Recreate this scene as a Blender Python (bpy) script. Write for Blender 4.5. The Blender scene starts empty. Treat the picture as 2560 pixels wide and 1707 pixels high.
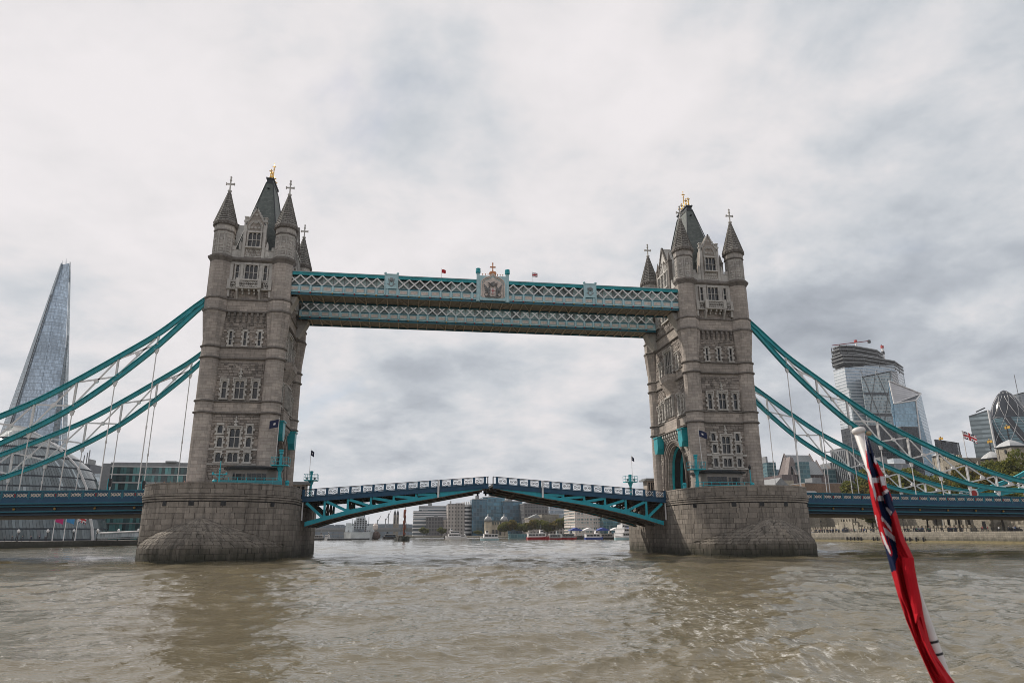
import bpy, math, random
import numpy as np
from mathutils import Vector, Matrix
random.seed(11)
PI = math.pi
scene = bpy.context.scene
COL = scene.collection

# ------------------------------------------------------------------ camera
F_PX, W_PX, H_PX = 1736.3, 2560.0, 1707.0            # focal length in photo pixels
PITCH, ROLL, YAW = 0.2711, -0.0051, 0.1489
CAM = Vector((-13.91, -124.96, 3.29))
_f = Vector((math.sin(YAW)*math.cos(PITCH), math.cos(YAW)*math.cos(PITCH), math.sin(PITCH)))
_r0 = Vector((math.cos(YAW), -math.sin(YAW), 0)); _u0 = _r0.cross(_f)
_r = _r0*math.cos(ROLL) + _u0*math.sin(ROLL); _u = -_r0*math.sin(ROLL) + _u0*math.cos(ROLL)
cam_data = bpy.data.cameras.new('camera'); cam = bpy.data.objects.new('camera', cam_data); COL.objects.link(cam)
M = Matrix((( _r.x, _u.x, -_f.x, CAM.x), (_r.y, _u.y, -_f.y, CAM.y), (_r.z, _u.z, -_f.z, CAM.z), (0, 0, 0, 1)))
cam.matrix_world = M
cam_data.sensor_width = 36.0; cam_data.lens = 36.0*F_PX/W_PX
cam_data.clip_start = 0.1; cam_data.clip_end = 20000
cam_data.dof.use_dof = True; cam_data.dof.focus_distance = 110; cam_data.dof.aperture_fstop = 5.6
scene.camera = cam
scene.cycles.filter_width = 0.9

# ------------------------------------------------------------------ sun, exposure
SUN_TO = Vector((-0.54, 0.50, 0.68)).normalized()
sun_d = bpy.data.lights.new('sun', 'SUN'); sun_d.energy = 3.8; sun_d.angle = math.radians(1.6); sun_d.color = (1.0, 0.93, 0.83)
sun = bpy.data.objects.new('sun', sun_d); COL.objects.link(sun)
sun.rotation_euler = SUN_TO.to_track_quat('Z', 'Y').to_euler()
scene.view_settings.view_transform = 'Standard'; scene.view_settings.look = 'None'
scene.view_settings.exposure = 0.0; scene.view_settings.gamma = 1.0; scene.view_settings.use_curve_mapping = False

# ------------------------------------------------------------------ node helpers
def _inp(nt, node, k, v):
    s = node.inputs[k]
    if isinstance(v, bpy.types.NodeSocket): nt.links.new(v, s)
    else: s.default_value = v
def nd(nt, typ, out=0, props=None, **kw):
    n = nt.nodes.new(typ)
    for k, v in (props or {}).items(): setattr(n, k, v)
    for k, v in kw.items():
        key = k
        if k[0] == 'i' and k[1:].isdigit(): key = int(k[1:])
        else: key = k.replace('_', ' ')
        _inp(nt, n, key, v)
    return n.outputs[out]
def mth(nt, op, a, b=0.0, c=0.0, clamp=False):
    return nd(nt, 'ShaderNodeMath', 0, {'operation': op, 'use_clamp': clamp}, i0=a, i1=b, i2=c)
def vmth(nt, op, a, b=(0, 0, 0), out=0):
    return nd(nt, 'ShaderNodeVectorMath', out, {'operation': op}, i0=a, i1=b)
def mixc(nt, fac, a, b, mode='MIX'):
    n = nt.nodes.new('ShaderNodeMix'); n.data_type = 'RGBA'; n.blend_type = mode
    _inp(nt, n, 0, fac); _inp(nt, n, 6, a); _inp(nt, n, 7, b); return n.outputs[2]
def rng(nt, v, a, b, c=0.0, d=1.0, smooth=False):
    n = nt.nodes.new('ShaderNodeMapRange'); n.clamp = True
    if smooth: n.interpolation_type = 'SMOOTHSTEP'
    for i, x in enumerate((v, a, b, c, d)): _inp(nt, n, i, x)
    return n.outputs[0]
def noise(nt, vec, scale, detail=4.0, rough=0.55, dist=0.0):
    return nd(nt, 'ShaderNodeTexNoise', 0, None, Vector=vec, Scale=scale, Detail=detail, Roughness=rough, Distortion=dist)
def rgba(c): return (c[0], c[1], c[2], 1.0)

# ------------------------------------------------------------------ world: daylight sky behind broken cloud
world = bpy.data.worlds.new('World'); scene.world = world; world.use_nodes = True
wt = world.node_tree; wt.nodes.clear()
tc = nd(wt, 'ShaderNodeTexCoord', 0)
dirv = vmth(wt, 'NORMALIZE', tc)
sep = wt.nodes.new('ShaderNodeSeparateXYZ'); wt.links.new(dirv, sep.inputs[0])
zc = mth(wt, 'ADD', mth(wt, 'MAXIMUM', sep.outputs[2], 0.0), 0.30)
lay = nd(wt, 'ShaderNodeCombineXYZ', 0, None, X=mth(wt, 'DIVIDE', sep.outputs[0], zc), Y=mth(wt, 'DIVIDE', sep.outputs[1], zc), Z=0.0)
def at_ray(px, py):
    return (_f + _r*((px-W_PX/2)/F_PX) - _u*((py-H_PX/2)/F_PX))
big = noise(wt, lay, 1.6, 9.0, 0.52, 0.25)
mid = noise(wt, vmth(wt, 'ADD', lay, (7.3, 2.1, 0)), 3.2, 12.0, 0.60, 0.25)
puff = mth(wt, 'ABSOLUTE', mth(wt, 'SUBTRACT', mth(wt, 'MULTIPLY', noise(wt, vmth(wt, 'ADD', lay, (4.4, 3.3, 0)), 2.5, 7.0, 0.5, 0.15), 2.0), 1.0))
fine = noise(wt, vmth(wt, 'ADD', lay, (1.3, 9.1, 0)), 9.0, 9.0, 0.62, 0.2)
body = mth(wt, 'ADD', mth(wt, 'MULTIPLY', big, 0.62), mth(wt, 'ADD', mth(wt, 'MULTIPLY', mid, 0.52), mth(wt, 'MULTIPLY', fine, 0.18)))
body = mth(wt, 'ADD', mth(wt, 'MULTIPLY', mth(wt, 'SUBTRACT', body, 0.66), 1.7), 0.485)
body = mth(wt, 'ADD', body, mth(wt, 'MULTIPLY', mth(wt, 'SUBTRACT', puff, 0.17), -0.45))
# heavier and lighter masses of the cloud layer, each at its own direction
blobs = None
CLOUDS = [(620, 130, 170, .10), (990, 245, 150, .12), (2300, 60, 260, .14), (2250, 700, 280, .11), (2080, 620, 150, .06), (30, 720, 130, .17),
          (870, 950, 230, .13), (980, 1120, 260, .07), (1240, 1060, 240, .06), (2480, 800, 250, .10), (1550, 880, 300, .03), (1900, 560, 160, .05), (2100, 1000, 200, .05),
          (150, 330, 600, -.17), (500, 600, 420, -.13), (1130, 520, 420, -.07), (1100, 60, 350, -.07), (880, 1000, 90, .03), (1350, 1000, 160, -.04), (1700, 150, 300, -.04), (1850, 400, 300, -.05), (2250, 330, 260, -.05),
          (2120, 560, 60, -.06), (2380, 610, 120, -.06), (1800, 640, 80, -.05)]
for px, py, rad, amp in CLOUDS:
    d = at_ray(px, py).normalized(); k = 0.6/((rad/F_PX)**2)
    dt = vmth(wt, 'DOT_PRODUCT', dirv, tuple(d), out=1)
    g = mth(wt, 'MULTIPLY', mth(wt, 'EXPONENT', mth(wt, 'MULTIPLY', mth(wt, 'SUBTRACT', dt, 1.0), 2*k)), amp)
    blobs = g if blobs is None else mth(wt, 'ADD', blobs, g)
thick = mth(wt, 'ADD', body, mth(wt, 'MULTIPLY', blobs, mth(wt, 'ADD', 0.45, mth(wt, 'MULTIPLY', mid, 1.1))))
cr = wt.nodes.new('ShaderNodeValToRGB'); wt.links.new(thick, cr.inputs[0])
els = cr.color_ramp.elements
els[0].position = 0.16; els[0].color = (0.86, 0.825, 0.835, 1)
els[1].position = 1.0; els[1].color = (0.33, 0.36, 0.41, 1)
for p, c in ((0.33, (0.80, 0.775, 0.785)), (0.43, (0.73, 0.725, 0.745)), (0.51, (0.66, 0.675, 0.705)), (0.60, (0.58, 0.61, 0.65)), (0.74, (0.465, 0.50, 0.55))):
    e = els.new(p); e.color = rgba(c)
sky = wt.nodes.new('ShaderNodeTexSky'); sky.sky_type = 'NISHITA'; sky.sun_disc = False
sky.sun_elevation = math.asin(SUN_TO.z); sky.sun_rotation = math.atan2(SUN_TO.x, SUN_TO.y); sky.air_density = 1.0; sky.dust_density = 1.5
b_sky = nd(wt, 'ShaderNodeBackground', 0, None, Color=sky.outputs[0], Strength=0.10)
b_cl = nd(wt, 'ShaderNodeBackground', 0, None, Color=cr.outputs[0], Strength=1.0)
gap = noise(wt, vmth(wt, 'ADD', lay, (3.1, 5.7, 0)), 1.4, 6.0, 0.6, 0.4)
cover = mth(wt, 'SUBTRACT', 1.0, mth(wt, 'MULTIPLY', rng(wt, gap, 0.56, 0.74, smooth=True), 0.45))
ms = wt.nodes.new('ShaderNodeMixShader'); wt.links.new(cover, ms.inputs[0]); wt.links.new(b_sky, ms.inputs[1]); wt.links.new(b_cl, ms.inputs[2])
wo = wt.nodes.new('ShaderNodeOutputWorld'); wt.links.new(ms.outputs[0], wo.inputs[0])

# ------------------------------------------------------------------ measuring helpers: photo pixel + known plane -> point in the place
def AY(px, py, y):
    d = at_ray(px, py); p = CAM + d*((y-CAM.y)/d.y); return p
def AX(px, py, x):
    d = at_ray(px, py); return CAM + d*((x-CAM.x)/d.x)
def AZ(px, py, z):
    d = at_ray(px, py); return CAM + d*((z-CAM.z)/d.z)

# ------------------------------------------------------------------ mesh builder
class MB:
    def __init__(s): s.v = []; s.f = []; s.m = []; s.r = []
    def add(s, vs, fs, mi=0, rnd=None):
        o = len(s.v); s.v.extend([tuple(p) for p in vs]); r = random.random() if rnd is None else rnd
        for f in fs: s.f.append(tuple(i+o for i in f)); s.m.append(mi); s.r.append(r)
        return s
    def poly(s, pts, mi=0): return s.add(pts, [tuple(range(len(pts)))], mi)
    def box(s, x0, x1, y0, y1, z0, z1, mi=0):
        if x0 > x1: x0, x1 = x1, x0
        if y0 > y1: y0, y1 = y1, y0
        if z0 > z1: z0, z1 = z1, z0
        return s.add([(x0,y0,z0),(x1,y0,z0),(x1,y1,z0),(x0,y1,z0),(x0,y0,z1),(x1,y0,z1),(x1,y1,z1),(x0,y1,z1)],
              [(0,3,2,1),(4,5,6,7),(0,1,5,4),(1,2,6,5),(2,3,7,6),(3,0,4,7)], mi)
    def bar(s, p, q, w, h, up=(0,0,1), mi=0):
        p = Vector(p); q = Vector(q); d = (q-p)
        if d.length < 1e-6: return s
        d.normalize(); up = Vector(up); sd = d.cross(up)
        if sd.length < 1e-4: sd = d.cross(Vector((0,1,0)))
        sd.normalize(); u = sd.cross(d).normalized(); a = sd*(w/2); b = u*(h/2)
        vs = [p-a-b, p+a-b, p+a+b, p-a+b, q-a-b, q+a-b, q+a+b, q-a+b]
        return s.add(vs, [(0,1,2,3),(7,6,5,4),(0,4,5,1),(1,5,6,2),(2,6,7,3),(3,7,4,0)], mi)
    def tube(s, pts, r, n=6, mi=0, cap=True):
        pts = [Vector(p) for p in pts]; rs = r if isinstance(r, (list, tuple)) else [r]*len(pts)
        vs = []; fs = []
        for i, p in enumerate(pts):
            d = (pts[min(i+1, len(pts)-1)]-pts[max(i-1, 0)]).normalized()
            a = d.cross(Vector((0,0,1)) if abs(d.z) < .9 else Vector((0,1,0))).normalized(); b = a.cross(d)
            for k in range(n):
                t = 2*PI*k/n; vs.append(p + a*math.cos(t)*rs[i] + b*math.sin(t)*rs[i])
        for i in range(len(pts)-1):
            for k in range(n): fs.append((i*n+k, (i+1)*n+k, (i+1)*n+(k+1)%n, i*n+(k+1)%n))
        if cap: fs.append(tuple(range(n))); fs.append(tuple((len(pts)-1)*n+n-1-k for k in range(n)))
        return s.add(vs, fs, mi)
    def lathe(s, prof, n=16, c=(0,0), ph=None, mi=0, sx=1.0, sy=1.0, cap=True):
        ph = PI/n if ph is None else ph; vs = []; fs = []
        for r, z in prof:
            for k in range(n):
                t = ph+2*PI*k/n; vs.append((c[0]+r*sx*math.cos(t), c[1]+r*sy*math.sin(t), z))
        for i in range(len(prof)-1):
            for k in range(n): fs.append((i*n+k, i*n+(k+1)%n, (i+1)*n+(k+1)%n, (i+1)*n+k))
        if cap: fs.append(tuple(n-1-k for k in range(n))); fs.append(tuple((len(prof)-1)*n+k for k in range(n)))
        return s.add(vs, fs, mi)
    def prism(s, poly, a0, a1, ax='y', mi=0):
        # polygon in the two other axes, extruded along ax between a0 and a1
        n = len(poly)
        def mk(p, a): return (a, p[0], p[1]) if ax == 'x' else ((p[0], a, p[1]) if ax == 'y' else (p[0], p[1], a))
        vs = [mk(p, a0) for p in poly]+[mk(p, a1) for p in poly]
        fs = [tuple(range(n)), tuple(2*n-1-i for i in range(n))]+[(i, i+n, (i+1)%n+n, (i+1)%n) for i in range(n)]
        return s.add(vs, fs, mi)
    def loft(s, A, B, mi=0, cap=True):
        n = len(A); fs = [(i, (i+1)%n, (i+1)%n+n, i+n) for i in range(n)]
        if cap: fs += [tuple(n-1-i for i in range(n)), tuple(n+i for i in range(n))]
        return s.add(list(A)+list(B), fs, mi)
    def mesh(s, name, mats, smooth=False, fix=True):
        me = bpy.data.meshes.new(name); me.from_pydata(s.v, [], s.f)
        for m in (mats if isinstance(mats, (list, tuple)) else [mats]): me.materials.append(m)
        if len(s.f) < 60000 and fix:
            import bmesh
            bm = bmesh.new(); bm.from_mesh(me); bmesh.ops.recalc_face_normals(bm, faces=bm.faces); bm.to_mesh(me); bm.free()
        nf = len(me.polygons)
        me.polygons.foreach_set('material_index', np.array(s.m, 'i')); me.polygons.foreach_set('use_smooth', np.full(nf, bool(smooth)))
        at = me.attributes.new('rnd', 'FLOAT', 'FACE'); at.data.foreach_set('value', np.array(s.r, 'f'))
        # metric box-projected UVs
        nl = len(me.loops); co = np.empty(len(me.vertices)*3, 'f'); me.vertices.foreach_get('co', co); co = co.reshape(-1, 3)
        li = np.empty(nl, 'i'); me.loops.foreach_get('vertex_index', li)
        nrm = np.empty(nf*3, 'f'); me.polygons.foreach_get('normal', nrm); nrm = nrm.reshape(-1, 3)
        lt = np.empty(nf, 'i'); me.polygons.foreach_get('loop_total', lt); fi = np.repeat(np.arange(nf), lt)
        N = nrm[fi]; P = co[li]; flat = np.abs(N[:, 2]) > .85; hl = np.maximum(np.hypot(N[:, 0], N[:, 1]), 1e-6)
        uu = np.where(flat, P[:, 0], (-N[:, 1]*P[:, 0]+N[:, 0]*P[:, 1])/hl*-1); vv = np.where(flat, P[:, 1], P[:, 2])
        uv = me.uv_layers.new(name='uv'); uv.data.foreach_set('uv', np.stack([uu, vv], 1).astype('f').ravel())
        me.update(); return me
    def build(s, name, mats, parent=None, smooth=False, **kw):
        return place(name, s.mesh(name, mats, smooth), parent, **kw)

def place(name, me, parent=None, loc=(0,0,0), rz=0.0, label=None, cat=None, group=None, kind=None, rot=None):
    o = bpy.data.objects.new(name, me); COL.objects.link(o); o.location = loc
    o.rotation_euler = rot if rot else (0, 0, rz)
    if parent: o.parent = parent
    tag(o, label, cat, group, kind); return o
def tag(o, label=None, cat=None, group=None, kind=None):
    if label: o['label'] = label
    if cat: o['category'] = cat
    if group: o['group'] = group
    if kind: o['kind'] = kind
    return o
def empty(name, label, cat, loc=(0,0,0), rz=0.0, group=None):
    o = bpy.data.objects.new(name, None); COL.objects.link(o); o.location = loc; o.rotation_euler = (0,0,rz); o.empty_display_size = .5
    return tag(o, label, cat, group)
KIDS = {}
def children(o): return [c for c in COL.objects if c.parent == o]
def copy_tree(o, label=None, loc=None, rz=None, parent=None, index=None):
    if index is None:
        index = {}
        for c in COL.objects:
            if c.parent: index.setdefault(c.parent.name, []).append(c)
    c = o.copy(); COL.objects.link(c)
    if parent: c.parent = parent
    if loc is not None: c.location = loc
    if rz is not None: c.rotation_euler = (0,0,rz)
    if label: c['label'] = label
    for ch in index.get(o.name, []): copy_tree(ch, parent=c, index=index)
    return c

# ------------------------------------------------------------------ materials
def new_mat(name):
    m = bpy.data.materials.new(name); m.use_nodes = True; nt = m.node_tree; nt.nodes.clear()
    out = nt.nodes.new('ShaderNodeOutputMaterial'); p = nt.nodes.new('ShaderNodeBsdfPrincipled'); nt.links.new(p.outputs[0], out.inputs[0])
    return m, nt, p
def rnd_piece(nt):
    a = nd(nt, 'ShaderNodeAttribute', 2, {'attribute_name': 'rnd'}); o = nd(nt, 'ShaderNodeObjectInfo', 5)
    return mth(nt, 'FRACT', mth(nt, 'ADD', a, mth(nt, 'MULTIPLY', o, 7.31)))
def paint(name, col, rough=0.5, var=0.12, scale=0.8, metal=0.0, piece=0.0, bump=0.0, spec=0.4, rust=None):
    m, nt, p = new_mat(name); co = nd(nt, 'ShaderNodeNewGeometry', 0)
    n = noise(nt, co, scale, 5.0, 0.6)
    f = rng(nt, n, 0.3, 0.7, 1-var, 1+var)
    if piece: f = mth(nt, 'MULTIPLY', f, rng(nt, rnd_piece(nt), 0, 1, 1-piece, 1+piece))
    c = mixc(nt, 1.0, rgba(col), nd(nt, 'ShaderNodeCombineXYZ', 0, None, X=f, Y=f, Z=f), 'MULTIPLY')
    if rust:
        st = noise(nt, vmth(nt, 'MULTIPLY', co, (2.2, 2.2, .35)), 1.0, 6.0, 0.65)
        c = mixc(nt, rng(nt, st, .56, .74, 0, .55), c, rgba(rust))
    _inp(nt, p, 'Base Color', c); p.inputs['Roughness'].default_value = rough; p.inputs['Metallic'].default_value = metal
    p.inputs['Specular IOR Level'].default_value = spec
    if bump:
        b = nd(nt, 'ShaderNodeBump', 0, None, Strength=bump, Distance=.05, Height=noise(nt, co, 6.0, 6.0, .6)); nt.links.new(b, p.inputs['Normal'])
    return m
def stone(name, col, col2, piece=0.22, brick=None, cyl=False, streak=0.35, tide=False, rough=0.88, bump=0.5, fine=1.0, stain=(0.035,0.032,0.03)):
    m, nt, p = new_mat(name); pos = nd(nt, 'ShaderNodeNewGeometry', 0); oc = nd(nt, 'ShaderNodeTexCoord', 3)
    sp = nt.nodes.new('ShaderNodeSeparateXYZ'); nt.links.new(pos, sp.inputs[0])
    so = nt.nodes.new('ShaderNodeSeparateXYZ'); nt.links.new(oc, so.inputs[0])
    large = noise(nt, pos, 0.16, 5.0, 0.6); small = noise(nt, pos, 2.3*fine, 6.0, 0.65)
    c = mixc(nt, rng(nt, small, .3, .72), rgba(col), rgba(col2))
    f = mth(nt, 'MULTIPLY', rng(nt, large, .3, .7, .78, 1.18), rng(nt, rnd_piece(nt), 0, 1, 1-piece, 1+piece))
    hgt = mth(nt, 'MULTIPLY', small, .5)
    if brick:
        if cyl: uv = nd(nt, 'ShaderNodeCombineXYZ', 0, None, X=mth(nt, 'MULTIPLY', mth(nt, 'ARCTAN2', so.outputs[1], so.outputs[0]), 1.6), Y=so.outputs[2], Z=0.0)
        else: uv = nd(nt, 'ShaderNodeUVMap', 0, {'uv_map': 'uv'})
        bt = nt.nodes.new('ShaderNodeTexBrick'); nt.links.new(uv, bt.inputs['Vector'])
        bt.inputs['Color1'].default_value = (.80,.80,.80,1); bt.inputs['Color2'].default_value = (1.14,1.12,1.10,1); bt.inputs['Mortar'].default_value = (.42,.40,.38,1)
        bt.inputs['Scale'].default_value = 1.0; bt.inputs['Mortar Size'].default_value = brick[2]; bt.inputs['Mortar Smooth'].default_value = .3
        bt.inputs['Brick Width'].default_value = brick[0]; bt.inputs['Row Height'].default_value = brick[1]; bt.inputs['Bias'].default_value = 0.0
        c = mixc(nt, 1.0, c, bt.outputs[0], 'MULTIPLY'); hgt = mth(nt, 'SUBTRACT', hgt, mth(nt, 'MULTIPLY', bt.outputs[1], .8))
    c = mixc(nt, 1.0, c, nd(nt, 'ShaderNodeCombineXYZ', 0, None, X=f, Y=f, Z=f), 'MULTIPLY')
    st = noise(nt, vmth(nt, 'MULTIPLY', pos, (1.5, 1.5, .14)), 1.0, 6.0, 0.66)
    c = mixc(nt, rng(nt, st, .47 if tide else .52, .72 if tide else .76, 0, streak), c, rgba(stain))
    wh = noise(nt, vmth(nt, 'MULTIPLY', vmth(nt, 'ADD', pos, (31, 17, 3)), (1.1, 1.1, .2)), 1.0, 5.0, 0.6)
    c = mixc(nt, rng(nt, wh, .60, .78, 0, streak*.5), c, rgba((.34, .32, .29)))
    if tide:
        w = mth(nt, 'ADD', sp.outputs[2], mth(nt, 'MULTIPLY', noise(nt, vmth(nt, 'MULTIPLY', pos, (1, 1, .3)), .7, 5.0, .6), 2.6))
        c = mixc(nt, rng(nt, w, 1.7, 3.4, .85, 0), c, rgba((.022, .025, .013)))
        c = mixc(nt, rng(nt, w, 2.4, 6.5, .30, 0), c, rgba((.045, .04, .032)))
    _inp(nt, p, 'Base Color', c); p.inputs['Roughness'].default_value = rough; p.inputs['Specular IOR Level'].default_value = .25
    b = nd(nt, 'ShaderNodeBump', 0, None, Strength=bump, Distance=.06, Height=hgt); nt.links.new(b, p.inputs['Normal'])
    return m
def glass(name, col, rough=0.08, metal=0.0, spec=0.7, piece=0.5):
    m, nt, p = new_mat(name); r = rnd_piece(nt); f = rng(nt, r, 0, 1, 1-piece, 1+piece)
    _inp(nt, p, 'Base Color', mixc(nt, 1.0, rgba(col), nd(nt, 'ShaderNodeCombineXYZ', 0, None, X=f, Y=f, Z=f), 'MULTIPLY'))
    p.inputs['Roughness'].default_value = rough; p.inputs['Metallic'].default_value = metal; p.inputs['Specular IOR Level'].default_value = spec
    return m
def facade(name, pane, frame, pu, pv, wu, wv, var=0.5, rough=0.12, metal=0.35, frough=0.6, blind=None, piece_u=1.0):
    # far curtain wall: grid of panes with their own tints between floor and mullion lines (UV in metres)
    m, nt, p = new_mat(name); uv = nd(nt, 'ShaderNodeUVMap', 0, {'uv_map': 'uv'})
    s = nt.nodes.new('ShaderNodeSeparateXYZ'); nt.links.new(uv, s.inputs[0])
    u = mth(nt, 'DIVIDE', s.outputs[0], pu); v = mth(nt, 'DIVIDE', s.outputs[1], pv)
    lu = mth(nt, 'LESS_THAN', mth(nt, 'FRACT', u), wu); lv = mth(nt, 'LESS_THAN', mth(nt, 'FRACT', v), wv)
    line = mth(nt, 'MAXIMUM', lu, lv)
    cell = nd(nt, 'ShaderNodeCombineXYZ', 0, None, X=mth(nt, 'FLOOR', mth(nt, 'DIVIDE', u, piece_u)), Y=mth(nt, 'FLOOR', v), Z=0.0)
    wn = nd(nt, 'ShaderNodeTexWhiteNoise', 0, {'noise_dimensions': '2D'}, Vector=cell)
    lg = noise(nt, nd(nt, 'ShaderNodeNewGeometry', 0), .03, 3.0, .5)
    f = mth(nt, 'MULTIPLY', rng(nt, wn, 0, 1, 1-var, 1+var), rng(nt, lg, .3, .7, .75, 1.25))
    c = mixc(nt, 1.0, rgba(pane), nd(nt, 'ShaderNodeCombineXYZ', 0, None, X=f, Y=f, Z=f), 'MULTIPLY')
    if blind: c = mixc(nt, mth(nt, 'GREATER_THAN', wn, 1-blind[1]), c, rgba(blind[0]))
    c = mixc(nt, line, c, rgba(frame)); _inp(nt, p, 'Base Color', c)
    _inp(nt, p, 'Roughness', mth(nt, 'ADD', rough, mth(nt, 'MULTIPLY', line, frough-rough)))
    _inp(nt, p, 'Metallic', mth(nt, 'MULTIPLY', mth(nt, 'SUBTRACT', 1.0, line), metal)); p.inputs['Specular IOR Level'].default_value = .6
    return m

MT = {}
MT['pier'] = stone('pier_granite', (.295,.256,.22), (.205,.18,.156), piece=.20, streak=.62, tide=True, bump=.55)
MT['nose'] = stone('stained_cutwater_granite', (.27,.232,.195), (.15,.132,.112), piece=.18, streak=.85, tide=True, bump=.55)
MT['mortar'] = paint('dark_joint', (.035,.032,.03), .95, .2)
MT['shaft'] = stone('turret_ashlar', (.45,.40,.36), (.35,.31,.28), piece=.05, brick=(1.15,.52,.014), cyl=True, streak=.42)
MT['ashlar'] = stone('dressed_ashlar', (.43,.38,.34), (.32,.284,.254), piece=.10, brick=(1.2,.55,.018), streak=.40)
MT['rubble'] = stone('rubble_granite', (.33,.29,.26), (.20,.176,.158), piece=.36, streak=.40, bump=.8)
MT['pale'] = stone('pale_portland_stone', (.54,.515,.48), (.40,.378,.35), piece=.12, streak=.42, bump=.3)
MT['string'] = stone('weathered_string_stone', (.235,.21,.19), (.125,.112,.102), piece=.10, streak=.55)
MT['spire'] = stone('spire_stone', (.27,.255,.235), (.15,.142,.132), piece=.25, streak=.5, brick=(.7,.41,.05))
MT['upper'] = stone('pale_turret_ashlar', (.50,.465,.432), (.36,.335,.31), piece=.05, brick=(1.1,.52,.02), cyl=True, streak=.40)
MT['slate'] = stone('green_slate_roof', (.135,.152,.142), (.095,.108,.102), piece=.1, brick=(.5,.3,.012), streak=.25, rough=.6)
MT['lead'] = paint('dark_lead', (.035,.04,.045), .5, .2)
MT['gold'] = paint('gilding', (.72,.42,.09), .32, .15, metal=.85)
MT['wglass'] = glass('dark_window_glass', (.012,.014,.018), .06, 0, .6)
MT['teal'] = paint('teal_paint', (.012,.30,.34), .38, .16, 1.2, rust=(.02,.10,.13))
MT['tealB'] = paint('turquoise_paint', (.012,.31,.38), .38, .16, 1.2, rust=(.03,.13,.16))
MT['teal_dk'] = paint('deep_teal_paint', (.008,.115,.165), .4, .16, 1.0, rust=(.02,.05,.06))
MT['blue'] = paint('dark_blue_paint', (.008,.062,.125), .4, .15)
MT['pblue'] = paint('pale_blue_paint', (.38,.56,.60), .45, .12, piece=.06, rust=(.22,.3,.3))
MT['white'] = paint('white_paint', (.68,.66,.65), .5, .10, rust=(.42,.38,.34))
MT['cream'] = paint('cream_ornament', (.60,.52,.47), .6, .18, 2.0)
MT['red'] = paint('red_paint', (.38,.03,.025), .45, .12)
MT['dkred'] = paint('dark_red_badge', (.20,.018,.025), .5, .15)
MT['ochre'] = paint('gilt_boss', (.45,.25,.06), .5, .2)
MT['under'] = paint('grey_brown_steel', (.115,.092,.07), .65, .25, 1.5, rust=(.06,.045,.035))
MT['underW'] = paint('tan_walkway_soffit', (.20,.18,.145), .7, .3, 1.5, rust=(.12,.09,.06))
MT['understeel'] = paint('buff_bracing_paint', (.40,.34,.26), .6, .2)
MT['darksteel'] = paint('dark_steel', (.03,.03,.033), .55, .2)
MT['grey'] = paint('grey_roof', (.22,.225,.23), .6, .15)
MT['asphalt'] = paint('asphalt', (.05,.05,.05), .9, .2)
MT['skin'] = paint('skin', (.45,.28,.2), .6, .1)
MT['black'] = paint('black_paint', (.015,.015,.017), .4, .1)
def cloth_mat():
    m, nt, p = new_mat('clothing'); _inp(nt, p, 'Base Color', nd(nt, 'ShaderNodeObjectInfo', 1)); p.inputs['Roughness'].default_value = .85; return m
MT['cloth'] = cloth_mat()
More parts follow.
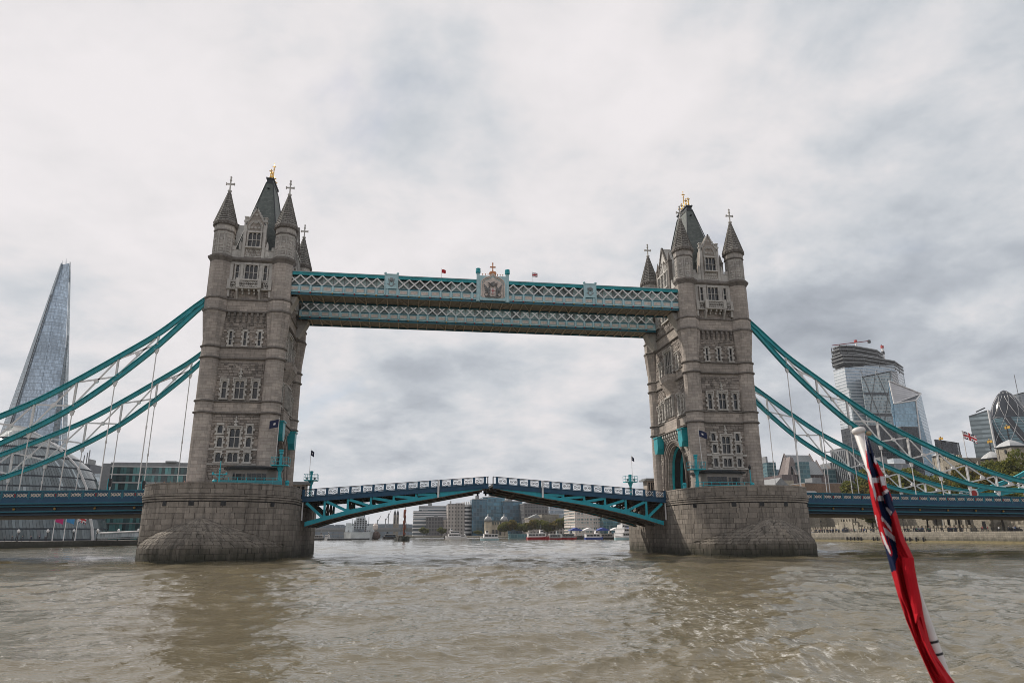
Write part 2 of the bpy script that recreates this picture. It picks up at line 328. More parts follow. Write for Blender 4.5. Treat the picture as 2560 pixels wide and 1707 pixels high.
# ------------------------------------------------------------------ the river
def make_water():
    rs = [1.5]
    while rs[-1] < 2600: rs.append(rs[-1]*(1.0056 if 6 < rs[-1] < 70 else 1.009) + .004)
    rs += [3000, 3600, 4400, 5000]
    rs = np.array(rs); na = 760; a0 = YAW-math.radians(62); a1 = YAW+math.radians(62)
    th = np.linspace(a0, a1, na)
    R, T = np.meshgrid(rs, th, indexing='ij')
    X = CAM.x + R*np.sin(T); Y = CAM.y + R*np.cos(T)
    step = np.maximum(np.gradient(rs)[:, None]*np.ones_like(T)*.8, R*(a1-a0)/na)
    rg = np.random.default_rng(5); Z = np.zeros_like(X); DX = np.zeros_like(X); DY = np.zeros_like(X)
    # patchiness of the chop
    pt = 0.75+.45*np.sin(X*.045+1.3*np.sin(Y*.031))*np.sin(Y*.05+.7)
    for i in range(190):
        lam = 0.30*(11/0.30)**(rg.random()**1.35); k = 2*PI/lam
        dr = rg.normal(-1.35, .8); cx, cy = math.cos(dr), math.sin(dr)
        amp = .0050*lam**.90*(.5+1.0*rg.random())
        if lam > 6: amp *= .75
        ph = k*(X*cx+Y*cy)+rg.random()*6.28 + .9*np.sin(X*.13*cy+Y*.11*cx+i)
        at = np.clip(lam/(step*2.6)-.6, 0, 1)*amp*(pt if lam < 9 else 1)
        Z += at*np.sin(ph); DX -= .75*at*cx*np.cos(ph)*-1; DY -= .75*at*cy*np.cos(ph)*-1
    # the wash that the boat leaves behind it: two diverging crests
    for x0, sl, w, A in ((CAM.x-7, -.17, 2.6, .20), (CAM.x+9, .24, 3.0, .16)):
        dd = X-(x0+sl*(Y-CAM.y)); Z += A*np.exp(-(dd/w)**2)*(0.5+.5*np.sin(Y*.8+X*.9)+.4*np.sin(Y*1.9-X))*np.exp(-((Y-CAM.y)/75)**2)
    fade = np.clip((R-4)/6, 0, 1); Z *= fade
    V = np.stack([X+DX*fade, Y+DY*fade, Z], -1).reshape(-1, 3)
    n0, n1 = X.shape; idx = np.arange(n0*n1).reshape(n0, n1)
    Fq = np.stack([idx[:-1, :-1], idx[:-1, 1:], idx[1:, 1:], idx[1:, :-1]], -1).reshape(-1, 4)
    me = bpy.data.meshes.new('water'); me.vertices.add(len(V)); me.vertices.foreach_set('co', V.astype('f').ravel())
    me.loops.add(Fq.size); me.loops.foreach_set('vertex_index', Fq.astype('i').ravel())
    me.polygons.add(len(Fq)); me.polygons.foreach_set('loop_start', np.arange(0, Fq.size, 4, dtype='i'))
    me.polygons.foreach_set('use_smooth', np.ones(len(Fq), bool)); me.update(); me.validate()
    if me.polygons[len(Fq)//2].normal.z < 0: me.flip_normals()
    m, nt, p = new_mat('river_water'); pos = nd(nt, 'ShaderNodeNewGeometry', 0)
    flat = vmth(nt, 'MULTIPLY', pos, (1, 1, 0))
    n1_ = noise(nt, flat, .035, 4.0, .6); n2 = noise(nt, vmth(nt, 'MULTIPLY', flat, (1, .6, 0)), .5, 6.0, .65)
    c = mixc(nt, rng(nt, n1_, .3, .7), rgba((.140, .113, .064)), rgba((.114, .095, .056)))
    c = mixc(nt, rng(nt, n2, .35, .7, 0, .35), c, rgba((.145, .120, .072)))
    # foam: thin broken streaks along the wash lines and sparse flecks on the chop
    s = nt.nodes.new('ShaderNodeSeparateXYZ'); nt.links.new(flat, s.inputs[0])
    def band(x0, sl, w):
        d = mth(nt, 'SUBTRACT', s.outputs[0], mth(nt, 'ADD', x0-sl*CAM.y, mth(nt, 'MULTIPLY', s.outputs[1], sl)))
        return mth(nt, 'EXPONENT', mth(nt, 'MULTIPLY', mth(nt, 'POWER', mth(nt, 'ABSOLUTE', mth(nt, 'DIVIDE', d, w)), 2.0), -1.0))
    wash = mth(nt, 'ADD', mth(nt, 'MULTIPLY', band(CAM.x+7.2, .19, 3.4), 1.0), mth(nt, 'ADD', mth(nt, 'MULTIPLY', band(CAM.x-6, -.17, 2.2), .45), mth(nt, 'MULTIPLY', band(CAM.x+2.0, .14, 5.0), .4)))
    f1 = noise(nt, vmth(nt, 'MULTIPLY', flat, (1.5, .8, 0)), 2.1, 9.0, .74, .2)
    f2 = noise(nt, flat, .16, 3.0, .6)
    foam = mth(nt, 'MULTIPLY', rng(nt, mth(nt, 'ADD', f1, mth(nt, 'ADD', mth(nt, 'MULTIPLY', wash, .085), mth(nt, 'MULTIPLY', mth(nt, 'SUBTRACT', f2, .5), .16))), .605, .76, 0, 1), .72)
    c = mixc(nt, foam, c, rgba((.62, .60, .56)))
    _inp(nt, p, 'Base Color', c); _inp(nt, p, 'Roughness', mth(nt, 'ADD', .035, mth(nt, 'MULTIPLY', foam, .5)))
    p.inputs['IOR'].default_value = 1.45; p.inputs['Specular IOR Level'].default_value = .5
    h = mth(nt, 'ADD', noise(nt, vmth(nt, 'MULTIPLY', flat, (1.0, 1.7, 0)), 3.0, 4.0, .55, .6), mth(nt, 'MULTIPLY', noise(nt, flat, 1.1, 3.0, .5, .5), 1.2))
    b = nd(nt, 'ShaderNodeBump', 0, None, Strength=.30, Distance=.13, Height=h); nt.links.new(b, p.inputs['Normal'])
    me.materials.append(m)
    return place('water', me, kind='structure', label='choppy brown river water with foam streaks', cat='river')
make_water()

# ------------------------------------------------------------------ banks
XL, XR = -128.0, 161.0                                # river walls (south bank, north bank)
MT['ground'] = paint('bank_ground', (.12, .11, .10), .9, .2, .1)
MT['wharf'] = stone('wharf_stone', (.36, .33, .28), (.26, .24, .20), piece=.15, brick=(1.6, .6, .03), streak=.3, tide=True)
MT['wallstone'] = stone('castle_ragstone', (.40, .36, .29), (.28, .25, .20), piece=.2, brick=(.7, .35, .02), streak=.25)
g = MB().box(-5200, 5200, -1400, 5200, -6.0, -4.0); g.build('ground', MT['ground'], kind='structure', label='river bed and land beneath the scene', cat='ground')
g = MB()                                               # south bank follows the river round
g.add([(-5000,-1300,2.0),(-137,-1300,2.0),(-137,110,2.0),(-118,180,2.0),(-112,330,2.0),(-150,700,2.0),(-420,1400,2.0),(-5000,1400,2.0)], [tuple(range(8))])
g.build('south_bank', MT['ground'], kind='structure', label='paved south bank behind the river wall', cat='bank')
g = MB().add([(5000,-1300,3.4),(XR+1.5,-1300,3.4),(XR+1.5,180,3.4),(172,330,3.4),(150,620,3.4),(60,900,3.4),(-200,1300,3.4),(-600,1600,3.4),(-600,5000,3.4),(5000,5000,3.4)], [tuple(range(10))])
g.build('north_bank', MT['ground'], kind='structure', label='paved north bank behind the river wall', cat='bank')
g = MB()
pts = [(-137,-400),(-137,110),(-118,180),(-112,330),(-150,700),(-420,1400)]
for a, b in zip(pts, pts[1:]): g.bar((a[0],a[1],-.3), (b[0],b[1],-.3), 1.2, 4.6)
MT['embank'] = stone('embankment_wall', (.10,.095,.085), (.07,.066,.06), piece=.1, brick=(2.0,.6,.03), streak=.4, tide=True)
g.build('embankment_wall', MT['embank'], kind='structure', label='dark embankment wall along the south bank', cat='wall')
g = MB(); pts = [(XR,-400),(XR,180),(171,330),(149,620),(59,900),(-200,1300),(-600,1600)]
for a, b in zip(pts, pts[1:]): g.bar((a[0],a[1],0.75), (b[0],b[1],.75), 1.4, 5.6)
g.build('wharf_wall', MT['wharf'], kind='structure', label='pale stone wharf wall along the north bank', cat='wall')
# ------------------------------------------------------------------ piers: granite drums with pointed cutwaters
PR, PYC, PTOP = 10.65, 12.7, 10.27                     # half width, where the round ends start, parapet top
def pier_outline(r_off=0.0, n=40, both=True):
    pts = []
    for i in range(n+1):
        t = PI+PI*i/n; pts.append(((PR+r_off)*math.cos(t), -PYC+(PR+r_off)*math.sin(t)))
    pts += [(PR+r_off, -7.7), (PR+r_off, 7.7)]
    if both: pts += [(-x, -y) for x, y in pts]
    return pts
NOSE = [(-10.5,-13.0),(-10.1,-16.2),(-8.5,-20.4),(-6.2,-23.8),(-3.2,-26.4),(0,-28.3),(3.2,-26.4),(6.2,-23.8),(8.5,-20.4),(10.1,-16.2),(10.5,-13.0)]
def nose_pt(s, h):
    # s in 0..1 round the nose; h height; the nose leans back and rounds over into the drum
    x = s*10; i = min(9, int(x)); f = x-i; a, b = NOSE[i], NOSE[i+1]
    px, py = a[0]+(b[0]-a[0])*f, a[1]+(b[1]-a[1])*f
    yd = lambda x: -PYC-math.sqrt(max(0, PR**2-x*x)); prot = max(.12, yd(px)-py)
    if h <= 1.75: return Vector((px, min(py, yd(px)-.05) if abs(px) < 10.2 else py, h))
    t = (h-1.75)/(5.75-1.75); k = 1-(1-t)**.62 if t < 1 else 1    # convex slope
    k = t**1.25
    x2 = px*(1-k); return Vector((x2, yd(x2)-prot*(1-k)**.62-.06, h))
def stone_block(p00, p10, p11, p01, nrm, d=.10, g=.022, bev=.035):
    # one dressed block: outer face inset by a chamfer, sides run back into the joint
    c = (p00+p10+p11+p01)/4; out = []
    for ins, dep in ((g, -d), (g, -bev*.6), (g+bev, 0)):
        for p in (p00, p10, p11, p01):
            q = c-p; L = max(q.length, 1e-4); out.append(p+q*(min(ins*1.3/L, .4))+nrm*dep)
    return out, [(0,1,5,4),(1,2,6,5),(2,3,7,6),(3,0,4,7),(4,5,9,8),(5,6,10,9),(6,7,11,10),(7,4,8,11),(8,9,10,11)]
def make_pier(label):
    root = empty('bridge_pier', label, 'bridge pier')
    rg = random.Random(3)
    core = MB(); o = pier_outline(-.09); core.loft([(x,y,-3) for x,y in o], [(x,y,8.95) for x,y in o])
    o1 = pier_outline(-.09); core.loft([(x,y,8.95) for x,y in o1], [(x,y,9.0) for x,y in o1])
    core.build('pier_core', MT['mortar'], root)
    # blocks: (priority, verts, faces)
    S = []
    rows = [(z, .755) for z in np.arange(-.45, 7.5, .755)]; top = [(8.92, .66), (9.58, .66)]
    def outer(s, off):                                  # arc length s along half the outline, starting at inner-back side
        L1 = PI*PR
        if s < PYC: return Vector((-PR-off, -s, 0)), Vector((-1,0,0))
        s -= PYC
        if s < L1:
            t = PI+s/PR; return Vector(((PR+off)*math.cos(t), -PYC+(PR+off)*math.sin(t), 0)), Vector((math.cos(t), math.sin(t), 0))
        s -= L1
        return Vector((PR+off, -PYC+s, 0)), Vector((1,0,0))
    tot = 2*PYC+PI*PR
    for half in (0, 1):
        for ri, (z, h) in enumerate(rows+top):
            s = rg.uniform(-1.4, 0)
            while s < tot:
                l = rg.uniform(1.25, 2.05); a, b = max(s, 0), min(s+l, tot); s += l
                if b-a < .2: continue
                off = .0+rg.uniform(-.012, .018)+(.03 if z > 8.5 else 0)
                (pa, na), (pb, nb) = outer(a, off), outer(b, off); n = ((na+nb)/2).normalized()
                up = Vector((0,0,1)); q = [pa+up*z, pb+up*z, pb+up*(z+h), pa+up*(z+h)]
                if half: q = [Vector((-p.x, -p.y, p.z)) for p in q]; n = Vector((-n.x, -n.y, 0))
                mx, my = (pa.x+pb.x)/2, (pa.y+pb.y)/2
                if z > 8.5 and my > -7.6: continue
                inn = (z < 4.6 and my < -19.5 and z < 1.8+4.0*(1-abs(mx)/9))
                vis = 0 if half or (inn and abs(mx) < 7) else (3 if my < -12.7 else 1)
                S.append((vis*10+h+rg.random()*.2, ) + stone_block(*q, n))
    # drains under the cornice: solid black plates, the holes' shade put into their colour
    for deg in (205, 240, 262, 284, 322):
        t = math.radians(deg); n = Vector((math.cos(t), math.sin(t), 0)); p = n*(PR+.0)+Vector((0,-PYC,7.62)); tg = Vector((-n.y, n.x, 0))
        dr = MB(); dr.add([p+tg*a*.34+n*c+Vector((0,0,b*.32)) for c in (-.02, .035) for a, b in ((-1,-1),(1,-1),(1,1),(-1,1))], [(4,5,6,7),(0,1,5,4),(1,2,6,5),(2,3,7,6),(3,0,4,7)]); dr.build('drain_opening', MT['black'], root)
    # cutwater
    cw = MB(); hs = [-3, 1.7]+[1.7+4.05*i/10 for i in range(1, 11)]
    ring = [[nose_pt(s/24, max(h, -3))*1.0 for s in range(25)] for h in hs]
    for i in range(len(hs)-1):
        for k in range(24): cw.add([ring[i][k]+Vector((0,.1,-.04)), ring[i][k+1]+Vector((0,.1,-.04)), ring[i+1][k+1]+Vector((0,.1,-.04)), ring[i+1][k]+Vector((0,.1,-.04))], [(0,1,2,3)])
    cwo = cw.build('cutwater', MT['mortar'], root)
    NS = []; zz = [-.5, .3, 1.05, 1.75]+[1.75+4.0*i/9 for i in range(1, 10)]
    for i in range(len(zz)-1):
        z0, z1 = zz[i], zz[i+1]; k = (i/(len(zz)-1)); cnt = int(28*(1-.55*k*k))
        cuts = [0.0]; 
        while cuts[-1] < 1: cuts.append(min(1.0, cuts[-1]+rg.uniform(.75, 1.25)/cnt))
        cuts = sorted(set([c for c in cuts if abs(c-.5) > .012]+[.5]))
        for a, b in zip(cuts, cuts[1:]):
            if b-a < .004: continue
            q = [nose_pt(a, z0), nose_pt(b, z0), nose_pt(b, z1), nose_pt(a, z1)]
            n = (q[1]-q[0]).cross(q[3]-q[0])
            if n.length < 1e-5: continue
            n.normalize(); 
            if n.y > 0 and n.z < 0: n = -n
            off = rg.uniform(-.01, .03)
            q = [p+n*off for p in q]; NS.append((25-abs((a+b)/2-.5)*6, )+stone_block(*q, n))
    S.sort(key=lambda t: -t[0]); NS.sort(key=lambda t: -t[0])
    for v, fs in [s[1:] for s in NS[:130]]: MB().add(v, fs).build('stone', MT['nose'], cwo)
    mb = MB()
    for v, fs in [s[1:] for s in NS[130:]]: mb.add(v, fs)
    if mb.v: mb.build('stonework', MT['nose'], cwo, kind='stuff')
    for v, fs in [s[1:] for s in S[:170]]: MB().add(v, fs).build('stone', MT['pier'], root)
    mb = MB()
    for v, fs in [s[1:] for s in S[170:]]: mb.add(v, fs)
    for v, fs in [s[1:] for s in NS]: mb.add([(-p[0], -p[1], p[2]) for p in v], fs)          # the far cutwater
    mb.build('stonework', MT['pier'], root, kind='stuff')
    # cornice: three rolls and a coping, each carried right round
    def road_gap(p, q): return abs(p[1]) < 7.8 and abs(q[1]) < 7.8
    def roll(name, z0, z1, off, n=36):
        m = MB(); a = pier_outline(off, n); b = pier_outline(off-.5, n); N = len(a)
        m.add([(x,y,z0) for x,y in a]+[(x,y,z1) for x,y in a]+[(x,y,z0) for x,y in b]+[(x,y,z1) for x,y in b],
              [f for i in range(N) if not (z0 > 9 and road_gap(a[i], a[(i+1)%N])) for f in ((i,(i+1)%N,(i+1)%N+N,i+N), (i+N,(i+1)%N+N,(i+1)%N+3*N,i+3*N), (i+2*N,(i+1)%N+2*N,(i+1)%N,i))])
        m.build(name, MT['pier'], root)
    roll('cornice_roll', 7.98, 8.22, .10); roll('cornice_roll', 8.30, 8.54, .17); roll('cornice_roll', 8.62, 8.88, .24); roll('coping', 10.24, 10.44, .06)
    # inside of the parapet and the roadway on top
    m = MB(); a = pier_outline(-.10); b = pier_outline(-.62); N = len(a)
    m.add([(x,y,z) for z in (8.98, 10.26) for x,y in b]+[(x,y,8.99) for x,y in a], [(i,(i+1)%N,(i+1)%N+N,i+N) for i in range(N) if not road_gap(a[i], a[(i+1)%N])])
    m.build('parapet_back', MT['ashlar'], root)
    m = MB(); o = pier_outline(-.5); m.loft([(x,y,8.96) for x,y in o], [(x,y,9.04) for x,y in o]); m.build('pavement', MT['ashlar'], root)
    return root
pierL = make_pier('grey granite bridge pier with pointed cutwater under the nearer tower, beside the round glass hall')
pierL.location = (-41.15, 0, 0)
pierR = copy_tree(pierL, 'grey granite bridge pier with pointed cutwater in front of the old stone castle wall', (41.15, 0, 0))
# ------------------------------------------------------------------ the two gothic towers
TX, TY, ZB = 5.05, 9.23, 9.02                          # turret centres, pavement level
def rect_hit(u0, u1, z0, z1, R):
    return any(u0 < r[1] and u1 > r[0] and z0 < r[3] and z1 > r[2] for r in R)
def add_rubble(name, parent, rz, n, u0, u1, zs, skip, seed, clip=None, pr=.16):
    rg = random.Random(seed); mb = MB()
    for za, zb in zs:
        z = za
        while z < zb-.12:
            h = min(rg.choice((.30,.34,.40,.46)), zb-z); u = u0-rg.random()*.4
            while u < u1:
                l = rg.uniform(.45, 1.15); a, b = max(u, u0), min(u+l, u1); u += l
                if b-a < .12: continue
                if rect_hit(a, b, z, z+h, skip): continue
                if clip and not (clip(a, z) and clip(b, z) and clip(a, z+h) and clip(b, z+h)): continue
                d = pr+rg.uniform(-.05, .05); g = .018
                vs = [(x, -(n+dd), zz) for dd, e in ((0, 0), (d-.03, g), (d, g+.035)) for x, zz in ((a+e, z+e), (b-e, z+e), (b-e, z+h-e), (a+e, z+h-e))]
                mb.add(vs, [(0,1,5,4),(1,2,6,5),(2,3,7,6),(3,0,4,7),(4,5,9,8),(5,6,10,9),(6,7,11,10),(7,4,8,11),(8,9,10,11)])
            z += h
    o = mb.build(name, MT['rubble'], parent, kind='stuff'); o.rotation_euler = (0, 0, rz); return o
def add_window(parent, rz, n, u0, u1, z0, z1, lights=1, transom=None, jw=.24, sill=True, hood=False, tooth=True, head=True, pane=None, mat='pale', seed=0):
    """dressed stone window: toothed jambs, sill, head, mullions and transom; every light is a pane set back in the wall"""
    rg = random.Random(int((u0+50)*97+(z0*31)+seed)); m = MB(); P = .42; y1 = -(n+P)
    gw = (u1-u0)/lights; mw = .11
    for sd, e in ((-1, u0), (1, u1)):
        z = z0; k = 0
        while z < z1-.05:
            h = min(.42, z1-z); w = jw+(.22 if (k % 2 and tooth) else 0)
            a, b = (e-w, e) if sd < 0 else (e, e+w)
            m.box(a, b, -(n-.02), y1+(.03 if k % 2 else 0), z+.008, z+h-.008); z += h; k += 1
    m.box(u0-jw, u1+jw, -(n-.02), y1-.01, z1, z1+.30)
    if sill: m.box(u0-jw-.12, u1+jw+.12, -(n-.02), y1-.10, z0-.24, z0)
    if hood:
        m.box(u0-jw-.16, u1+jw+.16, -(n-.02), y1-.18, z1+.30, z1+.46)
        for e in (u0-jw-.16, u1+jw): m.box(e, e+.16, -(n-.02), y1-.16, z1-.35, z1+.30)
    for i in range(1, lights): m.box(u0+gw*i-mw/2, u0+gw*i+mw/2, -(n+.03), -(n+.22), z0, z1)
    tz = z0+(z1-z0)*transom if transom else None
    if tz: m.box(u0, u1, -(n+.03), -(n+.20), tz-.06, tz+.06)
    if head:
        for i in range(lights):
            a = u0+gw*i+(mw/2 if i else 0); b = u0+gw*(i+1)-(mw/2 if i < lights-1 else 0); c = (a+b)/2; hh = (b-a)*.75
            for e, s in ((a, 1), (b, -1)):
                pts = [(e, z1)]+[(e+s*(c-a)*(1-math.cos(t)), z1-hh+hh*math.sin(t)) for t in (0, .45, .9, 1.25)]+[(c, z1)]
                m.prism(pts, -(n+.06), -(n+.24), 'y')
    w = m.build('window', MT[mat], parent); w.rotation_euler = (0, 0, rz)
    for i in range(lights):
        a = u0+gw*i; b = a+gw
        for za, zb in (((z0, tz), (tz, z1)) if tz else ((z0, z1),)):
            MB().add([(a, -(n+.05), za), (b, -(n+.05), za), (b, -(n+.05), zb), (a, -(n+.05), zb)], [(0,1,2,3)]).build('pane', MT['wglass'], w)
    return w
def build_turret(parent, x, y):
    sh = MB()
    sh.lathe([(1.62,ZB),(1.62,9.7),(1.52,9.85),(1.52,22.0)], 16); sh.lathe([(1.57,22.4),(1.57,23.9)], 16)
    sh.lathe([(1.52,24.2),(1.52,30.95)], 16); sh.lathe([(1.57,31.3),(1.57,32.85)], 16); sh.lathe([(1.52,33.1),(1.52,34.3)], 16)
    # broached change from round to octagon: pointed facets
    rb, rt, z0, z1 = 1.52, 1.88, 34.3, 38.9
    V = []; Fc = []
    for k in range(8):
        a = 2*PI*k/8; ca = a+PI/8
        V += [(rb*math.cos(a-.20), rb*math.sin(a-.20), z0), (rb*math.cos(a+.20), rb*math.sin(a+.20), z0),
              ((rt-.30)*math.cos(a), (rt-.30)*math.sin(a), z1-.9), (rt*1.075*math.cos(ca), rt*1.075*math.sin(ca), z1), (rt*math.cos(a), rt*math.sin(a), z1), (rb*1.06*math.cos(ca), rb*1.06*math.sin(ca), z0+.6)]
    for k in range(8):
        b = 6*k; c = 6*((k+1) % 8)
        Fc += [(b, b+1, b+2), (b+1, c, b+5), (b+1, b+5, b+3), (b+1, b+3, b+2), (b+5, c, b+3), (c, c+2, b+3), (b+2, b+3, b+4), (c+2, c+4, b+3)]
    sh.add(V, Fc)
    sh.lathe([(1.90,39.35),(1.90,41.05)], 8); sh.lathe([(1.78,41.4),(1.78,47.95)], 8)
    t = sh.build('turret', MT['shaft'], parent); t.location = (x, y, 0)
    us = MB(); us.lathe([(1.68,48.8),(1.68,53.15)], 8); us.lathe([(1.74,53.4),(1.74,54.3)], 8); us.build('upper_stage', MT['upper'], t)
    def band(prof, n): MB().lathe(prof, n).build('string_course', MT['string'], t)
    for z, r in ((22.0, 1.57), (23.85, 1.57), (30.95, 1.57), (32.8, 1.57)):
        band([(r,z),(r+.20,z+.10),(r+.24,z+.24),(r+.10,z+.32),(r+.02,z+.42)], 16)
    band([(1.86,38.75),(2.12,38.95),(2.18,39.2),(1.92,39.4)], 8); band([(1.9,41.0),(2.06,41.15),(2.08,41.32),(1.8,41.5)], 8)
    band([(1.78,47.7),(1.95,48.0),(2.22,48.35),(2.26,48.65),(2.0,48.75),(1.7,48.95)], 8)
    band([(1.68,53.1),(1.82,53.2),(1.82,53.35),(1.72,53.45)], 8)
    # carved panels of the top stage
    pn = MB()
    for k in range(8):
        a = 2*PI*k/8; R = Matrix.Rotation(a, 3, 'Z')
        for (u0, u1, za, zb) in ((-.5,-.40,49.2,52.8),(.40,.5,49.2,52.8),(-.5,.5,49.1,49.3),(-.4,.4,50.05,50.17),(-.5,.5,52.7,52.9)):
            q = [R @ Vector((1.535+dd, u, z)) for dd in (0, .07) for u, z in ((u0,za),(u1,za),(u1,zb),(u0,zb))]
            pn.add(q, [(4,5,6,7),(0,1,5,4),(1,2,6,5),(2,3,7,6),(3,0,4,7)])
        for zc, rr in ((51.6,.26),(50.6,.2),(49.65,.2)):
            q = [R @ Vector((1.55+(.10 if j == 0 else 0), rr*math.cos(th), zc+rr*math.sin(th))) for j in (0, 1) for th in (0, PI/2, PI, 1.5*PI)]
            pn.add(q, [(0,1,2,3)]+[(i, (i+1)%4, (i+1)%4+4, i+4) for i in range(4)])
    pn.build('carved_panel', MT['pale'], t)
    ev = MB(); ev.lathe([(1.74,54.25),(1.98,54.62),(2.05,54.75),(2.05,54.95),(1.9,55.0)], 8)
    for k in range(24):
        a = 2*PI*k/24; ev.bar((1.7*math.cos(a),1.7*math.sin(a),54.38),(2.0*math.cos(a),2.0*math.sin(a),54.5),.2,.28)
    ev.build('eaves_cornice', MT['string'], t)
    # spire in overlapping courses of stone
    pf = []; n = 15
    for i in range(n):
        z0 = 54.95+(61.0-54.95)*i/n; z1 = 54.95+(61.0-54.95)*(i+1)/n
        r0 = 1.93+(0.20-1.93)*((i/n)**.92); r1 = 1.93+(0.20-1.93)*(((i+1)/n)**.92)
        pf += [(r0+.10, z0), (r1+.03, z1-.05)]
    sp = MB(); sp.lathe(pf, 8)
    for k in range(8):
        a = PI/8+2*PI*k/8; sp.tube([(1.93*math.cos(a),1.93*math.sin(a),55.0),(.72*math.cos(a),.72*math.sin(a),59.2),(.2*math.cos(a),.2*math.sin(a),61.0)], [.075,.06,.05], 4)
    s = sp.build('spire', MT['spire'], t)
    cr = MB(); cr.lathe([(.2,60.95),(.34,61.1),(.36,61.3),(.2,61.4),(.13,61.5)], 8)
    cr.box(-.10,.10,-.10,.10,61.45,63.75); cr.box(-.66,.66,-.10,.10,62.46,62.70)
    for e in (-.66,.66): cr.box(e-.07,e+.07,-.14,.14,62.38,62.78)
    cr.box(-.17,.17,-.14,.14,63.2,63.4); cr.lathe([(.1,63.7),(.2,63.9),(.05,64.1)], 6); cr.box(-.3,.3,-.3,.3,62.4,62.7) if False else None
    cr.build('cross', MT['pale'], t)
    return t
def build_tower(label):
    T = empty('bridge_tower', label, 'tower')
    NF, NS = 9.55, 5.35
    # walls: solid below the arch shoulders at each end, arch through the middle, box above
    w = MB(); AW, ASP, AAP = 4.35, 13.9, 19.3
    w.box(-NS,NS,-NF,-AW,ZB,20.6); w.box(-NS,NS,AW,NF,ZB,20.6); w.box(-NS,NS,-NF,NF,20.6,48.9)
    def arch_pts(hw, sp, ap, n=14):
        out = []
        for i in range(n+1):
            t = i/n*2-1; a = abs(t); z = sp+(ap-sp)*math.sqrt(max(0, 1-a**2.1)); out.append((hw*t, z))
        return out
    ap = arch_pts(AW, ASP, AAP)
    for p, q in zip(ap, ap[1:]): w.prism([p, q, (q[0], 20.6), (p[0], 20.6)], -NS, NS, 'x')
    w.build('wall', MT['ashlar'], T)
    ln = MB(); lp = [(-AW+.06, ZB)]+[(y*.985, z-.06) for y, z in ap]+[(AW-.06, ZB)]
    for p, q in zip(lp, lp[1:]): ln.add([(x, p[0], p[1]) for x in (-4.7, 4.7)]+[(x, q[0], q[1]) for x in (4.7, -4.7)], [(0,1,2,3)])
    ln.build('vault_shade_lining', MT['darksteel'], T)  # sheet added to darken the passage; the arch's shade is put into its colour
    rb = MB()                                           # blue steel ribs lining the arch
    for x in (-4.6,-3.0,-1.2,.6,2.4,4.2):
        pts = [(x, -AW+.25, ZB)]+[(x, y*.93, z-.3) for y, z in ap]+[(x, AW-.25, ZB)]
        for p, q in zip(pts, pts[1:]): rb.bar(p, q, .35, .35)
    rb.build('arch_rib', MT['teal'], T)
    for sx in (-1, 1):
        for k, (hw, pr, r) in enumerate(((4.45,.05,.16),(4.75,.22,.17),(5.1,.38,.20),(5.5,.52,.22))):
            q = arch_pts(hw, ASP+.1*k, AAP+.28*k); pts = [(sx*(NS+pr), -hw, ZB)]+[(sx*(NS+pr), y, z) for y, z in q]+[(sx*(NS+pr), hw, ZB)]
            MB().tube(pts, r, 6).build('arch_moulding', MT['string'] if k % 2 else MT['ashlar'], T, smooth=True)
    for x in (-TX, TX):
        for y in (-TY, TY): build_turret(T, x, y)
    # ---- river fronts (front and back alike)
    for rz in (0, PI):
        n = NF; U = 3.62
        W = [(-2.35,-1.93,33.35,35.7,1,.45,.2),(-.10,.34,33.35,35.75,1,.45,.2),(2.2,2.62,33.35,35.8,1,.45,.2),
             (-2.62,-1.95,24.55,27.3,1,.62,.22),(-.62,.72,24.55,27.4,2,.62,.22),(2.15,2.85,24.55,27.4,1,.62,.22),
             (-2.62,-1.85,18.95,20.25,1,None,.18),(1.85,2.62,18.95,20.25,1,None,.18),
             (-.70,.80,16.75,19.7,2,.55,.24),(-2.50,-1.75,16.85,18.3,1,None,.2),(1.85,2.6,16.85,18.3,1,None,.2),
             (-.70,.80,14.5,15.9,2,None,.24),(-2.50,-1.75,14.5,15.9,1,None,.2),(1.85,2.6,14.5,15.9,1,None,.2),
             (-2.45,-1.95,44.75,47.35,1,.52,.2),(-.95,1.05,44.75,47.45,3,.52,.2),(2.1,2.6,44.75,47.4,1,.52,.2)]
        skip = []
        for (a, b, z0, z1, L, tr, jw) in W:
            add_window(T, rz, n, a, b, z0, z1, L, tr, jw, hood=(23 < z0 < 30 or (z0 > 16 and L == 2 and z0 < 20)), tooth=z0 < 44)
            skip.append((a-jw-.05, b+jw+.05, z0-.25, z1+.32))
        add_rubble('rubble_masonry', T, rz, n, -U, U, ((9.1,13.95),(14.3,16.3),(16.65,22.0),(24.3,30.5),(33.1,37.4),(41.45,44.5)), skip+[(-2.2,2.2,40.9,44.9)], 5)
        # dressed bands and strings across the front
        def flat(name, mt, a, b, z0, z1, p): o = MB().box(a,b,-(n-.02),-(n+p),z0,z1).build(name, MT[mt], T); o.rotation_euler = (0,0,rz)
        for z0, z1, p in ((13.98,14.28,.36),(16.3,16.62,.34)): flat('dressed_band', 'pale', -3.7, 3.7, z0, z1, p)
        for a, b in ((-.95,1.05),(-2.7,-1.55),(1.65,2.8)): flat('carved_apron', 'pale', a, b, 15.9, 16.295, .26)
        for a, b, z0, z1 in ((-3.55,-2.9,44.4,47.5),(2.9,3.55,44.4,47.5),(-1.75,-1.25,44.4,47.5),(1.3,1.85,44.4,47.5)): flat('pilaster', 'pale', a, b, z0, z1, .3)
        flat('dressed_band', 'pale', -3.6, 3.6, 47.55, 47.93, .24)
        for z0, z1 in ((22.4,23.9),(31.3,32.85),(39.3,41.05)): flat('frieze', 'ashlar', -3.6, 3.6, z0, z1, .22)
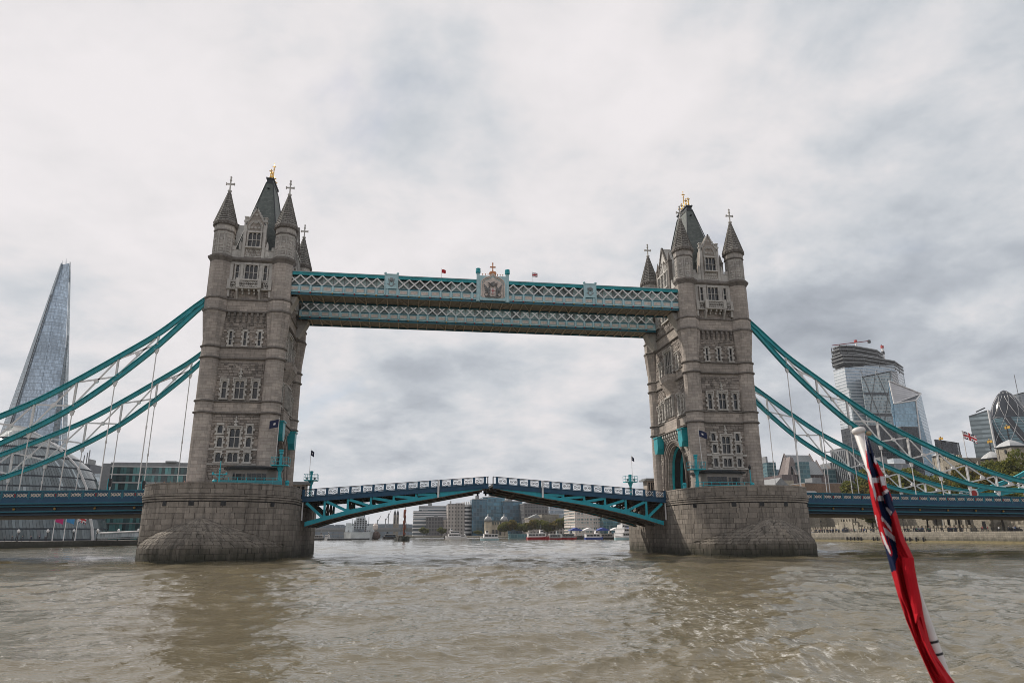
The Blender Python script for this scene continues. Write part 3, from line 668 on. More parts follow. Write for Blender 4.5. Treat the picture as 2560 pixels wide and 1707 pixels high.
        for z in (22.0,23.85,30.95,32.8,38.9,41.0,47.95):
            s = MB(); h = .42 if z < 47 else .85; pr = .42 if z < 47 else .62
            s.prism([(-(n-.02),z),(-(n+pr*.55),z),(-(n+pr),z+h*.3),(-(n+pr),z+h*.62),(-(n+pr*.45),z+h),(-(n-.02),z+h)], -3.7, 3.7, 'x')
            o = s.build('string_course', MT['string'], T); o.rotation_euler = (0,0,rz)
        for i in range(7):                              # machicolation under the frieze
            u = -2.75+i*.92; c = MB()
            c.box(u-.17,u+.17,-(n-.02),-(n+.62),38.3,38.88); c.box(u-.17,u+.17,-(n-.02),-(n+.42),37.85,38.3); c.box(u-.17,u+.17,-(n-.02),-(n+.26),37.45,37.85)
            o = c.build('corbel', MT['string'], T); o.rotation_euler = (0,0,rz)
        for zc, u in ((28.6,.05),(20.75,.05)):           # carved finials over the hoods
            c = MB(); c.box(u-.1,u+.1,-(n+.02),-(n+.4),zc-.75,zc+.6); c.box(u-.32,u+.32,-(n+.02),-(n+.42),zc-.05,zc+.16); c.box(u-.24,u+.24,-(n+.02),-(n+.45),zc-.55,zc-.3)
            c.lathe([(.05,zc+.55),(.16,zc+.72),(.03,zc+.95)], 6, (u,-(n+.25)))
            for s in (-1,1): c.bar((u,-(n+.25),zc-.7),(u+s*.8,-(n+.25),zc-1.05),.2,.14)
            o = c.build('carved_finial', MT['pale'], T); o.rotation_euler = (0,0,rz)
        # balcony on brackets below the upper windows
        b = MB(); n2 = n
        b.box(-1.95,1.85,-(n2-.02),-(n2+1.25),42.95,43.2); b.box(-3.6,-1.95,-(n2-.02),-(n2+.75),42.9,43.15); b.box(1.85,3.6,-(n2-.02),-(n2+.75),42.9,43.15)
        b.box(-1.95,1.85,-(n2+1.0),-(n2+1.25),44.35,44.6); b.box(-3.6,-1.95,-(n2+.5),-(n2+.7),44.2,44.4); b.box(1.85,3.6,-(n2+.5),-(n2+.7),44.2,44.4)
        for a in (-2.0,1.45): b.box(a,a+.55,-(n2+.9),-(n2+1.3),43.1,44.75)
        for a in (-3.55,3.05): b.box(a,a+.55,-(n2+.4),-(n2+.78),43.1,44.7); b.box(a+.1,a+.45,-(n2-.02),-(n2+.5),41.7,42.9)
        for a in (-1.9,-.95,0.1,.95,1.6):
            b.box(a-.12,a+.12,-(n2-.02),-(n2+1.05),42.55,42.95); b.box(a-.12,a+.12,-(n2-.02),-(n2+.6),42.1,42.55)
        for a in (-1.95,1.6): b.prism([(-(n2-.02),41.1),(-(n2+.3),41.3),(-(n2+1.1),42.5),(-(n2+1.1),42.95),(-(n2-.02),42.95)], a, a+.25, 'x')
        for k in range(9):
            a = -1.45+k*.36
            b.bar((a,-(n2+1.12),43.2),(a+.36,-(n2+1.12),44.35),.09,.12); b.bar((a+.36,-(n2+1.12),43.2),(a,-(n2+1.12),44.35),.09,.12)
        for sgn in (-1, 1):
            for k in range(3):
                a = sgn*2.2+sgn*k*.4; b.bar((a,-(n2+.6),43.1),(a+sgn*.4,-(n2+.6),44.2),.09,.12); b.bar((a+sgn*.4,-(n2+.6),43.1),(a,-(n2+.6),44.2),.09,.12)
        o = b.build('balcony', MT['pale'], T); o.rotation_euler = (0,0,rz)
        # crenellated parapet and gabled dormer
        p = MB()
        for s in (-1, 1):
            p.box(s*1.65,s*3.75,-(n-.35),-(n+.12),48.8,50.15)
            for a, c in ((1.65,2.1),(2.95,3.75)): p.box(s*a,s*c,-(n-.35),-(n+.12),50.15,50.85)
            p.box(s*1.6,s*3.75,-(n-.4),-(n+.2),50.1,50.22)
            p.box(s*2.42,s*2.62,-(n+.10),-(n+.17),49.2,49.9)
        o = p.build('parapet', MT['pale'], T); o.rotation_euler = (0,0,rz)
        g = MB(); yb = -(n-1.6)
        prof = [(-1.95,48.8),(-1.95,51.6),(-1.62,53.7),(-1.55,55.0),(-.75,56.35),(-.05,58.0),(.65,56.35),(1.45,55.0),(1.55,53.7),(1.9,51.6),(1.9,48.8)]
        g.prism(prof, yb, -(n+.10), 'y')
        dm = g.build('dormer', MT['ashlar'], T); dm.rotation_euler = (0,0,rz)
        t = MB()
        for sgn in (-1, 1):
            x = sgn*1.62-.03
            t.box(x-.24,x+.24,-(n-.35),-(n+.24),48.85,55.4); t.box(x-.34,x+.34,-(n-.45),-(n+.32),55.4,55.65); t.box(x-.22,x+.22,-(n-.3),-(n+.2),55.65,56.2); t.box(x-.3,x+.3,-(n-.4),-(n+.28),56.2,56.4)
            t.box(sgn*2.2-.2,sgn*2.2+.2,-(n-.2),-(n+.2),49.0,51.1); t.lathe([(.22,51.1),(.26,51.25),(.03,51.9)], 4, (sgn*2.2,-n))
            for k in range(7):                           # crockets up the gable
                f0 = k/6; t.box(x*(1-f0)*.98-.13,x*(1-f0)*.98+.11,-(n-.15),-(n+.26),55.15+f0*2.75,55.42+f0*2.75)
            t.bar((sgn*1.6,-(n+.14),54.9),(-.04,-(n+.14),58.05),.2,.22)
            for j, (hw, zz) in enumerate(((1.25,54.0),(1.05,54.0))):
                pts = [(sgn*hw, -(n+.16+.05*j), 53.6)]+[(sgn*hw*math.cos(tt), -(n+.16+.05*j), 54.0+(1.75-.2*j)*math.sin(tt)) for tt in (0,.4,.8,1.2,1.57)]
                t.tube(pts, .09, 5)
        for k in range(3):
            t.lathe([(.05,54.05),(.27,54.2),(.27,54.45),(.05,54.6)], 6, (-.62+k*.6,-(n+.08)))
        t.lathe([(.1,55.0),(.33,55.2),(.33,55.45),(.1,55.6)], 6, (0,-(n+.08))); t.lathe([(.1,56.5),(.28,56.7),(.26,56.9),(.1,57.0)], 4, (0,-(n+.08)))
        t.box(-1.35,1.3,-(n+.02),-(n+.2),50.38,50.58); t.box(-1.35,1.3,-(n+.02),-(n+.2),48.95,49.15)
        for k in range(6):
            a = -1.2+k*.4; t.bar((a,-(n+.14),49.15),(a+.4,-(n+.14),50.38),.1,.12); t.bar((a+.4,-(n+.14),49.15),(a,-(n+.14),50.38),.1,.12)
        t.build('dormer_tracery', MT['pale'], dm)
        for k in (0,):
            wn = add_window(T, rz, n+.08, -.98, 1.0, 50.75, 53.35, 3, .5, .2, tooth=False)
        r = MB(); r.prism([(-1.6,53.7),(-.05,57.3),(1.55,53.7)], -(n-1.4), 0.0, 'y'); r.prism([(-1.6,50.0),(-1.6,53.7),(1.55,53.7),(1.55,50.0)], -(n-1.4), 0, 'y')
        o = r.build('dormer_roof', MT['slate'], T); o.rotation_euler = (0,0,rz)
    # ---- road fronts
    for rz in (PI/2, -PI/2):
        n = NS; U = 7.72
        W = [(-1.75,1.75,32.6,37.5,4,.42,.28),(-4.9,-4.0,32.9,35.8,2,.5,.22),(4.0,4.9,32.9,35.8,2,.5,.22),
             (-4.6,-3.5,24.5,28.0,2,.5,.22),(3.5,4.6,24.5,28.0,2,.5,.22),(-6.9,-6.3,24.6,27.4,1,.5,.2),(6.3,6.9,24.6,27.4,1,.5,.2),
             (-5.2,-4.1,43.6,47.0,2,.5,.22),(4.1,5.2,43.6,47.0,2,.5,.22),(-1.6,1.6,43.6,47.2,4,.5,.22)]
        skip = [(-3.1,3.1,23.9,32.6)]
        for (a, b, z0, z1, L, tr, jw) in W:
            add_window(T, rz, n, a, b, z0, z1, L, tr, jw, hood=True); skip.append((a-jw-.05, b+jw+.05, z0-.25, z1+.32))
        def clip(u, z): return z > 20.7 or abs(u) > 5.9 or z > ASP+.3+(AAP+1.4-ASP)*math.sqrt(max(0, 1-(abs(u)/5.9)**2))
        add_rubble('rubble_masonry', T, rz, n, -U, U, ((9.1,20.2),(24.3,30.9),(33.2,38.8),(41.5,47.9)), skip, 9, clip)
        # canted oriel over the arch with its windows and bracket
        ol = [(-2.9,0),(-1.9,1.35),(1.9,1.35),(2.9,0)]; og = MB()
        og.loft([(u,-(n+d*.33),24.2) for u, d in ol],[(u,-(n+d*.33),28.6) for u, d in ol]); og.loft([(u,-(n+d*.42),28.6) for u, d in ol],[(u,-(n+d*.42),28.95) for u, d in ol])
        og.loft([(u*1.06,-(n+d*1.15),31.2) for u, d in ol],[(u*1.06,-(n+d*1.15),32.5) for u, d in ol]); og.loft([(u*.80,-(n+d*.36),28.97) for u, d in ol],[(u*1.04,-(n+d*1.1),31.2) for u, d in ol])
        o = og.build('oriel', MT['ashlar'], T); o.rotation_euler = (0,0,rz)
        for a in (-1.75,-.55,.65): 
            w2 = add_window(T, rz, n+.46, a, a+1.05, 24.6, 28.3, 2, .5, .12, tooth=False, sill=False)
        for k in range(11):
            c = MB(); u = -5.6+k*1.12; c.box(u-.2,u+.2,-(n-.02),-(n+.75),21.1,21.6); c.box(u-.2,u+.2,-(n-.02),-(n+.5),20.6,21.1); c.box(u-.2,u+.2,-(n-.02),-(n+.3),20.2,20.6)
            o = c.build('corbel', MT['pale'], T); o.rotation_euler = (0,0,rz)
        for za, zb in ((22.4,23.9),(31.3,32.85),(39.3,41.05)):
            for a, b in ((-7.7,-3.1),(3.1,7.7)) if za < 33 else ((-7.7,7.7),): o = MB().box(a,b,-(n-.02),-(n+.22),za,zb).build('frieze', MT['ashlar'], T); o.rotation_euler = (0,0,rz)
        o = MB().box(-3.1,3.1,-(n-.02),-(n+.7),21.9,23.9).build('frieze', MT['ashlar'], T); o.rotation_euler = (0,0,rz)
        for z in (21.65,23.85,30.95,32.8,38.9,41.0,47.95):
            s = MB(); h = .42 if z < 47 else .85; pr = .42 if z < 47 else .62; pr = .85 if z < 22 else pr
            s.prism([(-(n-.02),z),(-(n+pr*.55),z),(-(n+pr),z+h*.3),(-(n+pr),z+h*.62),(-(n+pr*.45),z+h),(-(n-.02),z+h)], -7.75, 7.75, 'x')
            o = s.build('string_course', MT['string'], T); o.rotation_euler = (0,0,rz)
        p = MB(); p.box(-7.7,7.7,-(n-.35),-(n+.12),48.8,50.15)
        for k in range(9): p.box(-7.6+k*1.8,-6.8+k*1.8,-(n-.35),-(n+.12),50.15,50.85)
        o = p.build('parapet', MT['pale'], T); o.rotation_euler = (0,0,rz)
        g = MB(); prof = [(-3.3,48.8),(-3.3,52.6),(-2.6,54.4),(-1.4,56.4),(0,59.0),(1.4,56.4),(2.6,54.4),(3.3,52.6),(3.3,48.8)]
        g.prism(prof, -(n-1.6), -(n+.10), 'y'); dm = g.build('dormer', MT['pale'], T); dm.rotation_euler = (0,0,rz)
        t = MB()
        for s in (-1, 1):
            x = s*3.1; t.box(x-.35,x+.35,-(n-.4),-(n+.34),48.85,55.0); t.box(x-.45,x+.45,-(n-.5),-(n+.42),55.0,55.3); t.lathe([(.42,55.3),(.05,57.0)], 4, (x,-n))
            t.bar((s*2.9,-(n+.16),53.6),(0,-(n+.16),59.1),.25,.3)
            for k in range(9): f0 = k/8; t.box(s*3.0*(1-f0)-.14,s*3.0*(1-f0)+.14,-(n-.1),-(n+.3),53.8+f0*5.0,54.15+f0*5.0)
            for k in range(4): a = s*(.5+k*.62); t.box(a-.06,a+.06,-(n+.02),-(n+.2),54.0,55.9-k*.4); t.box(a-.2,a+.2,-(n+.02),-(n+.24),55.7-k*.4,55.95-k*.4)
        t.build('dormer_tracery', MT['string'], dm)
        for a in (-2.35,-.62,1.1): add_window(T, rz, n+.08, a, a+1.2, 50.2, 53.2, 2, .5, .16, tooth=False)
        r = MB(); r.prism([(-3.0,50),(-3.0,53.8),(0,58.3),(3.0,53.8),(3.0,50)], -(n-1.4), 0, 'y'); o = r.build('dormer_roof', MT['slate'], T); o.rotation_euler = (0,0,rz)
    # ---- great roof with lead crest and gilded finials
    r = MB(); A = [(-3.75,-8.0,49.5),(3.75,-8.0,49.5),(3.75,8.0,49.5),(-3.75,8.0,49.5)]; B = [(-.62,-2.5,66.7),(.62,-2.5,66.7),(.62,2.5,66.7),(-.62,2.5,66.7)]
    C = [(a[0]+(b[0]-a[0])*.22*1.18, a[1]+(b[1]-a[1])*.22*1.18, 49.5+17.2*.22) for a, b in zip(A, B)]
    r.loft(A, C, cap=False); r.loft(C, B); r.build('roof', MT['slate'], T)
    l = MB(); l.box(-.70,.70,-2.6,2.6,66.7,66.9); l.box(-.55,.55,-2.45,2.45,66.9,67.6); l.box(-.70,.70,-2.65,2.65,67.6,67.8)
    for s in (-1, 1):
        for k in range(7): l.box(s*.62-.07,s*.62+.07,-2.55+k*.82,-2.41+k*.82,67.8,68.0)
        l.tube([(s*3.72,-7.95,49.6),(s*.66,-2.55,66.7)], .1, 5); l.tube([(s*3.72,7.95,49.6),(s*.66,2.55,66.7)], .1, 5)
        l.lathe([(.05,65.2),(.3,65.4),(.05,65.6)], 6, (0, s*3.0))
    l.build('lead_crest', MT['lead'], T)
    def gilt(x, y, h):
        f0 = MB(); f0.lathe([(.24,67.8),(.17,68.3),(.09,68.6),(.2,68.85),(.09,69.1),(.08,67.9+h*.7),(.17,67.9+h*.73),(.08,67.9+h*.77),(.05,67.9+h)], 8, (x, y))
        z = 67.9+h*.86; f0.box(x-.32,x+.32,y-.07,y+.07,z-.08,z+.08); f0.lathe([(.03,67.8+h),(.11,67.95+h),(.03,68.1+h)], 6, (x, y))
        f0.build('gilded_finial', MT['gold'], T, smooth=True)
    gilt(0, 0, 4.2); gilt(0, -2.3, 1.7); gilt(0, 2.3, 1.7); gilt(0, -1.1, 2.0); gilt(0, 1.1, 2.0)
    return T
towerL = build_tower('gothic stone bridge tower nearer the pointed glass skyscraper and round hall')
towerL.location = (-41.15, 0, 0)
towerR = copy_tree(towerL, 'gothic stone bridge tower nearer the glass city skyscrapers, its road arch open to view', (41.15, 0, 0))
# ------------------------------------------------------------------ shared little meshes
def openwork_panel(L, H, back, bars, mats):
    """one railing panel: frame, crossing diagonals, lozenge and ring; local x 0..L, z 0..H"""
    m = MB(); t = .05
    m.box(0,L,-.05,.05,0,.07,1); m.box(0,L,-.05,.05,H-.07,H,1)
    c = (L/2, H/2); 
    def d(a, b, w, mi, y=-.03): m.bar((a[0],y,a[1]),(b[0],y,b[1]),.05,w,(0,0,1) if abs(a[0]-b[0])>.01 else (1,0,0),mi)
    n = 3 if bars == 'close' else 2
    for i in range(n):
        x0, x1 = L*i/n+.03, L*(i+1)/n-.03
        d((x0,.08),(x1,H-.08),.075,0); d((x1,.08),(x0,H-.08),.075,0)
    for i in range(n):
        xc = L*(i+.5)/n; r = min(L/n, H)*.30; q = [(xc+r*math.cos(a), H/2+r*math.sin(a)) for a in (0,PI/2,PI,1.5*PI)]
        for a, b in zip(q, q[1:]+q[:1]): d(a, b, .06, 0 if back else 1, -.05)
    for i in range(n-1):
        xc = L*(i+1)/n; r = .13; q = [(xc+r*math.cos(a), H/2+r*math.sin(a)) for a in [k*PI/3 for k in range(6)]]
        for a, b in zip(q, q[1:]+q[:1]): d(a, b, .055, 0 if back else 1, -.05)
    if back: m.box(0,L,.02,.06,.07,H-.07,1)
    return m.mesh('railing_panel', mats)

# ------------------------------------------------------------------ bascule leaves, raised a few degrees
BX0, BX1 = 30.45, .35
def bz_top(x): return 12.66-(abs(x)-BX1)*.0758          # handrail
def bz_low(x):                                          # underside of the curved bottom boom
    return float(np.interp(abs(x), [1.4,5.0,8.7,12.3,16.1,19.5,22.8,26.5,29.8], [10.45,9.83,9.13,8.55,7.92,7.22,6.5,5.55,4.55]))
def bz_up(x): return float(np.interp(abs(x), [1.4,8.7,16.1,22.8,29.6], [10.95,9.72,8.62,7.32,5.42]))
def make_bascule(s, label):
    root = empty('bascule_leaf', label, 'drawbridge leaf', (s*BX0, 0, 9.0))
    org = Vector((s*BX0, 0, 9.0))
    def P(x, y, z): return Vector((s*abs(x), y, z))-org
    def B(name, mb, mat): return mb.build(name, mat, root)
    def top(x): return bz_top(x)-1.12                    # bottom of railing
    xs = [29.9]+[26.78-3.62*k for k in range(7)]+[2.6]
    slope = .0758
    for gi, y in enumerate((-7.55, -2.6, 2.6, 7.55)):
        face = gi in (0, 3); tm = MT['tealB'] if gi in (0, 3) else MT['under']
        up = MB(); ys = y
        up.bar(P(BX0,ys,top(BX0)-.40),P(BX1+.05,ys,top(BX1)-.40),.34,.80)
        up.bar(P(BX0,ys,top(BX0)-.78),P(BX1+.05,ys,top(BX1)-.78),.62,.08); up.bar(P(BX0,ys,top(BX0)-.03),P(BX1+.05,ys,top(BX1)-.03),.56,.09)
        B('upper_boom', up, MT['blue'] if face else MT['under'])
        q = np.linspace(29.7, 1.5, 26); lo = MB()
        for a, b in zip(q, q[1:]):
            za0, za1, zb0, zb1 = bz_low(a), bz_up(a), bz_low(b), bz_up(b)
            lo.add([P(a,ys-.17,za0+.1),P(a,ys+.17,za0+.1),P(a,ys+.17,za1),P(a,ys-.17,za1),P(b,ys-.17,zb0+.1),P(b,ys+.17,zb0+.1),P(b,ys+.17,zb1),P(b,ys-.17,zb1)],
                   [(0,4,7,3),(1,2,6,5),(3,7,6,2),(0,1,5,4)])
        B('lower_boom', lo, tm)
        fl = MB()
        for a, b in zip(q, q[1:]): fl.bar(P(a,ys,bz_low(a)+.05),P(b,ys,bz_low(b)+.05),.75,.1)
        B('boom_flange', fl, MT['under'])
        for x in xs[1:-1]:
            v = MB(); v.bar(P(x,ys,bz_up(x)-.05),P(x,ys,top(x)-.75),.34 if x > 6 else .3,.30,(0,1,0)); 
            if x > 9:                                    # gusset plates in the corners
                for sx in (-1,1): v.prism([(P(x,0,0).x, bz_up(x)-9.0-.02),(P(x,0,0).x+sx*.5, bz_up(x+s*sx*-.0)-9.0-.1),(P(x,0,0).x, bz_up(x)-9+.5)], ys-.1, ys+.1, 'y')
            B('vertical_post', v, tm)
        for a, b in zip(xs[:-1], xs[1:]):
            if b < 4: continue
            w = MB(); w.bar(P(a-.25,ys,top(a)-.95),P(b+.35,ys,bz_up(b)-.02),.30,.42); B('diagonal_brace', w, tm)
        if face:
            e = MB(); e.bar(P(30.2,ys,5.6),P(30.2,ys,top(30)-.8),.2,.2,(0,1,0)); B('end_post', e, MT['white'])
    web = MB(); web.add([P(4.9,-7.62,bz_low(4.9)+.3),P(1.4,-7.62,bz_low(1.4)+.2),P(1.4,-7.62,top(1.4)-.78),P(4.9,-7.62,top(4.9)-.78)], [(0,1,2,3)]); 
    web.add([P(4.9,-7.48,bz_low(4.9)+.3),P(1.4,-7.48,bz_low(1.4)+.2),P(1.4,-7.48,top(1.4)-.78),P(4.9,-7.48,top(4.9)-.78)], [(0,1,2,3)]); B('web_plate', web, MT['tealB'])
    dk = MB(); dk.add([P(x,y,bz_top(x)-1.2-dz) for dz in (0,.35) for x,y in ((BX0,-7.3),(BX1,-7.3),(BX1,7.3),(BX0,7.3))], [(0,1,2,3),(7,6,5,4),(0,4,5,1),(1,5,6,2),(2,6,7,3),(3,7,4,0)]); B('roadway', dk, MT['asphalt'])
    for x in [28.6-1.81*k for k in range(15)]:
        c = MB(); c.bar(P(x,-7.4,top(x)-.62),P(x,7.4,top(x)-.62),.22,.46); B('cross_beam', c, MT['under'])
    for x in xs[1:-1]:
        c = MB(); c.bar(P(x,-7.4,bz_low(x)+.3),P(x,7.4,bz_low(x)+.3),.3,.35)
        if x > 12: c.bar(P(x,-7.4,bz_low(x)+.4),P(x,-2.7,top(x)-.8),.16,.2); c.bar(P(x,2.7,top(x)-.8),P(x,7.4,bz_low(x)+.4),.16,.2); c.bar(P(x,-2.5,bz_low(x)+.4),P(x,2.5,top(x)-.8),.16,.2)
        B('sway_frame', c, MT['under'])
    for a, b in zip(xs[:-1], xs[1:]):
        for y0, y1 in ((-7.4,-2.6),(2.6,7.4)):
            for p, q in ((y0,y1),(y1,y0)): c = MB(); c.bar(P(a,p,bz_low(a)+.2),P(b,q,bz_low(b)+.2),.14,.14); B('wind_brace', c, MT['under'])
    # railings: openwork panels between posts
    L = 1.44; pm = openwork_panel(L, .92, False, 'wide', [MT['white'], MT['blue']]); ang = -s*math.atan(slope)*-1
    ang = math.atan(slope)*s
    for y in (-7.7, 7.7):
        for k in range(16):
            x = BX0-.30-1.82*k-.19
            if x-L < BX1+.1: break
            xx = x if s < 0 else x-L
            p = P(xx, y, bz_top(xx)-1.05); place('railing_panel', pm, root, p, rot=(0, ang, 0) if True else None)
        for k in range(17):
            x = BX0-.30-1.82*k
            if x < BX1: break
            b = MB(); b.bar(P(x,y,bz_top(x)-1.12),P(x,y,bz_top(x)),.40,.26,(0,1,0)); B('railing_post', b, MT['blue'])
        h = MB(); h.bar(P(BX0,y,bz_top(BX0)),P(BX1,y,bz_top(BX1)),.22,.10); B('handrail', h, MT['darksteel'])
    wp = MB(); wp.bar(P(8.72,-7.95,bz_low(8.7)+.1),P(8.72,-7.95,bz_top(8.7)+.02),.30,.12,(0,1,0)); B('marker_board', wp, MT['white'])
    for y in (-7.0,7.0):
        t = MB(); t.bar(P(.45,y,bz_low(1.4)+.2),P(.45,y,bz_top(.4)),.16,.16,(0,1,0)); t.box(*sorted((P(.9,0,0).x,P(.6,0,0).x)),y-.25,y+.25,1.3,1.75); B('locking_frame', t, MT['darksteel'])
    return root
bascL = make_bascule(-1, 'raised teal bascule leaf hinged on the pier next to the grey warship')
bascR = make_bascule(1, 'raised teal bascule leaf above the moored red and white ferries')

# ------------------------------------------------------------------ high-level walkways
WX = 35.15
def make_walkway(sy, label):
    root = empty('high_walkway', label, 'walkway', (0, sy*7.1, 42.75))
    # local frame: y negative is the outer face on the front walkway; z 0 = underside
    W2 = 2.2
    for face in (-1, 1):
        y = face*W2; main = (face == -1)
        b = MB(); b.box(-WX,WX,y-.14,y+.14,0.0,.16); b.box(-WX,WX,y-.22,y+.22,1.62,1.74); b.box(-WX,WX,y-.05,y+.05,.16,.50)
        b.build('bottom_girder', MT['teal_dk'], root)
        b = MB(); b.box(-WX,WX,y-.10,y+.10,.50,1.62); b.box(-WX,WX,y-.20,y+.20,.44,.54); b.build('parapet_band', MT['pblue'], root)
        b = MB(); b.box(-WX,WX,y-.18,y+.18,3.54,4.0); b.box(-WX,WX,y-.28,y+.28,3.94,4.05); b.build('top_girder', MT['teal'], root)
        n = 38; pit = 2*(WX-.2)/n
        gaps = [(-2.75,2.75),(-18.9,-16.6),(16.6,18.9)] if (sy < 0 and main) else []
        tile = MB(); q = face*.14
        tile.box(-.62,.62,y+q-.03,y+q+.03,.72,.80,0); tile.box(-.62,.62,y+q-.03,y+q+.03,1.40,1.48,0); tile.box(-.70,-.62,y+q-.03,y+q+.03,.72,1.48,0); tile.box(.62,.70,y+q-.03,y+q+.03,.72,1.48,0)
        tile.box(-.60,.60,y+q*.75-.02,y+q*.75+.02,.80,1.40,1)
        for k in range(5): tile.bar((-.5+k*.25,y+q,.9),(-.5+k*.25+.16,y+q,1.28),.06,.07,(0,0,1),1)
        tm = tile.mesh('parapet_panel', [MT['pblue'], MT['cream']])
        bm_ = MB().box(-.16,.16,y+q*1.4-.07,y+q*1.4+.07,.50,1.66).mesh('panel_post', MT['pblue']); bs = MB().lathe([(.05,.24),(.14,.3),(.14,.44),(.05,.5)], 6, (0, y+face*.24)).mesh('boss', MT['red']); bs2 = MB().lathe([(.05,.24),(.14,.3),(.14,.44),(.05,.5)], 6, (0, y+face*.24)).mesh('boss', MT['ochre'])
        A = MB(); A.bar((-pit/2,y+face*.05,1.76),(pit/2,y+face*.05,3.54),.16,.21); am = A.mesh('lattice_bar', MT['white'])
        A = MB(); A.bar((pit/2,y+face*.12,1.76),(-pit/2,y+face*.12,3.54),.16,.21); am2 = A.mesh('lattice_bar', MT['white'])
        G = MB().box(-pit/2+.04,pit/2-.04,y-face*.45-.02,y-face*.45+.02,1.80,3.4).mesh('glazing_pane', MT['wkglass'])
        mull = MB().box(-.05,.05,y-face*.42-.05,y-face*.42+.05,1.7,3.4).mesh('glazing_bar', MT['grey'])
        for k in range(n):
            xc = -WX+.2+pit*(k+.5)
            inside = any(a < xc < c for a, c in gaps)
            if main or True:
                if not (inside and gaps and -3 < xc < 3):
                    place('parapet_panel', tm, root, (xc,0,0)); place('panel_post', bm_, root, (xc-pit/2,0,0))
                if k % 2 == 0 and main: place('boss', bs if (k//2) % 2 else bs2, root, (xc-pit/2,0,0))
                elif main: place('boss', bs2 if (k//2) % 2 else bs, root, (xc-pit/2,0,0))
                if not inside: place('lattice_bar', am, root, (xc,0,0)); place('lattice_bar', am2, root, (xc,0,0))
            if sy > 0 and face == 1 and k % 5 == 2: continue
            place('glazing_pane', G, root, (xc,0,0)); place('glazing_bar', mull, root, (xc-pit/2,0,0))
    r = MB(); r.prism([(-W2-.25,4.05),(W2+.25,4.05),(W2+.1,4.25),(0,4.5),(-W2-.1,4.25)], -WX, WX, 'x'); r.build('roof', MT['grey'], root)
    f = MB(); f.box(-WX,WX,-W2+.1,W2-.1,.30,.42); f.build('floor', MT['underW'], root)
    cb = MB().box(-.07,.07,-W2,W2,.04,.30).mesh('cross_beam', MT['understeel']); 
    d1 = MB(); d1.bar((-.9,-W2,.14),(.9,W2,.14),.10,.08); d1 = d1.mesh('wind_brace', MT['understeel'])
    d2 = MB(); d2.bar((.9,-W2,.17),(-.9,W2,.17),.10,.08); d2 = d2.mesh('wind_brace', MT['understeel'])
    n = 38; pit = 2*(WX-.2)/n
    for k in range(n+1):
        x = -WX+.2+pit*k; place('cross_beam', cb, root, (x,0,0))
        if k < n and k % 2 == 0: place('wind_brace', d1 if (k//2) % 2 else d2, root, (x+pit/2,0,0))
    for e in (-1, 1):                                    # stone brackets at the tower ends
        br = MB(); br.prism([(e*35.2,-3.4),(e*33.9,-1.0),(e*33.5,-.05),(e*35.6,-.05),(e*35.6,-3.4)], -1.2, 1.2, 'y'); br.build('bracket', MT['pale'], root)
    if sy < 0:
        y = -W2
        for xs in (-17.75, 17.75):                       # shield panels
            c = MB(); c.box(xs-1.0,xs+1.0,y-.34,y-.05,1.7,4.25); c.build('shield_panel', MT['pblue'], root)
            c = MB(); 
            for s in (-1,1): c.lathe([(.15,.5),(.15,4.3),(.24,4.4),(.24,4.6),(.14,4.7)], 8, (xs+s*1.05,y-.25))
            c.box(xs-1.2,xs+1.2,y-.40,y-.02,4.2,4.4); c.build('panel_pier', MT['pblue'], root)
            c = MB(); c.lathe([(.05,2.9),(.30,3.0),(.36,3.3),(.30,3.6),(.05,3.7)], 8, (xs,y-.34))
            for s in (-1,1): c.bar((xs,y-.38,2.1),(xs+s*.65,y-.38,2.6),.06,.12); c.bar((xs+s*.3,y-.38,2.5),(xs+s*.5,y-.38,3.5),.06,.1)
            c.build('carved_badge', MT['grey'], root)
        cr = MB(); cr.box(-2.45,2.45,y-.36,y-.04,.55,4.9); cr.box(-2.3,2.3,y-.44,y-.02,.30,.62); cr.build('crest_panel', MT['pblue'], root)
        for s in (-1, 1):
            c = MB(); c.lathe([(.36,.1),(.36,.9),(.30,1.0),(.30,5.1),(.36,5.2),(.30,5.3)], 8, (s*2.62,y-.2)); c.build('crest_pillar', MT['pblue'], root)
            c = MB(); c.lathe([(.30,5.3),(.46,5.45),(.46,5.85),(.40,5.95),(.46,6.1),(.42,6.25),(.1,6.3)], 8, (s*2.62,y-.2)); c.build('pillar_cap', MT['teal'], root)
            for k in range(3): c = MB(); c.lathe([(.04,4.9),(.05,5.15),(.11,5.25),(.03,5.4)], 6, (s*(.85+k*.48),y-.2)); c.build('cresting_knob', MT['copper'], root)
        ar = MB()
        for s in (-1,1):
            pts = [(s*2.05,y-.46,1.0),(s*2.05,y-.46,3.5),(s*1.9,y-.46,4.0),(s*1.3,y-.46,4.5),(s*.6,y-.46,4.75),(0,y-.46,5.3)]
            ar.tube(pts, .13, 6); ar.tube([(p[0]*.88,p[1]+.03,p[2]-.2) for p in pts], .09, 6)
        ar.build('ogee_arch', MT['cream'], root)
        bk = MB(); bk.prism([(-1.75,.8),(-1.75,3.4),(-1.4,3.9),(-.6,4.3),(0,4.7),(.6,4.3),(1.4,3.9),(1.75,3.4),(1.75,.8)], y-.40, y-.37, 'y'); bk.build('crest_field', MT['cream'], root)
        # coat of arms in relief: shield with cross between two winged supporters, helm above, scroll below
        yy = y-.44
        sh = MB(); sh.prism([(-.34,2.5),(.34,2.5),(.34,1.9),(.18,1.5),(0,1.35),(-.18,1.5),(-.34,1.9)], yy-.08, yy, 'y'); sh.build('shield', MT['white'], root)
        sc = MB(); sc.box(-.07,.07,yy-.13,yy-.08,1.37,2.49); sc.box(-.33,.33,yy-.125,yy-.08,2.05,2.18); sc.build('shield_cross', MT['red'], root)
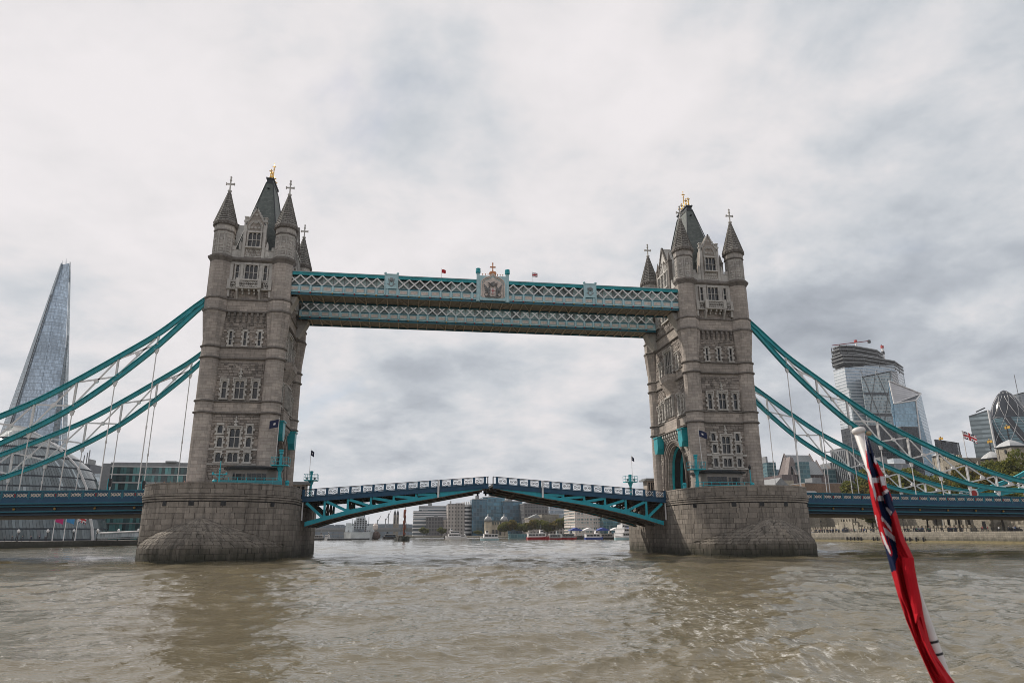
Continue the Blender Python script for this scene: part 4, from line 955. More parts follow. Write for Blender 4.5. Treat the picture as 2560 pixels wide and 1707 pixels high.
        for s in (-1,1):
            g_ = MB(); g_.tube([(s*.55,yy-.08,1.05),(s*.75,yy-.1,1.5),(s*.85,yy-.12,2.1),(s*.7,yy-.12,2.6),(s*.55,yy-.1,2.85)], [.10,.16,.2,.15,.11], 6)
            g_.tube([(s*.8,yy-.1,1.3),(s*1.1,yy-.08,1.0),(s*1.25,yy-.05,.9)], [.12,.1,.06], 5); g_.tube([(s*.75,yy-.1,2.2),(s*.45,yy-.12,2.1)], [.09,.06], 5); g_.tube([(s*.8,yy-.1,1.7),(s*.5,yy-.12,1.6)], [.09,.06], 5)
            for k in range(5): g_.bar((s*.85,yy-.06,2.3-.1*k),(s*(1.62-.06*k),yy-.04,3.25-.40*k),.06,.17)
            g_.tube([(s*1.1,yy-.05,1.0),(s*1.5,yy-.05,1.3),(s*1.4,yy-.05,1.7)], [.05,.05,.03], 5)
            g_.build('winged_supporter', MT['carve'], root)
        h_ = MB(); h_.lathe([(.1,2.8),(.26,2.95),(.24,3.3),(.08,3.45)], 8, (0,yy-.05)); 
        for s in (-1,1):
            for k in range(3): h_.tube([(s*.2,yy-.05,3.0+.15*k),(s*(.55+.12*k),yy-.05,3.1+.25*k),(s*(.75+.05*k),yy-.05,2.9+.28*k)], [.08,.07,.04], 5)
        h_.bar((-.3,yy-.05,3.5),(.3,yy-.05,3.75),.06,.22); h_.build('crested_helm', MT['carve'], root)
        s_ = MB(); s_.tube([(-1.4,yy-.06,1.05),(-.7,yy-.08,.85),(0,yy-.08,1.0),(.7,yy-.08,.85),(1.4,yy-.06,1.05)], .1, 5); s_.build('motto_scroll', MT['carve'], root)
        k_ = MB(); k_.lathe([(.1,5.0),(.62,5.15),(.70,5.5),(.55,5.8),(.15,5.75),(.12,6.0)], 10, (0,y-.2), sy=.5); k_.box(-.09,.09,y-.29,y-.11,5.8,7.45); k_.box(-.5,.5,y-.30,y-.10,6.55,6.75)
        k_.lathe([(.05,7.2),(.16,7.35),(.03,7.6)], 6, (0,y-.2)); k_.build('crown_cross', MT['copper'], root)
    return root
MT['wkglass'] = glass('walkway_glazing', (.24,.31,.30), .12, 0, .6, .7)
MT['copper'] = paint('coppery_gilding', (.50,.22,.11), .45, .2, metal=.3)
MT['carve'] = paint('carved_grey', (.17,.17,.17), .6, .3, 3.0)
wkF = make_walkway(-1, 'nearer high walkway with the crowned coat of arms at its middle')
wkB = make_walkway(1, 'farther high walkway seen beneath the one with the coat of arms')

# ------------------------------------------------------------------ suspension chains of the side spans
NX = [48.4,54.6,60.15,65.7,71.25,76.9,82.4,88.0,93.7,99.2,104.5]
ZT = [41.0,34.95,30.95,27.0,23.35,20.5,17.95,15.6,13.65,12.3,11.5]
ZBm = [40.3,32.85,27.35,22.55,18.97,15.95,13.5,11.75,10.95,10.6,10.95]
SX_ = [104.5,110,116,122,128,134]; ST = [11.5,12.75,14.7,17.4,20.5,24.0]; SB = [10.95,11.0,12.0,14.1,17.2,22.8]
def deck_z(x): return 10.2-.0137*(abs(x)-52)            # top of the approach railing
def make_chain(s, y, label):
    root = empty('suspension_chain', label, 'bridge chain', (s*46.6, y, 41.0), group='suspension chains of the side spans')
    o = Vector((s*46.6, y, 41.0))
    def P(x, z, dy=0): return Vector((s*x, y+dy, z))-o
    def chord(name, xs, zs):
        q = np.linspace(xs[0], xs[-1], 60); zz = np.interp(q, xs, zs)
        # smooth the polygon slightly
        for _ in range(4): zz[1:-1] = (zz[:-2]+2*zz[1:-1]+zz[2:])/4
        m = MB()
        for i in range(len(q)-1):
            a, b = P(q[i], zz[i]), P(q[i+1], zz[i+1]); up = (b-a).cross(Vector((0,1,0))); up = -up if up.z < 0 else up; up.normalize()
            m.bar(a, b, .22, .62, up); m.bar(a+up*.33, b+up*.33, .62, .09, up); m.bar(a-up*.33, b-up*.33, .62, .09, up)
        return m.build(name, MT['teal'], root)
    chord('top_chord', [46.4]+NX, [42.6]+ZT); chord('bottom_chord', [46.4]+NX, [42.3]+ZBm)
    chord('short_top_chord', SX_, ST); chord('short_bottom_chord', SX_, SB)
    for i in range(1, len(NX)):
        x = NX[i]; zt, zb = ZT[i]-.36, ZBm[i]+.36
        if i < len(NX)-1:
            m = MB(); m.bar(P(x,zt),P(x,zb),.34,.10,(1,0,0)); m.bar(P(x,zt,-.15),P(x,zb,-.15),.06,.26,(1,0,0)); m.bar(P(x,zt,.15),P(x,zb,.15),.06,.26,(1,0,0)); m.build('vertical_strut', MT['white'], root)
            m = MB(); m.prism([(P(x-.35,0).x, zb-.7-41),(P(x+.35,0).x, zb-.7-41),(P(x+.16,0).x, zb-1.5-41),(P(x-.16,0).x, zb-1.5-41)], -.16, .16, 'y'); m.build('hanger_bracket', MT['white'], root)
            zd = deck_z(x)-.1
            if zb-1.2 > zd+.2:
                m = MB(); m.tube([P(x,zb-1.1),P(x,zd)], .085, 6); 
                if zb-zd > 6: zm = zd+(zb-zd)*.42; m.tube([P(x,zm+.25),P(x,zm-.25)], .14, 6)
                m.build('hanger_rod', MT['white'], root)
        x0 = NX[i-1]; zt0, zb0 = ZT[i-1]-.36, ZBm[i-1]+.36
        if i < 2: continue
        for a, b in ((P(x0,zt0),P(x,zb)),(P(x0,zb0),P(x,zt))):
            m = MB(); d = (b-a); m.bar(a+d*.06,b-d*.06,.12,.17); m.bar(a+d*.06+Vector((0,-.1,0)),b-d*.06+Vector((0,-.1,0)),.05,.26); m.build('cross_brace', MT['white'], root)
        mid = (P(x0,zt0)+P(x,zb)+P(x0,zb0)+P(x,zt))/4
        m = MB(); m.lathe([(.36,-.16),(.36,.16)], 8); mo = m.build('brace_plate', MT['white'], root); mo.rotation_euler = (PI/2,0,0); mo.location = mid
    for i in range(1, len(SX_)):
        x0, x = SX_[i-1], SX_[i]
        m = MB(); m.bar(P(x,ST[i]),P(x,SB[i]),.3,.24,(1,0,0)); m.build('vertical_strut', MT['white'], root)
        for a, b in ((P(x0,ST[i-1]),P(x,SB[i])),(P(x0,SB[i-1]),P(x,ST[i]))):
            if (a-b).length > .5: m = MB(); m.bar(a,b,.14,.22); m.build('cross_brace', MT['white'], root)
    m = MB(); m.lathe([(1.05,-.45),(1.05,.45)], 20); po = m.build('pin_housing', MT['white'], root); po.rotation_euler = (PI/2,0,0); po.location = P(104.5,11.2)
    m = MB(); m.lathe([(.66,-.52),(.66,.52)], 16); po = m.build('pin_face', MT['red'], root); po.rotation_euler = (PI/2,0,0); po.location = P(104.5,11.2)
    m = MB(); m.bar(P(104.5,11.0),P(104.5,deck_z(104)-.2),1.0,.6,(1,0,0)); m.build('pin_stand', MT['teal'], root)
    return root
make_chain(-1, -9.2, 'nearer of the two teal suspension chains crossing in front of the pointed glass skyscraper')
make_chain(-1, 9.2, 'farther of the two teal suspension chains, above the round glass hall')
make_chain(1, -9.2, 'nearer of the two teal suspension chains crossing in front of the city skyscrapers')
make_chain(1, 9.2, 'farther of the two teal chains, meeting the red pin in front of the trees')

# ------------------------------------------------------------------ approach decks
def make_deck(s, label):
    x0, x1 = 51.3, 150.0; root = empty('approach_deck', label, 'bridge deck', (s*51.8, 0, 9.0)); o = Vector((s*51.8, 0, 9.0)); sl = .0137
    def P(x, y, z): return Vector((s*x, y, z-sl*(x-52)))-o
    def slab(name, ya, yb, za, zb, mat):
        m = MB(); m.add([P(x,y,z) for z in (za,zb) for x,y in ((x0,ya),(x1,ya),(x1,yb),(x0,yb))], [(0,1,2,3),(7,6,5,4),(0,4,5,1),(1,5,6,2),(2,6,7,3),(3,7,4,0)]); return m.build(name, mat, root)
    slab('roadway', -9.0, 9.0, 8.55, 8.85, MT['asphalt']); slab('deck_soffit', -9.2, 9.2, 6.55, 6.75, MT['under'])
    for y in (-9.75, 9.75):
        g_ = 1 if y > 0 else -1
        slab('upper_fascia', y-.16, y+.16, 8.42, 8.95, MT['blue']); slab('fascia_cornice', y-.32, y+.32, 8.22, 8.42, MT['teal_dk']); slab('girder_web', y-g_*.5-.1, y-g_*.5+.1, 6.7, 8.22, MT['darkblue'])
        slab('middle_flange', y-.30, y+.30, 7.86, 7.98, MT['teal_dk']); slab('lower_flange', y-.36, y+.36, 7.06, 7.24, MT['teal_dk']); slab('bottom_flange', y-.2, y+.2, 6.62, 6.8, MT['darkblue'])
        L = 1.42; pm = openwork_panel(L, .66, True, 'close', [MT['cream'], MT['teal_dk']])
        slab('railing_base', y-.09, y+.09, 8.95, 9.22, MT['blue']); slab('handrail', y-.16, y+.16, 10.05, 10.2, MT['teal_dk']); slab('railing_head', y-.09, y+.09, 9.84, 10.06, MT['blue'])
        for k in range(48):
            x = 54.6-5.57+1.857*k
            if x > 141: break
            nod = (k % 3 == 0); w = .17 if nod else .15
            if x > 51.6:
                m = MB(); m.bar(P(x,y,8.95),P(x,y,10.05),w*2,.24,(1,0,0)); m.build('railing_post', MT['teal_dk'], root)
                if nod:
                    m = MB(); m.prism([(P(x-.10,0,0).x,P(x,0,9.75).z),(P(x+.10,0,0).x,P(x,0,9.75).z),(P(x+.10,0,0).x,P(x,0,9.4).z),(P(x,0,0).x,P(x,0,9.2).z),(P(x-.10,0,0).x,P(x,0,9.4).z)], y+g_*.18-.03, y+g_*.18+.03, 'y'); m.build('shield_badge', MT['dkred'], root)
                    m = MB(); m.lathe([(.04,-.1),(.17,0),(.17,.2),(.04,.3)], 6); b = m.build('lamp_boss', MT['ochre'], root); b.location = P(x,y-g_*.2,7.45)
            xa = x+.217
            if xa > 51.5:
                place('railing_panel', pm, root, P(xa if s > 0 else xa+L, y, 9.2), rz=0, rot=(0, math.atan(sl)*(1 if s > 0 else -1), 0))
    m = MB()
    for k in range(18): m.bar(P(53+k*5.57,-9.2,7.2),P(53+k*5.57,9.2,7.2),.3,.9)
    m.build('floor_beams', MT['under'], root)
    return root
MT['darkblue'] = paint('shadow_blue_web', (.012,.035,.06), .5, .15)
make_deck(-1, 'blue approach deck in front of the round glass hall')
make_deck(1, 'blue approach deck in front of the castle wall and trees')
# ------------------------------------------------------------------ thin haze in the river air
hz = MB().box(-5300, 5300, -1500, 5300, -7.0, 345.0).build('haze', [], kind='stuff', label='thin pale haze in the air over the river', cat='haze')
hm = bpy.data.materials.new('haze_air'); hm.use_nodes = True; ht = hm.node_tree; ht.nodes.clear()
ho = ht.nodes.new('ShaderNodeOutputMaterial'); hv = ht.nodes.new('ShaderNodeVolumePrincipled'); ht.links.new(hv.outputs[0], ho.inputs['Volume'])
hv.inputs['Color'].default_value = (.90, .93, 1.0, 1); hv.inputs['Density'].default_value = 0.00007; hv.inputs['Anisotropy'].default_value = 0.2
hz.data.materials.append(hm)
# ------------------------------------------------------------------ things standing on the piers
MT['tealglass'] = glass('teal_glass_screen', (.02,.17,.20), .15, 0, .5, .25)
MT['cabinwood'] = paint('cabin_frame', (.22,.20,.18), .6, .2)
def make_cabin(s, label):
    r = empty('control_cabin', label, 'control cabin', (s*41.15, -11.7, ZB))
    x0, x1 = (.3, 7.5) if s < 0 else (-6.6, .9); sg = 1 if s < 0 else -1
    pl = [(x0,2.05),(x0,-1.6),(x0+.7,-2.3),(x1-1.2,-2.3),(x1,-1.3),(x1,2.05)]
    m = MB(); m.loft([(x,y,0) for x,y in pl],[(x,y,3.95) for x,y in pl]); m.build('cabin_wall', MT['cabinwood'], r)
    def grow(p, g): c = sum(x for x,_ in p)/len(p); return [(x+(g if x > c else -g), y-(g if y < 0 else 0)) for x,y in p]
    m = MB(); m.loft([(x,y,3.95) for x,y in grow(pl,.35)],[(x,y,4.3) for x,y in grow(pl,.5)]); m.loft([(x,y,4.3) for x,y in grow(pl,.3)],[(x,y,4.6) for x,y in grow(pl,-.8)]); m.build('cabin_roof', MT['lead'], r)
    def pane(name, a, b, z0, z1, mat, y=-2.32): m = MB(); m.box(a,b,y-.03,y,z0,z1); m.build(name, mat, r)
    a = x0+.9 if s > 0 else x1-5.0
    if s < 0:
        for k in range(4): pane('window_pane', x1-4.1+k*.72, x1-3.48+k*.72, 1.9, 3.4, MT['wglass'])
        pane('door', x1-5.7, x1-4.9, .2, 3.3, MT['black']); pane('window_pane', x1-4.75, x1-4.4, 1.2, 3.3, MT['wglass']); pane('window_pane', x1-6.15, x1-5.85, 1.4, 3.4, MT['wglass'])
    else:
        for k in range(4): pane('window_pane', x0+.85+k*.86, x0+1.65+k*.86, 1.7, 3.4, MT['wglass'])
        pane('door', x0+5.2, x0+6.1, .2, 3.3, MT['black']); pane('window_pane', x0+4.6, x0+5.0, 1.2, 3.3, MT['wglass']); pane('window_pane', x0+6.2, x0+6.5, 1.2, 3.3, MT['wglass'])
    return r
make_cabin(-1, 'dark timber control cabin on the pier left of the open river span')
make_cabin(1, 'dark timber control cabin on the pier beside the open road arch')
def make_screen(s, label):
    r = empty('glass_railing', label, 'railing', (s*41.15, -16.4, ZB)); x0, x1 = (.1, 8.9) if s < 0 else (-9.0, .9)
    n = 7; w = (x1-x0)/n; H = 2.55 if s < 0 else 2.3
    for k in range(n+1):
        m = MB(); m.tube([(x0+k*w,0,0),(x0+k*w,0,H+.05)], .05, 6); m.build('railing_post', MT['tealL'], r)
    for k in range(n):
        m = MB(); m.box(x0+k*w+.06,x0+(k+1)*w-.06,-.02,.02,.5,H-(.35 if s < 0 else 1.15)); m.build('glass_panel', MT['tealglass'], r)
    for z in (H, H-.45, .45):
        m = MB(); m.bar((x0,0,z),(x1,0,z),.07,.07); m.build('rail', MT['tealL'], r)
    for x, dy in ((x0-.9, 1.0 if s < 0 else 2.2), (x1+.45, 2.2 if s < 0 else 1.0)):
        m = MB(); m.lathe([(.28,0),(.28,1.9),(.34,2.0),(.34,2.2),(.2,2.35)], 8, (x,dy)); m.build('end_bollard', MT['tealL'], r)
    return r
MT['tealL'] = paint('bright_teal_paint', (.025,.34,.40), .4, .15, 1.2)
make_screen(-1, 'teal glass railing in front of the cabin left of the river span')
make_screen(1, 'teal railing in front of the cabin beside the open road arch')
def make_post(x, y, label, zt=15.9, zb=13.5):
    r = empty('signal_post', label, 'signal post', (x, y, ZB)); h = zt-ZB; b = zb-ZB
    m = MB(); m.lathe([(.48,0),(.48,.5),(.32,.7),(.26,1.2),(.34,1.35),(.26,1.5),(.24,b-.9),(.34,b-.7),(.55,b-.1)], 10); m.build('column', MT['tealL'], r)
    m = MB(); m.lathe([(.24,b),(.20,h-.7),(.34,h-.6),(.26,h-.4),(.38,h-.1),(.30,h)], 10); m.build('column_top', MT['tealL'], r)
    m = MB(); m.box(-1.25,1.25,-.9,.9,b-.1,b+.08); m.build('platform', MT['tealL'], r)
    m = MB()
    for z in (b+.55, b+1.15):
        for p, q in (((-1.25,-.9),(1.25,-.9)),((1.25,-.9),(1.25,.9)),((1.25,.9),(-1.25,.9)),((-1.25,.9),(-1.25,-.9))): m.bar((p[0],p[1],z),(q[0],q[1],z),.05,.05)
    for p in ((-1.25,-.9),(0,-.9),(1.25,-.9),(1.25,.9),(0,.9),(-1.25,.9),(-.62,-.9),(.62,-.9)): m.tube([(p[0],p[1],b),(p[0],p[1],b+1.2)], .035, 5)
    m.build('basket_rail', MT['tealL'], r)
    for k, s in enumerate((-1,1)):
        m = MB(); m.lathe([(.1,-.2),(.22,-.1),(.22,.2),(.1,.25)], 8, (s*.7,-.5)); o = m.build('signal_lamp', MT['grey'], r); o.location = (0,0,b+.35)
    return r
make_post(-32.85, -15.0, 'teal signal post with railed basket on the pier left of the river span')
make_post(33.15, -15.0, 'teal signal post with railed basket in front of the open road arch')
make_post(-32.1, 15.0, 'distant teal signal post rising behind the bascule leaf near the grey warship', 15.3, 13.5)
make_post(31.5, 15.0, 'distant teal signal post rising behind the bascule leaf above the ferries', 15.1, 13.6)
def make_flag(x, y, z0, z1, label, cols, L=1.5, H=.95, droop=.5, lean=(0,0), pole='white', ang=0.0, r_=.045):
    r = empty('flagpole', label, 'flagpole', (x, y, z0), ang); h = z1-z0
    m = MB(); m.tube([(0,0,0),(lean[0],lean[1],h)], [r_*1.3, r_*.7], 6); m.lathe([(.03,h),(r_*2,h+.06),(.02,h+.14)], 6, lean); m.build('pole', MT[pole], r)
    n, k = 14, 8; vs = []; f = []; mi = []
    for i in range(n+1):
        for j in range(k+1):
            u, v = i/n, j/k
            vs.append((lean[0]+u*L*(1-.25*droop), .12*math.sin(u*9+v*1.5)*u, h-.1-v*H-droop*u**1.3*L*.6))
    fm = MB()
    for i in range(n):
        for j in range(k):
            u, v = (i+.5)/n, (j+.5)/k
            if cols == 'union':
                du, dv = abs(u-.5), abs(v-.5); dg = abs(abs(u-.5)-abs(v-.5))
                c = 0 if (du < .07 or dv < .11) else (1 if (du < .14 or dv < .2) else (0 if dg < .035 else (1 if dg < .1 else 2)))
            elif cols == 'spark': c = 1 if (abs(u-.45)+abs(v-.5)*.8 < .16) else 2
            else: c = 0
            a = i*(k+1)+j
            fm.add([vs[a],vs[a+1],vs[a+k+2],vs[a+k+1]], [(0,1,2,3)], c)
    fm.build('flag', [MT['fred'] if cols != 'magenta' and cols != 'sky' else MT[cols], MT['fwhite'], MT['fnavy']], r, smooth=True)
    return r
MT['fred'] = paint('red_flag_cloth', (.42,.018,.025), .8, .1); MT['fwhite'] = paint('white_flag_cloth', (.72,.70,.70), .8, .06); MT['fnavy'] = paint('navy_flag_cloth', (.012,.018,.06), .8, .15)
MT['magenta'] = paint('magenta_flag_cloth', (.45,.02,.14), .8, .1); MT['sky'] = paint('blue_flag_cloth', (.04,.22,.45), .8, .1)
make_flag(-33.6, -15.0, 13.6, 20.6, 'white flagpole with navy flag in front of the tower nearer the glass skyscraper', 'spark', 1.5, 1.2, .35, ang=PI)
make_flag(34.3, -15.0, 13.6, 20.1, 'white flagpole with navy flag beside the open road arch', 'spark', 1.6, 1.1, .45, lean=(-.3,0))
make_flag(-32.5, 15.0, 13.5, 19.4, 'thin flagpole with small navy flag over the far railing near the warship', 'spark', .8, 1.0, .8)
make_flag(32.0, 15.0, 13.6, 18.9, 'thin flagpole with small navy flag over the far railing above the ferries', 'spark', .7, .8, .8)
make_flag(-9.0, -7.0, 47.2, 49.6, 'small red and white flag left of the crowned crest on the high walkway', 'red', .8, .7, .2, r_=.03)
make_flag(7.6, -7.0, 47.2, 49.8, 'small union flag right of the crowned crest on the high walkway', 'union', 1.0, .8, .0, r_=.03)
def far_cabin(x, y, w, label, h=3.2):
    r = empty('watch_cabin', label, 'cabin', (x, y, ZB)); m = MB(); m.box(-w/2,w/2,-1.2,1.2,0,h); m.build('cabin_wall', MT['ashlar'], r)
    m = MB(); m.box(-w/2-.7,w/2+.7,-1.8,1.8,h,h+.3); m.box(-w/2-.3,w/2+.3,-1.4,1.4,h+.3,h+.55); m.build('cabin_roof', MT['grey'], r)
    for k in range(3): m = MB(); m.box(-w/2+.25+k*(w-.3)/3,-w/2+.05+(k+1)*(w-.3)/3,-1.24,-1.19,1.0,h-.3); m.build('window_pane', MT['wglass'], r)
far_cabin(-34.1, 15, 2.6, 'small flat roofed cabin behind the tower near the warship', 3.6)
far_cabin(35.6, 15, 1.9, 'small cabin with wide eaves behind the tower above the ferries', 4.7)
# lamp standard on the left pier
r = empty('lamp_standard', 'ornate teal lamp standard on the pier below the nearer tower windows', 'lamp post', (-41.2, -16.0, ZB))
m = MB(); m.lathe([(.22,0),(.22,.6),(.12,.8),(.10,3.6),(.16,3.7),(.08,3.9),(.07,5.0)], 8); m.build('lamp_column', MT['tealL'], r)
m = MB(); m.bar((-.95,0,3.1),(.95,0,3.1),.08,.1); m.bar((-.8,0,3.1),(0,0,2.5),.06,.06); m.bar((.8,0,3.1),(0,0,2.5),.06,.06); 
for s in (-1,1): m.box(s*.95-.12,s*.95+.12,-.1,.1,2.95,3.35)
m.build('cross_arm', MT['tealL'], r); m = MB(); m.lathe([(.06,5.0),(.2,5.15),(.24,5.5),(.08,5.65),(.03,5.9)], 8); m.build('lantern', MT['black'], r)
r = empty('lamp_standard', 'black lantern lamp on the pier beside the open road arch', 'lamp post', (42.9, -14.2, ZB))
m = MB(); m.lathe([(.16,0),(.1,.5),(.08,4.6)], 8); m.build('lamp_column', MT['tealL'], r); m = MB(); m.lathe([(.06,4.6),(.2,4.75),(.24,5.1),(.08,5.25),(.03,5.5)], 8); m.build('lantern', MT['black'], r)
# gate housings hung on the towers either side of the road arch
for T_ in (towerL, towerR):
    for s in (-1, 1):
        for y in (-6.3, 6.3):
            m = MB(); m.prism([(y-1.0,21.3),(y+1.0,21.3),(y+1.0,19.3),(y+.5,18.3),(y-.5,18.3),(y-1.0,19.3)], s*5.6, s*6.9, 'x'); m.box(s*5.5,s*7.05,y-1.1,y+1.1,21.3,21.55); m.build('gate_housing', MT['teal'], T_)
# ------------------------------------------------------------------ people: one continuous body, dressed by object colour
def person_mesh(stride=.0, arm=.1):
    bm_v = [(0,0,.95),(0,0,1.18),(0,0,1.42),(0,.0,1.52),(0,-.01,1.62),(0,-.01,1.74),
            (-.10,0,.90),(-.11,-stride,.48),(-.11,stride*.3,.06),(-.11,-.12,.04),(.10,0,.90),(.11,stride,.48),(.11,stride,.06),(.11,stride-.12,.04),
            (-.20,0,1.40),(-.25,arm*.3,1.12),(-.24,-arm,.88),(.20,0,1.40),(.25,arm*.3,1.12),(.24,-arm*1.3,.88)]
    E_ = [(0,1),(1,2),(2,3),(3,4),(4,5),(0,6),(6,7),(7,8),(8,9),(0,10),(10,11),(11,12),(12,13),(2,14),(14,15),(15,16),(2,17),(17,18),(18,19)]
    R_ = [.14,.14,.15,.065,.10,.075,.10,.07,.05,.045,.10,.07,.05,.045,.07,.05,.04,.07,.05,.04]
    me = bpy.data.meshes.new('person'); me.from_pydata(bm_v, E_, []); o = bpy.data.objects.new('person_tmp', me); COL.objects.link(o)
    md = o.modifiers.new('skin', 'SKIN'); sv = me.skin_vertices[0].data
    for i, r in enumerate(R_): sv[i].radius = (r, r*.85)
    sv[0].use_root = True
    o.modifiers.new('sub', 'SUBSURF').levels = 1
    dg = bpy.context.evaluated_depsgraph_get(); res = bpy.data.meshes.new_from_object(o.evaluated_get(dg)); bpy.data.objects.remove(o)
    res.materials.clear()
    for m in ('cloth', 'trouser', 'skin', 'hair'): res.materials.append(MT[m])
    for p in res.polygons:
        z = p.center.z; x = abs(p.center.x)
        p.material_index = 3 if (z > 1.69 or (z > 1.58 and p.center.y > .02)) else (2 if z > 1.5 or (z < .92 and x > .19 and z > .8) else (0 if z > .93 else 1)); p.use_smooth = True
    return res
MT['trouser'] = paint('dark_trousers', (.03,.033,.045), .85, .2, piece=.4); MT['hair'] = paint('dark_hair', (.03,.02,.014), .7, .2, piece=.5)
PM = [person_mesh(.12), person_mesh(.0,.02), person_mesh(.2,.16)]
DARKS = [(.02,.025,.035),(.04,.04,.045),(.015,.02,.05),(.06,.05,.04),(.10,.10,.11),(.03,.05,.06)]
def add_person(x, y, z, label, col=None, group=None, rz=None):
    o = place('person', random.choice(PM), None, (x, y, z), rz=random.uniform(0, 6.28) if rz is None else rz, label=label, cat='person', group=group)
    c = col or random.choice(DARKS); o.color = (c[0], c[1], c[2], 1); s = random.uniform(.94, 1.05); o.scale = (s, s, s); return o
G1 = 'people at the parapet of the nearer pier'
for i, (x, c, lb) in enumerate(((-52.1,(.05,.05,.06),'person in dark coat at the outer end of the pier parapet group'),(-51.2,(.55,.55,.56),'person in pale jacket leaning on the pier parapet beside the dark coats'),(-50.2,(.02,.025,.03),None),(-49.5,(.03,.03,.04),None),(-48.9,(.02,.03,.05),None),(-48.2,(.10,.10,.12),None),(-50.8,(.04,.05,.06),None),(-49.0,(.06,.05,.05),None),(-47.7,(.12,.02,.03),'person in dark red jacket on the pier next to the bright pink jacket'),(-49.9,(.03,.04,.08),None))):
    yy = -7.6-random.random()*2
    add_person(x, yy, 9.7, lb or 'visitor in dark clothes among the group behind the parapet of the nearer pier', c, G1)
add_person(-47.55, -10.6, 9.9, 'person in bright pink jacket standing by the base of the nearer tower', (.75,.06,.16), G1)
for i, (x, lb, c) in enumerate(((-72.9,'person walking on the left approach deck by the outermost hanger',(.05,.05,.06)),(-71.2,'person in grey on the left approach deck second from its outer end',(.2,.2,.2)),(-66.3,'person in straw hat on the approach deck before the round hall',(.3,.2,.1)),(-61.7,'person in red on the approach deck near the green glass office',(.3,.03,.03)),(-57.1,'person in yellow brown jacket on the approach deck close to the pier',(.35,.2,.04)))):
    add_person(x, -7.0, deck_z(x)-1.45, lb, c, 'pedestrians on the approach deck')
r = empty('work_barrier', 'small orange work barrier on the pier at the foot of the nearer tower', 'barrier', (-45.2, -14.5, ZB)); m = MB(); m.box(-.5,.5,-.05,.05,1.3,1.9); m.build('board', MT['ochre'], r)
m = MB(); m.tube([(-.4,0,0),(-.4,0,1.9)],.04,5); m.tube([(.4,0,0),(.4,0,1.9)],.04,5); m.build('barrier_legs', MT['grey'], r)
# traffic signals and vans on the decks
def signal(x, y, label, h=3.2):
    r = empty('traffic_light', label, 'traffic light', (x, y, deck_z(x)-1.35)); m = MB(); m.tube([(0,0,0),(0,0,h)], .09, 6); m.build('pole', MT['tealL'], r)
    m = MB(); m.box(.12,.52,-.2,.2,h-1.2,h); m.build('signal_head', MT['black'], r)
    for k in range(3): m = MB(); m.lathe([(.02,-.23),(.13,-.22),(.13,-.2)], 8, (0,0)); o = m.build('lens', MT['black'] if k else MT['red'], r); o.rotation_euler = (PI/2,0,0); o.location = (.32,0,h-.2-.4*k)
signal(-59.6, -7.6, 'teal post traffic light on the approach deck in front of the green glass office'); signal(-55.4, -5.5, 'teal post traffic light on the approach deck nearest the left pier', 3.0)
signal(60.3, 5.5, 'black traffic light on teal post on the deck before the steep gabled building', 3.4)
def van(x, y, label, L=4.8, H=2.1, mat='white'):
    r = empty('delivery_van', label, 'van', (x, y, deck_z(x)-1.34)); m = MB()
    m.prism([(-L/2,.35),(L/2,.35),(L/2,1.0),(L/2-.7,1.15),(L/2-1.2,H-.1),(L/2-1.5,H),(-L/2+.1,H),(-L/2,H-.2)], -.95, .95, 'y'); m.build('van_body', MT[mat], r)
    m = MB(); m.box(L/2-2.2,L/2-1.45,-.97,.97,1.2,1.75); m.build('side_window', MT['wglass'], r)
    m = MB(); m.box(-L/2+.3,L/2-2.5,-.97,.97,1.3,1.75); m.build('rear_window', MT['wglass'], r)
    for sx in (-L*.3, L*.3):
        for sy in (-.9,.9): m = MB(); m.lathe([(.34,-.12),(.34,.12)], 12); o = m.build('wheel', MT['black'], r); o.rotation_euler = (PI/2,0,0); o.location = (sx,sy,.34)
van(57.8, 3.0, 'white van on the deck nearest the right pier'); van(63.7, 4.0, 'white van on the deck behind the traffic light', 5.2, 2.5)
